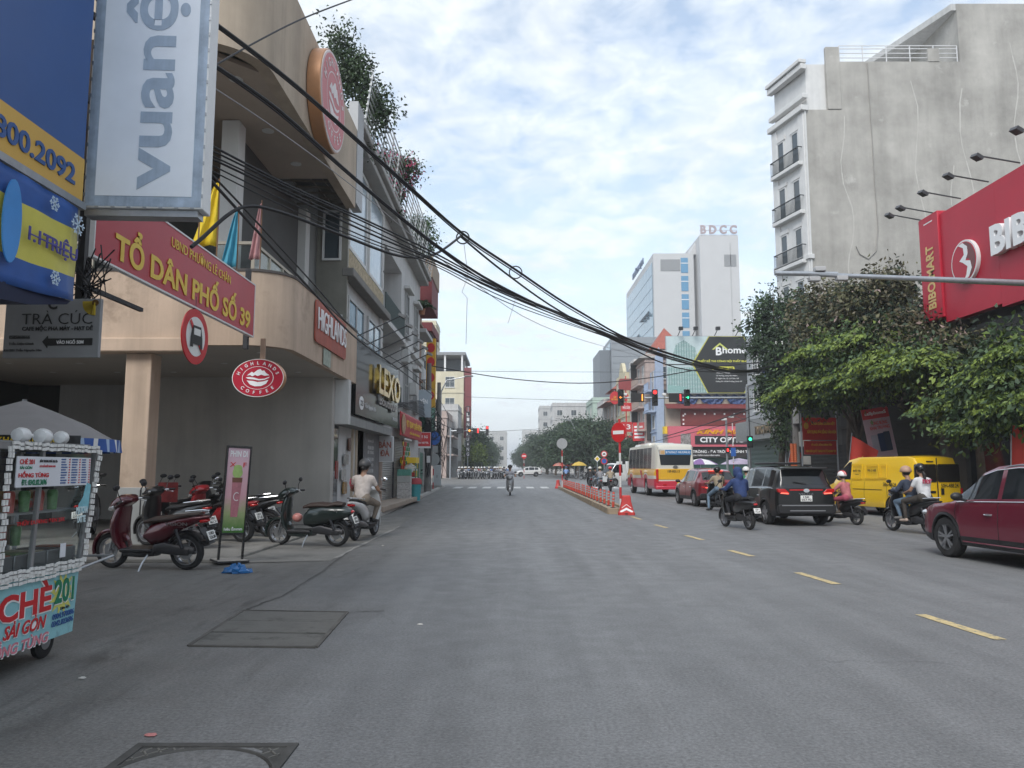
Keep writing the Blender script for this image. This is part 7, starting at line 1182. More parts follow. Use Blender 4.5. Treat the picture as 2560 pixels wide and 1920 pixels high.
for sd in (1,):
    for (x0_, x1_, z0_, z1_) in ((.12, .66, 1.22, 1.70), (-.72, -.08, 1.24, 1.68), (-1.12, -.80, 1.26, 1.68)):
        pz_ = [(x0_, z0_), (x1_, z0_), (x1_, z1_), (x0_, z1_)]; q = MB()
        for k in range(4): a, b = pz_[k], pz_[(k + 1) % 4]; ya = lambda z: .868 - .085 * (z - 1.14) / .8 + .012; q.bar((a[0], ya(a[1]), a[1]), (b[0], ya(b[1]), b[1]), .018, .03)
        q.build('pressed_panel', yv, T)
    text('NHẤT TÍN', .40, .11, T, (.39, .853, 1.50), lt, .02, .004, R(180)); text('Express', .2, .05, T, (.38, .866, 1.36), lt, .0, .004, R(180)); text('1900 63 6688', .44, .085, T, (-.40, .855, 1.50), lt, .01, .004, R(180)); text('50H-488.24', .62, .12, T, (-1.3, .893, 1.05), lt, .01, .004, R(180)); MB().bx(.8, 1.3, .893, .899, .98, 1.03).build('badge', lt, T); MB().bx(-.9, .6, .884, .896, .86, .875).build('side_rail', lt, T)
gv = M('van_glass', (.018, .015, .013), .08, var=0, spec=.6); 
for y0_, y1_ in ((.03, .80), (-.80, -.03)): MB().prism(rect(y0_, y1_, 1.14, 1.70, .05), -2.375, -2.34, 'yz').build('rear_window', gv, T, bevel=.008); MB().prism(rect(y0_, y1_, .42, 1.10, .04), -2.368, -2.345, 'yz').build('rear_door', yv, T, bevel=.01)
MB().bx(-2.372, -2.35, -.012, .012, .4, 1.9).build('door_gap', black, T); text('50H-488.24', .62, .13, T, (-2.376, -.42, 1.03), lt, .01, .004, R(-90)); MB().bx(-2.39, -2.36, .1, .7, .80, .87).build('handle_recess', black, T); MB().bx(-2.39, -2.36, -.2, -.1, .75, .95).build('door_handle', black, T); plate(T, -2.385, .66, '50H-488.24', None, w_=.46, h_=.11, mat=yell).location.y = .42; MB().bx(-2.37, -2.33, .12, .35, 1.76, 1.80).build('brake_slot', black, T); MB().bx(-2.42, -2.3, -.84, .84, .28, .42).build('rear_bumper', yv, T, bevel=.03)
for sd in (1, -1): MB().bx(-2.372, -2.3, sd * .85 - .04, sd * .85 + .04, .55, .95).build('tail_light', taill, T, bevel=.01)
# ---- city bus
bw = paint('bus_cream', (.64, .62, .54), .0, .4); by_ = paint('bus_yellow', (.72, .40, .02), .0, .4); br_ = paint('bus_red', (.52, .02, .05), .0, .4)
bs = Shell(4.2, -4.2, 2.30, [(-4.2, .42), (4.2, .40)], [(-4.2, 1.42), (3.4, 1.42), (4.0, 1.3), (4.2, 1.15)], [(-4.2, 2.62), (-4.1, 2.78), (-3.8, 2.84), (3.2, 2.84), (3.8, 2.78), (4.05, 2.5), (4.2, 1.4)], (2.45, -1.85), .46, [(-4.2, .93), (-4.08, .985), (-3.8, 1.0), (3.6, 1.0), (4.05, .96), (4.2, .86)], crown=.07, tumble=.07, arch=.06, corner=.85, sd=(1,) * 6, extra=tuple(np.arange(-3.1, 4.0, 1.1)) + tuple(np.arange(-3.04, 4.0, 1.1)))
gb = P(1630, 1228, 40); T = thing('city_bus', 'cream, yellow and red city bus stopped in the right lanes', 'bus', (gb.x + 1.15 * .96, 40 + 4.2 * .96, 0), UP + R(2)); T.scale = (.96,) * 3
def bsel(x, j, sd):
    if j <= 1: return ('under', 0)
    if 10 <= j <= 11 and -3.1 < x < 3.6 and ((x + 3.1) % 1.1) > .05: return ('side_window', int((x + 3.1) // 1.1), sd)
    if j >= 12 and x > 3.85: return ('windscreen', 0)
    if j <= 5: return ('red', 0)
    if j == 6: return ('white', 0)
    if j <= 9: return ('yellow', 0)
    return ('white', 0)
for k, m in bs.faces(bsel).items():
    if k[0] == 'white':
        for i in (0, -1): h = bs.rings[i]; m.add(h, [tuple(range(len(h)))])
    weld(m).build({'under': 'underbody', 'red': 'lower_body', 'yellow': 'middle_body', 'white': 'upper_body'}.get(k[0], k[0]), {'under': M('underbody', (.012, .012, .012)), 'red': br_, 'yellow': by_, 'white': bw}.get(k[0], M('bus_glass', (.03, .035, .04), .1, var=0, spec=.6)), T, sharp=32)
for xw in bs.wheels:
    for sd in (1, -1): car_wheel(T, xw, sd * 1.0, .46, sd, .26, 2)
MB().bx(-4.225, -4.15, -1.08, 1.08, .44, .86).build('rear_lower', br_, T, bevel=.02); MB().bx(-4.222, -4.15, -1.07, 1.07, .93, 1.52).build('rear_middle', by_, T, bevel=.02); MB().bx(-4.26, -4.15, -1.1, 1.1, .40, .58).build('bumper', br_, T, bevel=.03)
MB().prism([(-.80, 1.72), (.80, 1.72), (.90, 2.55), (-.90, 2.55)], -4.225, -4.15, 'yz').build('rear_window', M('bus_glass', (.03, .035, .04)), T, bevel=.02); MB().bx(-4.235, -4.2, -.88, .88, 2.28, 2.55).build('route_panel', M('route_blue', (.03, .18, .42), .5), T); MB().bx(-4.242, -4.23, .55, .87, 2.29, 2.54).build('number_box', M('route_pale', (.55, .5, .42), .5), T); text('18B', .26, .2, T, (-4.247, .71, 2.415), M('route_orange', (.6, .3, .05), .5, var=0), .02, .004, R(-90)); text('BX THƯỢNG LÝ - PHÀ DƯƠNG ÁO', 1.34, .17, T, (-4.243, -.16, 2.415), whitel, .02, .004, R(-90)); text('15F-003.13', .66, .13, T, (-4.235, .1, 1.38), lblack, .02, .004, R(-90)); MB().prism(ellp(0, 1.62, .14, .08, 20), -4.24, -4.2, 'yz').build('emblem', M('dull_chrome', (.35, .35, .35)), T); plate(T, -4.235, .70, '15F', '003.13', w_=.34, h_=.17, mat=yell).location.y = -.25
for sd in (1, -1): MB().bx(-4.245, -4.15, sd * 1.0 - .07, sd * 1.0 + .07, .78, 1.5).build('tail_light', taill, T, bevel=.02); MB().lathe([(.035, -4.24), (.03, -4.25)], (0, sd * .95, 2.66), 'x', 12).build('marker_lamp', lampw, T); MB().bx(-4.25, -4.22, sd * .6 - .1, sd * .6 + .1, .62, .68).build('reflector', taill, T)
pod = MB(); pod.loft([[(x, y, z) for x, y in rect(-1.2 + e, 2.8 - e, -.85 + e, .85 - e, .2, 4)] for z, e in ((2.88, 0), (2.98, .03), (3.03, .12))]); pod.build('roof_unit', bw, T); MB().prism([(-1.25, .86), (-.85, .86), (-.25, 1.43), (-.65, 1.43)], 1.145, 1.153).build('red_stripe', M('stripe_red', (.42, .03, .07), .5), T); MB().bx(-3.2, 3.7, 1.02, 1.05, 1.98, 2.0).build('window_line', black, T)
for sd in (1, -1): q = MB(); q.tube([(4.1, sd * 1.0, 2.4), (4.4, sd * 1.25, 2.3), (4.4, sd * 1.25, 2.1)], .02, 6); q.bx(4.36, 4.44, sd * 1.25 - .1, sd * 1.25 + .1, 1.8, 2.15); q.build('mirror', black, T)
# ---- small white truck crossing beyond the bikes
T = thing('light_truck', 'small white truck nosing across beyond the waiting motorbikes', 'truck', (P(1540, 1190, 64).x, 64, 0), R(205)); tw_ = Shell(1.1, -.5, 1.6, [(-.5, .4), (1.1, .35)], [(-.5, 1.05), (.8, 1.05), (1.1, .9)], [(-.5, 1.85), (.35, 1.85), (.5, 1.75), (1.0, 1.05), (1.1, .9)], (.6,), .3, [(-.5, 1), (.8, 1), (1.1, .9)], tumble=.1)
def tsel(x, j, sd): return ('under', 0) if j <= 1 else ('side_window', sd) if 10 <= j <= 11 and -.2 < x < .8 else ('windscreen', 0) if j >= 13 and .5 < x < 1.0 else ('cab', 0)
for k, m in tw_.faces(tsel).items():
    if k[0] == 'cab':
        for i in (0, -1): h = tw_.rings[i]; m.add(h, [tuple(range(len(h)))])
    weld(m).build(k[0], {'cab': paint('pearl_white', (.6, .6, .6)), 'under': black}.get(k[0], glassd), T, sharp=32)
MB().bx(-3.2, -.55, -.8, .8, .62, 2.05).build('cargo_box', white, T, bevel=.02); MB().bx(-3.2, .9, -.4, .4, .4, .6).build('chassis', black, T); [car_wheel(T, x, sd * .7, .3, sd, .2, 2) for x in (.6, -2.4) for sd in (1, -1)]; q = MB(); q.bx(1.02, 1.12, .45, .7, .62, .8); q.bx(1.02, 1.12, -.7, -.45, .62, .8); q.build('headlight', lampw, T)
# ================================================================ scooters (local x forward, y left)
def ering(x, zc, hh, hw, n=14, p=2.4):
    o = []
    for k in range(n):
        a = 2 * math.pi * k / n; c, s = math.cos(a), math.sin(a); o.append((x, hw * math.copysign(abs(c) ** (2 / p), c), zc + hh * math.copysign(abs(s) ** (2 / p), s)))
    return o
def eloft(mb, st, mi=0, n=14, p=2.4): return mb.loft([ering(*q, n=n, p=p) for q in st], mi)
_bw = {}
def bike_wheel(T, x, r, wd, spoke):
    k = (r, wd, spoke)
    if k not in _bw:
        t = MB(); t.lathe([(r * .72, -wd * .45), (r * .86, -wd * .5), (r * .97, -wd * .3), (r, 0), (r * .97, wd * .3), (r * .86, wd * .5), (r * .72, wd * .45)], axis='y', n=28, caps=False); q = MB(); q.lathe([(r * .73, -wd * .42), (r * .68, -wd * .42), (r * .66, -wd * .2), (r * .66, wd * .2), (r * .68, wd * .42), (r * .73, wd * .42)], axis='y', n=28, caps=False); q.lathe([(.045, -wd * .5), (.045, wd * .5)], axis='y', n=12)
        ns = 5 if spoke else 8
        for i in range(ns): a = 2 * math.pi * i / ns; b = a + (.35 if spoke else .1); q.bar((.03 * math.cos(a), 0, .03 * math.sin(a)), (r * .69 * math.cos(b), 0, r * .69 * math.sin(b)), .022 if spoke else .014, .03, up=(0, 1, 0))
        q.lathe([(r * .42, wd * .3), (r * .42, wd * .36), (r * .2, wd * .36)], axis='y', n=20, mi=0, caps=False); _bw[k] = (t.mesh('tyre', rubber), q.mesh('rim', alu))
    w_ = bpy.data.objects.new('wheel', None); w_.empty_display_size = .1; col.objects.link(w_); w_.parent = T; KIDS.setdefault(T, []).append(w_); w_.location = (x, 0, r); w_.rotation_euler = (0, random.uniform(0, 1), 0); link('tyre', _bw[k][0], w_); link('rim', _bw[k][1], w_)
seatb = M('seat_brown', (.045, .028, .022), .6, var=.1, sca=5); seatk = M('seat_black', (.016, .016, .017), .6, var=.12, sca=5)
def scooter(name, label, loc, rz, body, style='sport', seat=seatk, lean=0., group=None, steer=0., stand=True, plate_txt=('15B2', '488.20'), mirrors=2, scale=1., light=None, text_side=None, rack=None, cat='motorbike'):
    T = thing(name, label, cat, loc, rz, group); T.rotation_euler = (R(lean), 0, rz); T.scale = (scale,) * 3; rf = .27 if style != 'classic' else .255; xw = .62
    bike_wheel(T, xw, rf, .09, style != 'classic'); bike_wheel(T, -xw, rf, .105, True)
    if style == 'classic':
        q = MB(); eloft(q, [(.04, .52, .12, .11), (-.1, .58, .21, .16), (-.35, .62, .20, .185), (-.6, .64, .16, .18), (-.82, .665, .11, .14), (-.95, .68, .05, .07)], n=18); q.build('tail_body', body, T); q = MB(); eloft(q, [(.06, .76, .03, .08), (-.08, .795, .05, .13), (-.3, .81, .055, .15), (-.5, .80, .045, .14), (-.62, .83, .05, .13), (-.78, .82, .035, .09)], n=16); q.build('seat', seat, T)
        rg = []
        for z, x, hw, th in ((.28, .36, .14, .06), (.42, .43, .2, .07), (.6, .45, .215, .075), (.78, .43, .20, .075), (.92, .40, .15, .07), (1.0, .38, .10, .06)): rg.append([(x + th * math.cos(a) * (1.15 if math.cos(a) > 0 else .6), hw * math.sin(a), z) for a in np.linspace(0, 2 * math.pi, 17)[:-1]])
        MB().loft(rg).build('leg_shield', body, T)
    else:
        q = MB(); eloft(q, [(.04, .50, .05, .09), (-.08, .52, .17, .125), (-.3, .58, .17, .155), (-.55, .69, .10, .15), (-.8, .75, .065, .11), (-1.0, .79, .02, .04)], n=18); q.build('tail_body', body, T); q = MB(); eloft(q, [(.05, .70, .025, .07), (-.1, .735, .045, .12), (-.32, .755, .05, .14), (-.48, .775, .045, .135), (-.7, .815, .045, .11), (-.86, .83, .02, .06)], n=16); q.build('seat', seat, T)
        rg = []
        for z, x, hw, th in ((.26, .36, .13, .05), (.42, .45, .18, .085), (.6, .47, .20, .10), (.75, .45, .195, .10), (.88, .41, .17, .09), (.97, .38, .12, .07)): rg.append([(x + th * math.cos(a) * (1.3 if math.cos(a) > 0 else .55), hw * math.sin(a), z) for a in np.linspace(0, 2 * math.pi, 15)[:-1]])
        MB().loft(rg).build('leg_shield', body, T)
        q = MB(); q.tube([(-.5, .15, .84), (-.8, .12, .87), (-.98, .0, .88), (-.8, -.12, .87), (-.5, -.15, .84)], .011, 6); q.build('grab_rail', chrome, T)
    q = MB(); q.prism(rect(-.12, .42, -.15, .15, .05), .265, .32, 'xy'); q.build('floorboard', black, T, bevel=.015); q = MB(); eloft(q, [(.36, .24, .05, .12), (.1, .23, .055, .13), (-.15, .27, .07, .12)]); q.build('belly', body if style == 'classic' else M('dark_trim', (.03, .03, .032), .5), T)
    # fender, fork, head
    q = MB(); rg = []
    for a in np.linspace(R(-12), R(150), 14): wdt = .065 * (1 - .35 * abs(a - 1.1) / 1.6); rg.append([(xw + (rf + .035 + d) * math.cos(a), w_, rf + (rf + .035 + d) * math.sin(a)) for w_, d in ((wdt, -.03), (wdt, .0), (wdt * .6, .022), (-wdt * .6, .022), (-wdt, .0), (-wdt, -.03))])
    q.loft(rg); q.build('front_fender', body, T)
    for sd in (1, -1): MB().tube([(xw, sd * .07, rf), (xw - .12, sd * .075, .62)], .018, 8).build('fork_leg', alu, T)
    hz = 1.0 if style != 'classic' else 1.03; q = MB(); eloft(q, [(.23, hz + .03, .03, .08), (.30, hz + .035, .075, .17), (.43, hz - .005, .115, .175), (.55, hz - .055, .09, .13), (.63, hz - .10, .035, .06)]); q.build('head_cowl', body, T); hx = .50
    if style == 'classic': MB().ell((.47, 0, .97), (.06, .085, .085), 16, 10).build('headlight', light or lampw, T)
    else: q = MB(); eloft(q, [(.48, hz - .06, .065, .16), (.59, hz - .09, .045, .12), (.645, hz - .115, .015, .06)]); q.build('headlight', light or lampw, T)
    q = MB(); q.tube([(.27, -.33, hz + .02), (.30, -.2, hz + .03), (.34, 0, hz + .03), (.30, .2, hz + .03), (.27, .33, hz + .02)], .014, 8); q.build('handlebar', chrome, T)
    for sd in (1, -1):
        MB().tube([(.26, sd * .36, hz + .018), (.29, sd * .24, hz + .03)], .02, 8).build('grip', black, T); MB().tube([(.33, sd * .22, hz + .0), (.31, sd * .36, hz - .03)], .007, 6).build('brake_lever', chrome, T)
        if mirrors: q = MB(); q.tube([(.31, sd * .21, hz + .04), (.33, sd * .25, hz + .14), (.31, sd * .29, hz + .21)], .007, 6); q.ell((.31, sd * .31, hz + .24), (.02, .075, .045), 14, 8); q.build('mirror', black if mirrors == 2 else chrome, T)
    # engine, exhaust, rear
    q = MB(); eloft(q, [(-.12, .33, .07, .07), (-.3, .33, .09, .09), (-.55, .30, .07, .08), (-.75, .28, .05, .05)]); q.build('engine', M('engine_grey', (.10, .10, .105), .5, .5, var=.2, sca=10), T); q = MB(); rg = [ering(x, zc, hh, hw) for x, zc, hh, hw in ((-.16, .33, .05, .015), (-.32, .335, .085, .022), (-.55, .30, .065, .022), (-.72, .28, .045, .015))]; q.loft([[(a, b + .12, c) for a, b, c in r] for r in rg]); q.build('drive_cover', M('cover_dark', (.06, .06, .064), .4, .5, var=.15), T); q = MB(); rg = [ering(x, zc, hh, hw) for x, zc, hh, hw in ((-.3, .29, .02, .02), (-.45, .31, .05, .04), (-.7, .35, .055, .045), (-.88, .38, .045, .04))]; q.loft([[(a, b - .16, c) for a, b, c in r] for r in rg]); q.build('exhaust', M('muffler', (.16, .16, .165), .35, .8, var=.1), T)
    MB().tube([(-.62, .13, .34), (-.52, .13, .62)], .028, 10).build('shock', M('shock_dark', (.04, .04, .045), .4, .5), T); q = MB(); rg = []
    for a in np.linspace(R(35), R(165), 10): rg.append([(-xw + (rf + .03 + d) * math.cos(a) * -1 * -1 * -1, w_, rf + (rf + .03 + d) * math.sin(a)) for w_, d in ((.06, -.02), (.06, 0), (.03, .015), (-.03, .015), (-.06, 0), (-.06, -.02))])
    q.loft(rg); q.build('rear_fender', black, T); q = MB(); q.bar((-.86, 0, .62), (-1.03, 0, .40), .16, .02); q.build('mudguard', black, T); tl = MB(); eloft(tl, [(-.88, .69 if style == 'classic' else .73, .035, .085), (-.96, .68 if style == 'classic' else .735, .028, .06), (-.985, .68 if style == 'classic' else .735, .01, .03)]); tl.build('tail_light', taill, T)
    if plate_txt: o = MB().bx(-.095, .095, -.006, .004, -.07, .07).build('number_plate', platew, T, loc=(-1.02, 0, .52), rot=(R(-22), 0, R(-90)), bevel=.003); text(plate_txt[0], .12, .045, o, (0, -.009, .03), lblack, .02, .002); text(plate_txt[1], .15, .05, o, (0, -.009, -.03), lblack, .02, .002)
    if stand: q = MB(); q.tube([(-.05, .10, .24), (-.02, .2, .12), (-.03, .30, .015 - .3 * math.tan(R(lean)) * 0)], .013, 6); q.build('kickstand', steel, T)
    if text_side: text(text_side, .36, .05, T, (-.55, .162, .70), M('dull_chrome', (.35, .35, .35)), .02, .004, R(180)); 
    if rack: MB().bx(-1.0, -.62, -.2, .2, .9, 1.25).build('cargo_crate', rack, T, bevel=.01)
    return T
winered = paint('wine_red', (.085, .006, .014), .3, .25); dgreen = paint('dark_green', (.012, .022, .02), .2, .3); pwhite = paint('scooter_white', (.58, .58, .57), .0, .3); pblack = paint('scooter_black', (.012, .012, .013), .1, .3); pgrey = paint('scooter_grey', (.22, .225, .23), .5, .3); predb = paint('scooter_red', (.26, .015, .02), .1, .3); pblue = paint('scooter_blue', (.03, .06, .16), .2, .3)
def between(a, b, z=0): a, b = Vector(a), Vector(b); c = (a + b) / 2; return (c.x, c.y, z), math.atan2((a - b).y, (a - b).x)
# red scooter (front wheel a, rear wheel b)
l_, r_ = between(G(258, 1419), G(492, 1425)); scooter('motor_scooter', 'wine red scooter with brown seat parked beside the dessert cart', l_, r_, winered, 'sport', seatb, -5, text_side='VISION', plate_txt=('15B3', '526.88'), scale=1.0)
T = scooter('motor_scooter', 'dark green retro scooter with brown seat parked on the gutter apron', (P(772, 1300, 14.9).x, 14.9, .012), R(167), dgreen, 'classic', seatb, -5, text_side='SCOOPY', plate_txt=('15F1', '204.61'), scale=.98)
q = MB(); q.ell((.22, .0, .55), (.10, .10, .09), 14, 8); q.build('pink_helmet', M('helmet_pink', (.55, .22, .19), .3), T)
l_ = G(905, 1352); wsc = scooter('motor_scooter', 'white scooter by the boutique door with its rider sitting', (l_.x - .05, l_.y + .55, .012), R(82), pwhite, 'sport', seatk, 0, stand=True, plate_txt=('15B2', '113.94'), mirrors=1)
# parked in the dark bay
pk_ = [((-6.25, 14.2), 156, pblack, 'sport', 'black scooter behind the upright poster stand', ('15B1', '661.31')), ((-5.85, 15.35), 160, predb, 'sport', 'black and red scooter with tail towards the poster stand', ('15D1', '371.65')), ((-5.7, 16.4), 164, pblack, 'sport', 'black scooter with white plate deepest behind the poster stand', ('15G1', '112.29')), ((-7.1, 16.3), 148, pblack, 'sport', 'black scooter behind the tan column', ('15B1', '404.18')), ((-7.9, 17.0), 120, pgrey, 'sport', 'grey scooter deep in the parking bay left of the column', ('15B1', '909.33')), ((-7.0, 18.2), 140, pblack, 'classic', 'round black scooter near the back wall of the bay', ('15B1', '777.12')), ((-6.2, 17.6), 152, pblack, 'sport', 'black scooter with chrome mirror in the middle of the bay', ('15B1', '305.70')), ((-8.9, 16.2), 110, pblack, 'classic', 'black scooter at the dark left end of the bay', ('15B1', '220.40'))]
for i, (p, a, c, st, lb_, pt_) in enumerate(pk_): scooter('motor_scooter', lb_, (p[0], p[1], .06), R(a), c, st, seatk, -6, 'scooters parked in the cafe bay', plate_txt=pt_, mirrors=1 if i == 6 else 2)
MB_h = MB(); MB_h.ell((-5.35, 14.6, 1.02), (.13, .13, .11), 16, 8, z0=-.3); tag(MB_h.build('helmet', M('helmet_black', (.012, .012, .013), .2)), 'black helmet resting on the seat of the bay scooters', 'helmet'); tag(MB().prism(rect(-.2, .2, .75, 1.15, .02), 0, .02).build('price_board', M('notice_red2', (.25, .035, .035), .5, var=.3, sca=9), loc=(-7.0, 15.6, .06)), 'red parking notice board standing among the scooters in the bay', 'sign')
l_ = G(1078, 1229, .11); scooter('motor_scooter', 'white scooter parked on the far left pavement corner', (-5.75, 47.2, .11), R(100), pwhite, 'sport', seatk, -5, plate_txt=('15B1', '345.61'))
# ================================================================ people: capsules fused by a voxel remesh into one continuous skin
def capsule(mb, a, b, ra, rb):
    a, b = Vector(a), Vector(b); d = b - a
    if d.length < 1e-4: mb.ell(a, ra, 12, 8); return
    u = d.normalized(); pts = []; rr = []
    for t in (-.95, -.7, -.35): pts.append(a + u * ra * t); rr.append(ra * math.sqrt(max(.02, 1 - t * t)))
    pts += [a, a.lerp(b, .33), a.lerp(b, .66), b]; rr += [ra, ra + (rb - ra) * .33, ra + (rb - ra) * .66, rb]
    for t in (.35, .7, .95): pts.append(b + u * rb * t); rr.append(rb * math.sqrt(max(.02, 1 - t * t)))
    mb.tube(pts, rr, 12)
def fuse(name, caps, mats, vox=.02, extra=None, decim=None):
    """caps: (a, b, ra, rb, material index)"""
    mb = MB()
    for a, b, ra, rb, m in caps: capsule(mb, a, b, ra, rb)
    o = mb.build('tmp_body', mats[0]); m_ = o.modifiers.new('r', 'REMESH'); m_.mode = 'VOXEL'; m_.voxel_size = vox; s_ = o.modifiers.new('s', 'SMOOTH'); s_.iterations = 4; s_.factor = .5
    if decim: d_ = o.modifiers.new('d', 'DECIMATE'); d_.ratio = decim
    dg = bpy.context.evaluated_depsgraph_get(); me = bpy.data.meshes.new_from_object(o.evaluated_get(dg)); bpy.data.objects.remove(o); me.name = name; me.materials.clear()
    for m in mats: me.materials.append(m)
    n = len(me.polygons); c = np.empty(n * 3); me.polygons.foreach_get('center', c); c = c.reshape(-1, 3); best = np.full(n, 1e9); idx = np.zeros(n, int)
    for a, b, ra, rb, m in caps:
        a, b = np.array(a), np.array(b); d = b - a; l2 = max(d @ d, 1e-9); t = np.clip(((c - a) @ d) / l2, 0, 1); ds = np.linalg.norm(c - a - t[:, None] * d, axis=1) - (ra + (rb - ra) * t); k = ds < best; best[k] = ds[k]; idx[k] = m
    me.polygons.foreach_set('material_index', idx.astype(np.int32)); me.polygons.foreach_set('use_smooth', [True] * n); me.update(); return me
skin = M('skin', (.30, .17, .11), .55, var=.05); hairm = M('hair_black', (.012, .010, .009), .5, var=.1)
def cloth_m(n, c): return M('cloth_' + n, c, .85, var=.16, sca=7, bump=.5, bsc=16)
def hand(caps, w_, d, sd, m):
    """palm, four curled fingers round a grip and an opposing thumb"""
    w_ = Vector(w_); d = Vector(d).normalized(); pl = w_ + d * .05; caps.append((w_, pl, .027, .036, m)); side_ = Vector((0, 1, 0)) * sd
    for i in range(4): b = pl + d * .03 + side_ * (.027 - .018 * i); L_ = (.052, .062, .058, .045)[i]; k = b + d * L_ * .5 + Vector((0, 0, -.012)); caps.append((b, k, .0095, .009, m)); caps.append((k, k + Vector((-.012, 0, -L_ * .6)), .009, .008, m))
    th = w_ + d * .03 - side_ * .03; caps.append((th, th + d * .035 - side_ * .02 + Vector((0, 0, -.01)), .011, .009, m))
def rider_mesh(name, mats, pelvis=(-.26, 0, .84), lean=.10, hands=((.27, .30, 1.05), (.27, -.30, 1.05)), feet=((.22, .13, .37), (.22, -.13, .37)), knees=None, longs=True, short=False, hood=False, slim=1., vox=.018, head_turn=0., fingers=True, sandals=False, shorts=False):
    """mats: shirt, trousers, skin, shoe, hair"""
    p = Vector(pelvis); ch = p + Vector((lean, 0, .36)); nk = p + Vector((lean * 1.25, 0, .53)); hd = nk + Vector((.035 + lean * .2, 0, .145)); C = []; s = slim
    C += [(p + Vector((0, .07, 0)), p + Vector((0, -.07, 0)), .135 * s, .135 * s, 1), (p + Vector((0, 0, .05)), p.lerp(ch, .55), .145 * s, .15 * s, 0), (p.lerp(ch, .5) + Vector((0, .05, 0)), ch + Vector((0, .07, .02)), .125 * s, .125 * s, 0), (p.lerp(ch, .5) + Vector((0, -.05, 0)), ch + Vector((0, -.07, .02)), .125 * s, .125 * s, 0), (ch + Vector((0, .15, .07)), ch + Vector((0, -.15, .07)), .075 * s, .075 * s, 0), (ch + Vector((.0, 0, .1)), nk + Vector((0, 0, .03)), .07, .055, 2), (nk, hd, .05, .055, 2)]
    C += [(hd + Vector((-.01, 0, .03)), hd + Vector((.012, 0, -.045)), .098, .078, 4 if False else 2), (hd + Vector((.088, 0, -.005)), hd + Vector((.105, 0, -.025)), .014, .017, 2), (hd + Vector((.0, .085, -.01)), hd + Vector((-.01, .092, .015)), .02, .02, 2), (hd + Vector((.0, -.085, -.01)), hd + Vector((-.01, -.092, .015)), .02, .02, 2), (hd + Vector((-.03, 0, .05)), hd + Vector((-.035, 0, .02)), .103, .10, 4)]
    if hood: C += [(hd + Vector((-.02, 0, .035)), hd + Vector((-.02, 0, -.05)), .125, .125, 0), (nk + Vector((-.06, 0, .0)), nk + Vector((-.09, 0, .05)), .10, .09, 0)]
    for i, sd in enumerate((1, -1)):
        sh = ch + Vector((0, .185 * sd * s, .065)); hn = Vector(hands[i]); mid = sh.lerp(hn, .5); el = mid + Vector((-.06, .075 * sd, -.10)); C += [(sh, sh.lerp(el, .5 if short else 1), .066 * s, .056 * s, 0)]
        if short: C += [(sh.lerp(el, .5), el, .046, .042, 2), (el, hn, .042, .028, 2)]
        else: C += [(el, el.lerp(hn, .92), .05 * s, .036, 0)]
        d = (hn - el).normalized(); hand(C, hn, d if fingers else d, sd, 2)
        hp = p + Vector((.03, .095 * sd, -.01)); ft = Vector(feet[i]); kn = Vector(knees[i]) if knees else Vector((ft.x * .6 + p.x * .4 + .23, ft.y * .7 + .06 * sd, (p.z + ft.z) / 2 + .16)); C += [(hp, kn, .098 * s, .068 * s, 1), (kn, ft + Vector((-.02, 0, .07)), .062 * s, .045 * s, 2 if shorts else 1), (ft + Vector((-.05, 0, 0)), ft + Vector((.15, .015 * sd, -.015)), .042, .036, 3)]
    return fuse(name, C, mats, vox), hd
def helmet(T, c, mat, kind='open', name='helmet', stripe=None, r=.135):
    q = MB(); q.ell((0, 0, 0), (r * 1.08, r, r * 1.0), 20, 8, z0=-.28); o = q.build(name, mat, T, loc=(c.x - .012, c.y, c.z + .045)); md = o.modifiers.new('s', 'SOLIDIFY'); md.thickness = .012
    q = MB(); rg = [];
    for a in np.linspace(-1.1, 1.1, 9): rg.append([(r * 1.05 * math.cos(a), r * .98 * math.sin(a), -.01), (r * 1.55 * math.cos(a) if kind == 'cap' else r * 1.25 * math.cos(a), r * 1.0 * math.sin(a), -.03)])
    q.loft(rg, close=False, caps=False); q.build('visor', mat, o, norm=False)
    if stripe:
        for y in (-.03, .03): q = MB(); q.tube([(r * 1.1 * math.cos(a), y, r * 1.015 * math.sin(a)) for a in np.linspace(.0, math.pi - .1, 12)], .012, 6); q.build('stripe', stripe, o)
    return o
def person(label, loc, rz, mesh_hd, hel=None, group=None, scale=1., extra=None, kind='open', stripe=None):
    T = thing('person', label, 'person', loc, rz, group); T.scale = (scale,) * 3; me, hd = mesh_hd; link('body', me, T); q = MB()
    for y in (.035, -.035): q.ell((hd.x + .082, y, hd.z + .012), (.01, .014, .009), 8, 6)
    q.build('eyes', lblack, T); q = MB(); q.ell((hd.x + .088, 0, hd.z - .055), (.008, .025, .006), 8, 4); q.build('mouth', M('lip', (.25, .09, .08), .5), T)
    if hel: helmet(T, hd, hel, kind, stripe=stripe)
    return T, hd
SC = .92; UPR = R(90)
# ---- blue hoodie on a dark scooter
shoe = M('shoe_grey', (.2, .19, .18), .8); shoek = M('shoe_black', (.025, .025, .025), .8); navyc = cloth_m('navy', (.022, .045, .135)); jean = cloth_m('jean', (.13, .19, .26)); dark = cloth_m('dark', (.02, .021, .026))
g = G(1873, 1325); L0 = (g.x - .12, g.y + .62 * SC, 0); RZ = UPR + R(14)
scooter('motor_scooter', 'dark electric scooter under the rider in the blue hoodie', L0, RZ, pblack, 'classic', seatk, 0, stand=False, plate_txt=('15F1', '176.39'), scale=SC); person('rider in a blue hooded jacket on a dark scooter', L0, RZ, rider_mesh('hoodie', [navyc, dark, skin, shoe, hairm], hood=True, slim=1.08), scale=SC)
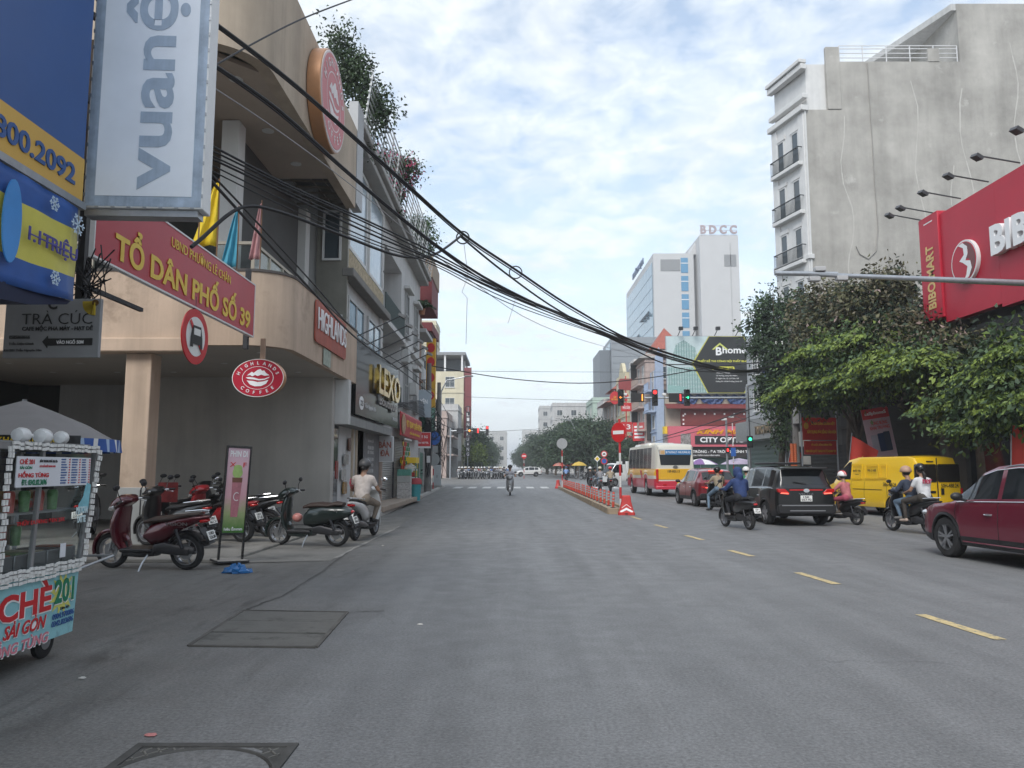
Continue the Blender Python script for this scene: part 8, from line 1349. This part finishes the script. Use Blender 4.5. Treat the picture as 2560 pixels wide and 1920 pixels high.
# ---- beige shirt rider with cross strap
g = G(1800, 1278); L0 = (g.x - .02, g.y + .3, 0); RZ = UPR + R(9); scooter('motor_scooter', 'black motorbike beside the red compact SUV', L0, RZ, pblack, 'sport', seatk, 0, stand=False, plate_txt=('15B1', '280.45'), scale=SC)
T, hd = person('rider in a beige shirt and jeans with a black cross strap', L0, RZ, rider_mesh('beige', [cloth_m('beige', (.33, .27, .19)), jean, skin, shoek, hairm], short=True, feet=((.0, .34, .06), (.2, -.13, .36)), knees=((.22, .24, .58), (.28, -.18, .72))), M('helmet_black', (.012, .012, .013)), scale=SC); MB().tube([(-.30, .16, .92), (-.34, .05, 1.08), (-.30, -.1, 1.26), (-.15, -.17, 1.35)], .022, 6).build('cross_strap', black, T)
# ---- pink rider on small e-bike
g = G(2135, 1313); L0 = (g.x - .10, g.y + .5, 0); RZ = UPR + R(24); scooter('motor_scooter', 'small dark electric bike under the rider in pink', L0, RZ, pblack, 'sport', seatk, 0, stand=False, plate_txt=None, scale=.80); pinkc = cloth_m('pink', (.46, .15, .16)); person('rider in pink shirt and shorts with a white striped helmet', L0, RZ, rider_mesh('pink', [pinkc, cloth_m('rose', (.36, .07, .11)), skin, M('sandal', (.4, .33, .26), .8), hairm], slim=.95, shorts=True), white, scale=.84, stripe=redl)
# ---- two-up scooter by the van
g = G(2235, 1327); RZ = UPR + R(13); hx_, hy_ = math.cos(RZ), math.sin(RZ); L0 = (g.x - hx_ * .62 * SC, g.y - hy_ * .62 * SC, 0); scooter('motor_scooter', 'black scooter carrying two people in front of the yellow van', L0, RZ, pblack, 'sport', seatk, 0, stand=False, plate_txt=('15B1', '552.09'), scale=SC * 1.04); person('front rider in navy jacket, cap helmet and jeans', L0, RZ, rider_mesh('navyrider', [cloth_m('slate', (.03, .04, .065)), jean, skin, shoe, hairm], pelvis=(-.12, 0, .84), lean=.12), M('helmet_tan', (.42, .26, .18), .5), scale=SC, kind='cap')
T, hd = person('pillion passenger in a white T-shirt with dark ponytail', L0, RZ, rider_mesh('pillion', [cloth_m('white', (.60, .60, .61)), cloth_m('brown', (.05, .042, .036)), skin, M('trainer_tan', (.42, .33, .27), .8), hairm], pelvis=(-.52, 0, .90), lean=.05, hands=((-.12, .2, 1.02), (-.12, -.2, 1.02)), feet=((-.05, .2, .33), (-.05, -.2, .33)), knees=((-.05, .22, .80), (-.05, -.22, .80)), short=True), M('helmet_black', (.012, .012, .013)), scale=SC)
q = MB(); q.tube([(hd.x - .09, 0, hd.z - .02), (hd.x - .17, .02, hd.z - .12), (hd.x - .19, .03, hd.z - .3)], [.035, .045, .012], 8); q.build('ponytail', hairm, T); text('ner', .26, .11, T, (-.66, .02, 1.30), M('print_red', (.42, .03, .08), .7, var=0), .01, .02, R(-90))
# ---- rider sitting on the white scooter by the boutique
T, hd = person('rider in a cream striped-sleeve T-shirt sitting on the white scooter', wsc.location, R(82), rider_mesh('cream', [cloth_m('cream', (.52, .46, .42)), cloth_m('khaki', (.22, .18, .14)), skin, shoek, hairm], short=True, slim=1.02, feet=((.1, .38, .05), (.22, -.13, .36)), knees=((.25, .28, .58), (.3, -.18, .7)), hands=((.2, .25, .98), (.2, -.25, .98))), M('helmet_grey', (.06, .06, .062), .4), kind='cap')
for k in (0, 1): c = Vector((-.19 + .03 * k, .235 + .02 * k, 1.18 - .05 * k)); MB().tube([c + Vector((.075 * math.cos(a), .02 * math.sin(a) + .015, .075 * math.sin(a))) for a in np.linspace(0, 6.28, 17)[:-1]], .011, 5, closed=True).build('sleeve_stripe', M('stripe_wine', (.32, .03, .05), .8), T)
MB().ell((hd.x - .12, 0, hd.z - .03), (.05, .05, .05), 10, 8).build('hair_bun', hairm, T)
# ---- oncoming rider
g = G(1275, 1239); L0 = (g.x, g.y + .6, 0); RZ = R(-90); scooter('motor_scooter', 'grey scooter riding towards the camera in the open lane', L0, RZ, pgrey, 'classic', seatk, 0, stand=False, plate_txt=None, light=M('headlamp_on', (.9, .9, .85), .2, emit=.6, var=0)); chk = bpy.data.materials.new('cloth_checked'); chk.use_nodes = True; _t = chk.node_tree; _k = _t.nodes.new('ShaderNodeTexChecker'); _k.inputs['Scale'].default_value = 28; _k.inputs['Color1'].default_value = (.5, .5, .52, 1); _k.inputs['Color2'].default_value = (.06, .07, .12, 1); _tc = _t.nodes.new('ShaderNodeTexCoord'); _t.links.new(_tc.outputs['Object'], _k.inputs[0]); _t.links.new(_k.outputs[0], _t.nodes['Principled BSDF'].inputs['Base Color']); person('oncoming rider in a black and white patterned shirt', L0, RZ, rider_mesh('checked', [chk, dark, skin, shoek, hairm], short=True), M('helmet_black', (.012, .012, .013)))
# ---- generic riders for the crowd, recoloured
gen = [rider_mesh('crowd_rider', [cloth_m('crowd', (.2, .2, .22)), dark, skin, shoek, hairm], vox=.03, fingers=False), rider_mesh('crowd_rider2', [cloth_m('crowd', (.2, .2, .22)), jean, skin, shoek, hairm], vox=.03, lean=.05, short=True, fingers=False)]
hw_ = [white, M('helmet_black', (.012, .012, .013)), M('helmet_cream', (.55, .5, .38), .4), M('helmet_red', (.5, .02, .03), .3), M('helmet_blue', (.05, .08, .2), .3)]
cc = {n: cloth_m(n, c) for n, c in dict(white2=(.55, .55, .55), grey=(.28, .28, .3), black2=(.02, .02, .022), blue=(.06, .12, .32), sky=(.18, .28, .5), red2=(.32, .03, .03), green=(.03, .16, .07), olive=(.11, .11, .07), tan=(.34, .28, .2)).items()}
proto_b = [scooter('motor_scooter', 'x', (0, 0, 0), 0, pwhite, 'sport', seatk, 0, None, stand=False, plate_txt=None), scooter('motor_scooter', 'x', (0, 0, 0), 0, pblack, 'classic', seatk, 0, None, stand=False, plate_txt=None)]; used_b = [0, 0]
def crowd(x, y, rz, ci, bike, bi, hi, lb_bike, lb_per, grp, sc_=1., gi=None):
    o = proto_b[bi] if not used_b[bi] else copy_tree(proto_b[bi], swap={('scooter_white', 'scooter_black')[bi]: bike}); 
    if not used_b[bi]:
        used_b[bi] = 1
        for k in KIDS[o]:
            for s_ in k.material_slots if k.type == 'MESH' else []:
                if s_.material and s_.material.name in ('scooter_white', 'scooter_black') and s_.material != bike: s_.link = 'OBJECT'; s_.material = bike
    o.location = (x, y, 0); o.rotation_euler = (0, 0, rz); o.scale = (sc_,) * 3; tag(o, lb_bike, 'motorbike', grp + ' motorbikes'); T, hd = person(lb_per, (x, y, 0), rz, gen[gi if gi is not None else bi], hw_[hi], grp + ' riders', sc_); b = KIDS[T][0]; b.material_slots[0].link = 'OBJECT'; b.material_slots[0].material = cc[ci]; return T
for px, py, a, ci, bk, bi, hi, lb_ in ((1478, 1222, 92, 'black2', pblack, 0, 0, 'black shirt and silver helmet leftmost beside the median'), (1503, 1226, 90, 'grey', pgrey, 1, 2, 'grey clothes and cream helmet beside the median'), (1530, 1229, 86, 'tan', pblack, 0, 3, 'pale shirt and red helmet beside the striped pole'), (1490, 1217, 95, 'black2', pblack, 1, 1, 'dark clothes and dark helmet in front')):
    p = G(px, py); crowd(p.x, p.y + .8, R(a), ci, bk, bi, hi, 'motorbike of the rider in ' + lb_, 'rider in ' + lb_, 'stop line', .95)
p = G(1416, 1204); crowd(p.x, p.y, R(80), 'sky', pblue, 0, 4, 'scooter of the rider in light blue inside the junction', 'rider in a light blue shirt inside the junction', 'junction')
p = G(1862, 1232); crowd(8.4, 27.6, R(88), 'green', predb, 1, 0, 'scooter of the green-jacketed rider hidden beyond the black carrier', 'rider in a green jacket beyond the black people carrier', 'junction', .92)
rg = random.Random(11); fx = np.linspace(1147, 1262, 15); nm = ('white2', 'black2', 'grey', 'sky', 'black2', 'white2', 'red2', 'grey', 'olive', 'white2', 'blue', 'black2', 'grey', 'white2', 'black2')
pos = ['leftmost in', 'second from the left in', 'third from the left in', 'fourth from the left in', 'fifth from the left in', 'sixth from the left in', 'seventh from the left in', 'middle of', 'seventh from the right in', 'sixth from the right in', 'fifth from the right in', 'fourth from the right in', 'third from the right in', 'second from the right in', 'rightmost in']
for row in range(2):
    for i, px in enumerate(fx):
        y = 105.5 + row * 4.2 + rg.uniform(-.7, .7); x = P(px + rg.uniform(-2, 2) + row * 4, 1190, y).x
        if row and 4 < i < 11: continue
        bi = rg.randrange(2); crowd(x, y, R(-90 + rg.uniform(-8, 8)), nm[(i + row * 4) % 15], (pwhite, pblack, predb, pgrey, pwhite)[rg.randrange(5)], bi, (0, 0, 1, 2, 0)[rg.randrange(5)], 'motorbike %s the %s row facing the camera' % (pos[i], ('front', 'second')[row]), 'rider %s the %s row facing the camera' % (pos[i], ('front', 'second')[row]), 'far waiting')
# motorbikes parked by the far right pavement and under the trees
for i, (x, y, a, c) in enumerate(((9.6, 100, 170, pblack), (10.2, 101.2, 175, pgrey), (10.0, 103, 168, pwhite), (9.4, 105, 172, pblack), (15.0, 31.5, 60, pblack), (15.0, 33.0, 65, pgrey), (15.1, 35.2, 62, pwhite))):
    o = copy_tree(proto_b[i % 2], (x, y, .12 if i > 3 else 0), R(a), ('parked motorbike %s on the far right corner' % ('first', 'second', 'third', 'fourth')[i] if i < 4 else 'motorbike parked under the street trees, %s' % ('nearest', 'middle one', 'farthest')[i - 4]), {('scooter_white', 'scooter_black')[i % 2]: c}); tag(o, None, 'motorbike', 'motorbikes parked by the right pavement')
# street umbrellas across the junction
def parasol(loc, r, c1, c2, lab, h=2.3):
    t = thing('street_umbrella', lab, 'umbrella', loc, 0, 'street umbrellas'); MB().tube([(0, 0, 0), (0, 0, h)], .025, 6).build('pole', steel, t); mb = MB(); n = 16; v = [(0, 0, h + .02)]
    for k, (rr, z) in enumerate(((r * .55, h - .15), (r, h - .5))): v += [(rr * math.cos(2 * math.pi * i / n), rr * math.sin(2 * math.pi * i / n), z) for i in range(n)]
    mb.V = v; mb.F = [(0, 1 + i, 1 + (i + 1) % n) for i in range(n)] + [(1 + i, 1 + n + i, 1 + n + (i + 1) % n, 1 + (i + 1) % n) for i in range(n)]; mb.I = [(i // 2) % 2 for i in range(n)] * 2; mb.build('canopy', [c1, c2], t, norm=False)
lil = M('umb_lilac', (.42, .36, .46), .8); pur = M('umb_purple', (.22, .12, .3), .8)
for px, y, c1, c2, r, lab in ((1752, 66, white, pur, 1.5, 'purple and white street umbrella left of the camera pole'), (1848, 63, lil, lil, 1.5, 'plain lilac street umbrella by the crossing sign'), (1398, 112, M('umb_coral', (.5, .14, .1), .8), M('umb_rose', (.5, .24, .2), .8), 1.0, 'coral street umbrella under the far right trees'), (1428, 118, M('umb_red', (.5, .06, .06), .8), M('umb_red', (.5, .06, .06)), 1.0, 'red street umbrella behind the median pole'), (1448, 96, M('umb_gold', (.5, .34, .06), .8), M('umb_gold', (.5, .34, .06)), 1.0, 'golden street umbrella right of the grey disc pole')): parasol((P(px, 1180, y).x, y, 0), r, c1, c2, lab)
# ================================================================ overhead cables
def cable(pts, r, Y0, Y1, label='black overhead cable swooping across the street', group='black overhead cables across the street', name='overhead_cable', mat=wire):
    """pts: pixels of the photo along the cable; its depth runs from Y0 to Y1 (straight in plan)"""
    if Y0 < 9 and pts[0][0] > 478: pts = [(478, pts[0][1] - (pts[1][1] - pts[0][1]) / (pts[1][0] - pts[0][0]) * (pts[0][0] - 478))] + list(pts)
    x0, x1 = pts[0][0], pts[-1][0]; c = []
    for px, py in pts: u = (px - x0) / (x1 - x0); c.append(P(px, py, 1 / ((1 - u) / Y0 + u / Y1)))
    o = []
    for i in range(len(c) - 1):                     # smooth through the points
        p0, p1, p2, p3 = c[max(i - 1, 0)], c[i], c[i + 1], c[min(i + 2, len(c) - 1)]
        for k in range(6): t = k / 6; o.append(.5 * ((2 * p1) + (p2 - p0) * t + (2 * p0 - 5 * p1 + 4 * p2 - p3) * t * t + (3 * p1 - p0 - 3 * p2 + p3) * t ** 3))
    o.append(c[-1]); b = MB().tube(o, r, 6).build(name, mat); return tag(b, label, 'cable', group)
S = 1.1573
def s2(l): return [(a * S, b * S) for a, b in l]
A_ = s2([(438, 30), (640, 185), (870, 390), (1000, 505), (1110, 580), (1250, 672), (1400, 748), (1600, 800), (1700, 780)]); B_ = s2([(432, 120), (600, 236), (770, 388), (950, 535), (1100, 628), (1300, 718), (1450, 772), (1600, 802), (1700, 785)]); C_ = s2([(425, 298), (620, 396), (800, 482), (940, 548), (1100, 628), (1300, 712), (1450, 768), (1600, 800), (1700, 790)])
cable(A_, .021, 7.5, 38, 'thickest uppermost black cable swooping from the pale lightbox to the trees', None); cable([(x, y + 7) for x, y in A_], .011, 7.5, 38, 'slim cable hugging the underside of the uppermost cable'); cable(B_, .021, 7.5, 38, 'second thick black cable below the uppermost one', None); cable([(x, y + 6 + 3 * math.sin(x / 90)) for x, y in B_], .011, 7.5, 38, 'slim wavy cable hugging the second thick cable')
for i, (dy, r) in enumerate(((0, .013), (10, .011), (24, .010), (34, .013), (52, .009), (66, .008))):
    cable([(x, y + dy * max(0, 1 - (k / 5.) ** 1.4) + 3 * math.sin(k * 2 + i) + i * 2.5 * (k > 3)) for k, (x, y) in enumerate(C_)], r, 7.6 + .05 * i, 38 + .1 * i, '%s cable down in the fan of cables behind the festival flags' % ORD[i])
cable([(500, 600), (600, 520), (700, 530), (860, 590), (1000, 640), (1085, 636), (1155, 588)], .022, 8.0, 14, 'slack black cable looping up to the wire ring', None); cable([(1150, 590), (1260, 680), (1400, 778), (1560, 862), (1720, 925), (1900, 930)], .02, 14, 36, 'black cable falling away from the wire ring', None)
cable([(500, 185), (640, 105), (760, 45), (890, -5)], .012, 8, 12, 'thin cable rising across the tan roof fascia', None); cable([(508, 430), (590, 520), (700, 640), (790, 738), (890, 845), (1000, 925), (1085, 990)], .02, 8, 40, 'cable bundle running down along the cafe balcony', None); cable([(508, 415), (600, 510), (720, 640), (800, 728), (900, 838), (1010, 915), (1085, 975)], .014, 8, 40, 'thin cable just above the bundle along the cafe balcony'); cable([(505, 200), (700, 330), (900, 480), (1160, 690), (1400, 832), (1640, 900)], .007, 7.6, 40, 'fine grey guy wire under the thick cables', None, mat=M('wire_grey', (.3, .3, .31), .5))
cable([(1080, 915), (1260, 945), (1450, 958), (1620, 945), (1800, 915), (1940, 905)], .03, 46, 39, 'level dark cable crossing the street low behind the swooping bundle', None); cable([(1095, 927), (1300, 929), (1500, 930), (1660, 930)], .02, 60, 92, 'thin level cable above the far junction', None); cable([(1165, 992), (1330, 998), (1520, 1002), (1620, 1004)], .025, 100, 96, 'thin level cable at signal height across the far junction', None); cable([(1080, 1050), (1150, 1075), (1240, 1078), (1350, 1072)], .02, 52, 100, 'low sagging far cable on the left', None)
cable([(1660, 1092), (1760, 1062), (1860, 1028), (1960, 1000), (2020, 960)], .03, 60, 39, 'black cable bundle rising past the optician signs', None); cable([(1540, 1130), (1660, 1098), (1780, 1070), (1880, 1040), (1990, 985)], .022, 75, 39, 'black cable crossing the pink optician sign', None); cable([(1820, 1045), (1900, 1010), (1960, 985), (2010, 940)], .02, 58, 39, 'short cable from the camera pole to the trees', None); cable([(1720, 1075), (1800, 1050), (1830, 1040), (1900, 1060), (1985, 1070)], .018, 60, 39, 'sagging cable below the silver shop letters', None)
def ring(px, py, Y, r, label):
    p = P(px, py, Y); b = MB(); b.tube([p + Vector((r * math.cos(a), 0, r * math.sin(a))) for a in np.linspace(0, 6.28, 21)[:-1]], .014, 6, closed=True); tag(b.build('cable_ring', wire), label, 'cable ring')
ring(1157, 594, 14, .12, 'upper small wire ring hanging from the cable'); ring(1289, 681, 16.5, .14, 'lower small wire ring on the cable bundle')
q = MB(); q.tube([P(1160, 610, 14), P(1170, 690, 14.1), P(1155, 730, 14), P(1168, 745, 14), P(1165, 860, 14.1)], .005, 4); tag(q.build('dangling_wire', M('wire_grey', (.3, .3, .31))), 'thin dangling wire hanging below the upper ring', 'wire'); q = MB(); q.tube([P(1292, 735, 16), P(1282, 770, 16), P(1270, 808, 16)], .005, 4); tag(q.build('dangling_wire', M('wire_grey', (.3, .3, .31))), 'short dangling wire stub below the bundle', 'wire')
p = P(478, 300, 7.6); t = thing('cable_bracket', 'dark steel cable bracket hidden behind the tall pale lightbox', 'bracket', (p.x, 7.6, 3.6)); MB().bx(-.03, .03, -.03, .03, 1.0, 3.6).build('upright', black, t)
for z in (1.2, 2.0, 3.3): MB().bar((0, 0, z), (-.75, -1.75, z), .05).build('strut', black, t)
# left pole with its tangle
t = thing('utility_pole', 'concrete utility pole wrapped in cable tangles on the left pavement', 'utility pole', (-4.95, 45, .11)); MB().tube([(0, 0, 0), (0, 0, 7.6)], [.21, .14], 12).build('pole', M('pole_concrete', (.2, .19, .18)), t); rg = random.Random(9)
for k in range(26):
    z = 4.2 + rg.uniform(-.6, .9); q = MB(); a0 = rg.uniform(0, 6); rr = rg.uniform(.3, .8); q.tube([(rr * math.cos(a0 + a) * (1 + .2 * math.sin(3 * a)), rr * .6 * math.sin(a0 + a), z + .35 * math.sin(a * 1.5 + k) - .1 * a) for a in np.linspace(0, rg.uniform(3, 6), 14)], .014, 5); q.build('cable_coil', wire, t)
for k in range(10): q = MB(); q.tube([(rg.uniform(-.2, .2), rg.uniform(-.25, -.15), 4.2), (rg.uniform(-.3, .3), -.25, 2.6), (rg.uniform(-.15, .2), -.22, rg.uniform(.8, 1.6))], .016, 5); q.build('cable_drop', wire, t)
MB().bx(-.2, .2, -.35, -.18, 3.3, 3.9).build('junction_box', black, t, bevel=.02); MB().bx(-.05, .15, -.26, -.2, 1.7, 2.1).build('notice', white, t)
for k in range(14): cable([(968 + k * 2, 1018 + k * 1.2), (1000, 1012 + 6 * math.sin(k)), (1035, 1000 + k * 2.2), (1070 + k % 4, 1010 + 3 * k)], .014, 30, 44.5, 'tangled black cable sagging along the white townhouse front', 'tangled cables on the left shop fronts')
t = thing('utility_pole', 'second left utility pole draped with black cables near the junction', 'utility pole', (-5.5, 57, .11)); MB().tube([(0, 0, 0), (0, 0, 7.8)], [.2, .14], 12).build('pole', M('pole_concrete', (.2, .19, .18)), t)
for k in range(20): q = MB(); z = rg.uniform(3, 6.5); q.tube([(rg.uniform(-.2, .2), -.2, z), (rg.uniform(-.5, .9), -.3, z - rg.uniform(.4, 1.2)), (rg.uniform(-.3, .8), -.25, z - rg.uniform(1.2, 2.6)), (rg.uniform(-.2, .3), -.22, rg.uniform(.5, 2))], .02, 5); q.build('cable_drop', wire, t)
t = thing('cable_cabinet', 'pale grey telecom cabinet standing on the left pavement', 'cabinet', (-5.35, 54.5, .11), R(8)); MB().bx(-.3, .3, -.2, .2, .15, 1.6).build('body', M('cabinet_grey', (.45, .47, .48), .5, var=.06), t, bevel=.015); MB().bx(-.35, .35, -.25, .25, 0, .15).build('plinth', concrete, t); MB().bx(-.02, .02, -.21, -.2, .7, .9).build('handle', black, t)
sign_pole((-5.2, 50.5, .11), 3.6, [('disc', 3.35, .9, (sblue,)), ('rect', 2.62, (.6, .45), (backg,)), ('disc', 1.95, .85, (backg,))], 'left pole with a blue disc above grey plates', rw_)
# far left signal mast
t = thing('signal_gantry', 'far traffic light mast with a red signal left of the street vista', 'traffic light', (-8.4, 104, 0)); MB().tube([(0, 0, 0), (0, 0, 7)], .12, 10).build('post', steel, t); MB().tube([(0, 0, 6.55), (5.3, 0, 6.55)], .07, 8).build('arm', steel, t); zz = 6.55
for px, on in ((1218, Lr), (1174, La)): x = P(px, 1075, 104).x + 8.4; MB().bx(x - .2, x + .2, -.3, -.05, zz - .65, zz + .65).build('signal_head', M('signal_black', (.02, .02, .022)), t, bevel=.02); MB().lathe([(.15, -.31), (.12, -.33)], (x, 0, zz + (.4 if on is Lr else 0)), 'y', 16).build('lit_lens', on, t)
for px, on in ((1190, Lr), (1150, None)):
    x = P(px, 1075, 104).x + 8.4; MB().bx(x - .45, x + .45, -.25, -.05, zz - .35, zz + .35).build('countdown_box', M('signal_black', (.02, .02, .022)), t, bevel=.02)
    if on: MB().bx(x + .2, x + .38, -.27, -.25, zz - .28, zz + .28).build('lit_digit', on, t)
# street lamps
def lamp(loc, h, d, label): t = thing('street_lamp', label, 'street lamp', loc); MB().tube([(0, 0, 0), (0, 0, h * .85), (d * .2, 0, h * .96), (d, 0, h)], [.09, .07, .05, .04], 8).build('post', steel, t); MB().box((d, 0, h), (.7, .25, .1)).build('lamp_head', M('lamp_grey', (.25, .25, .25)), t, bevel=.03)
lamp((-5.6, 59.5, .1), 8.6, 2.2, 'grey street lamp arching over the left pavement near the junction'); lamp((9.5, 116, 0), 9, -2.5, 'far street lamp above the right side trees')
# tangle under the blue signboard by the alley
t = thing('wire_tangle', 'messy black wire bundle hanging between the sale banner and ward signboard', 'wire', (-4.22, 7.3, 3.0))
for k in range(16): q = MB(); q.tube([(rg.uniform(-.25, .1), rg.uniform(0, .3), rg.uniform(.3, .95)), (rg.uniform(-.15, .2), .1, rg.uniform(.1, .6)), (rg.uniform(-.3, .15), .15, rg.uniform(-.1, .4)), (rg.uniform(-.1, .25), .1, rg.uniform(.2, .7))], .007, 5); q.build('strand', wire, t)
MB().bx(-.12, -.05, .1, .17, -.1, 1.3).build('post', black, t)
# ================================================================ light haze over the whole place
hm = bpy.data.materials.new('haze'); hm.use_nodes = True; _t = hm.node_tree; _t.nodes.clear(); _o = _t.nodes.new('ShaderNodeOutputMaterial'); _v = _t.nodes.new('ShaderNodeVolumePrincipled'); _v.inputs['Color'].default_value = (.92, .95, 1, 1); _v.inputs['Density'].default_value = .0008; _t.links.new(_v.outputs[0], _o.inputs['Volume'])
tag(MB().bx(-1600, 1600, -80, 2700, -1.2, 68).build('haze', hm), 'pale haze filling the street air', 'haze', kind='stuff')
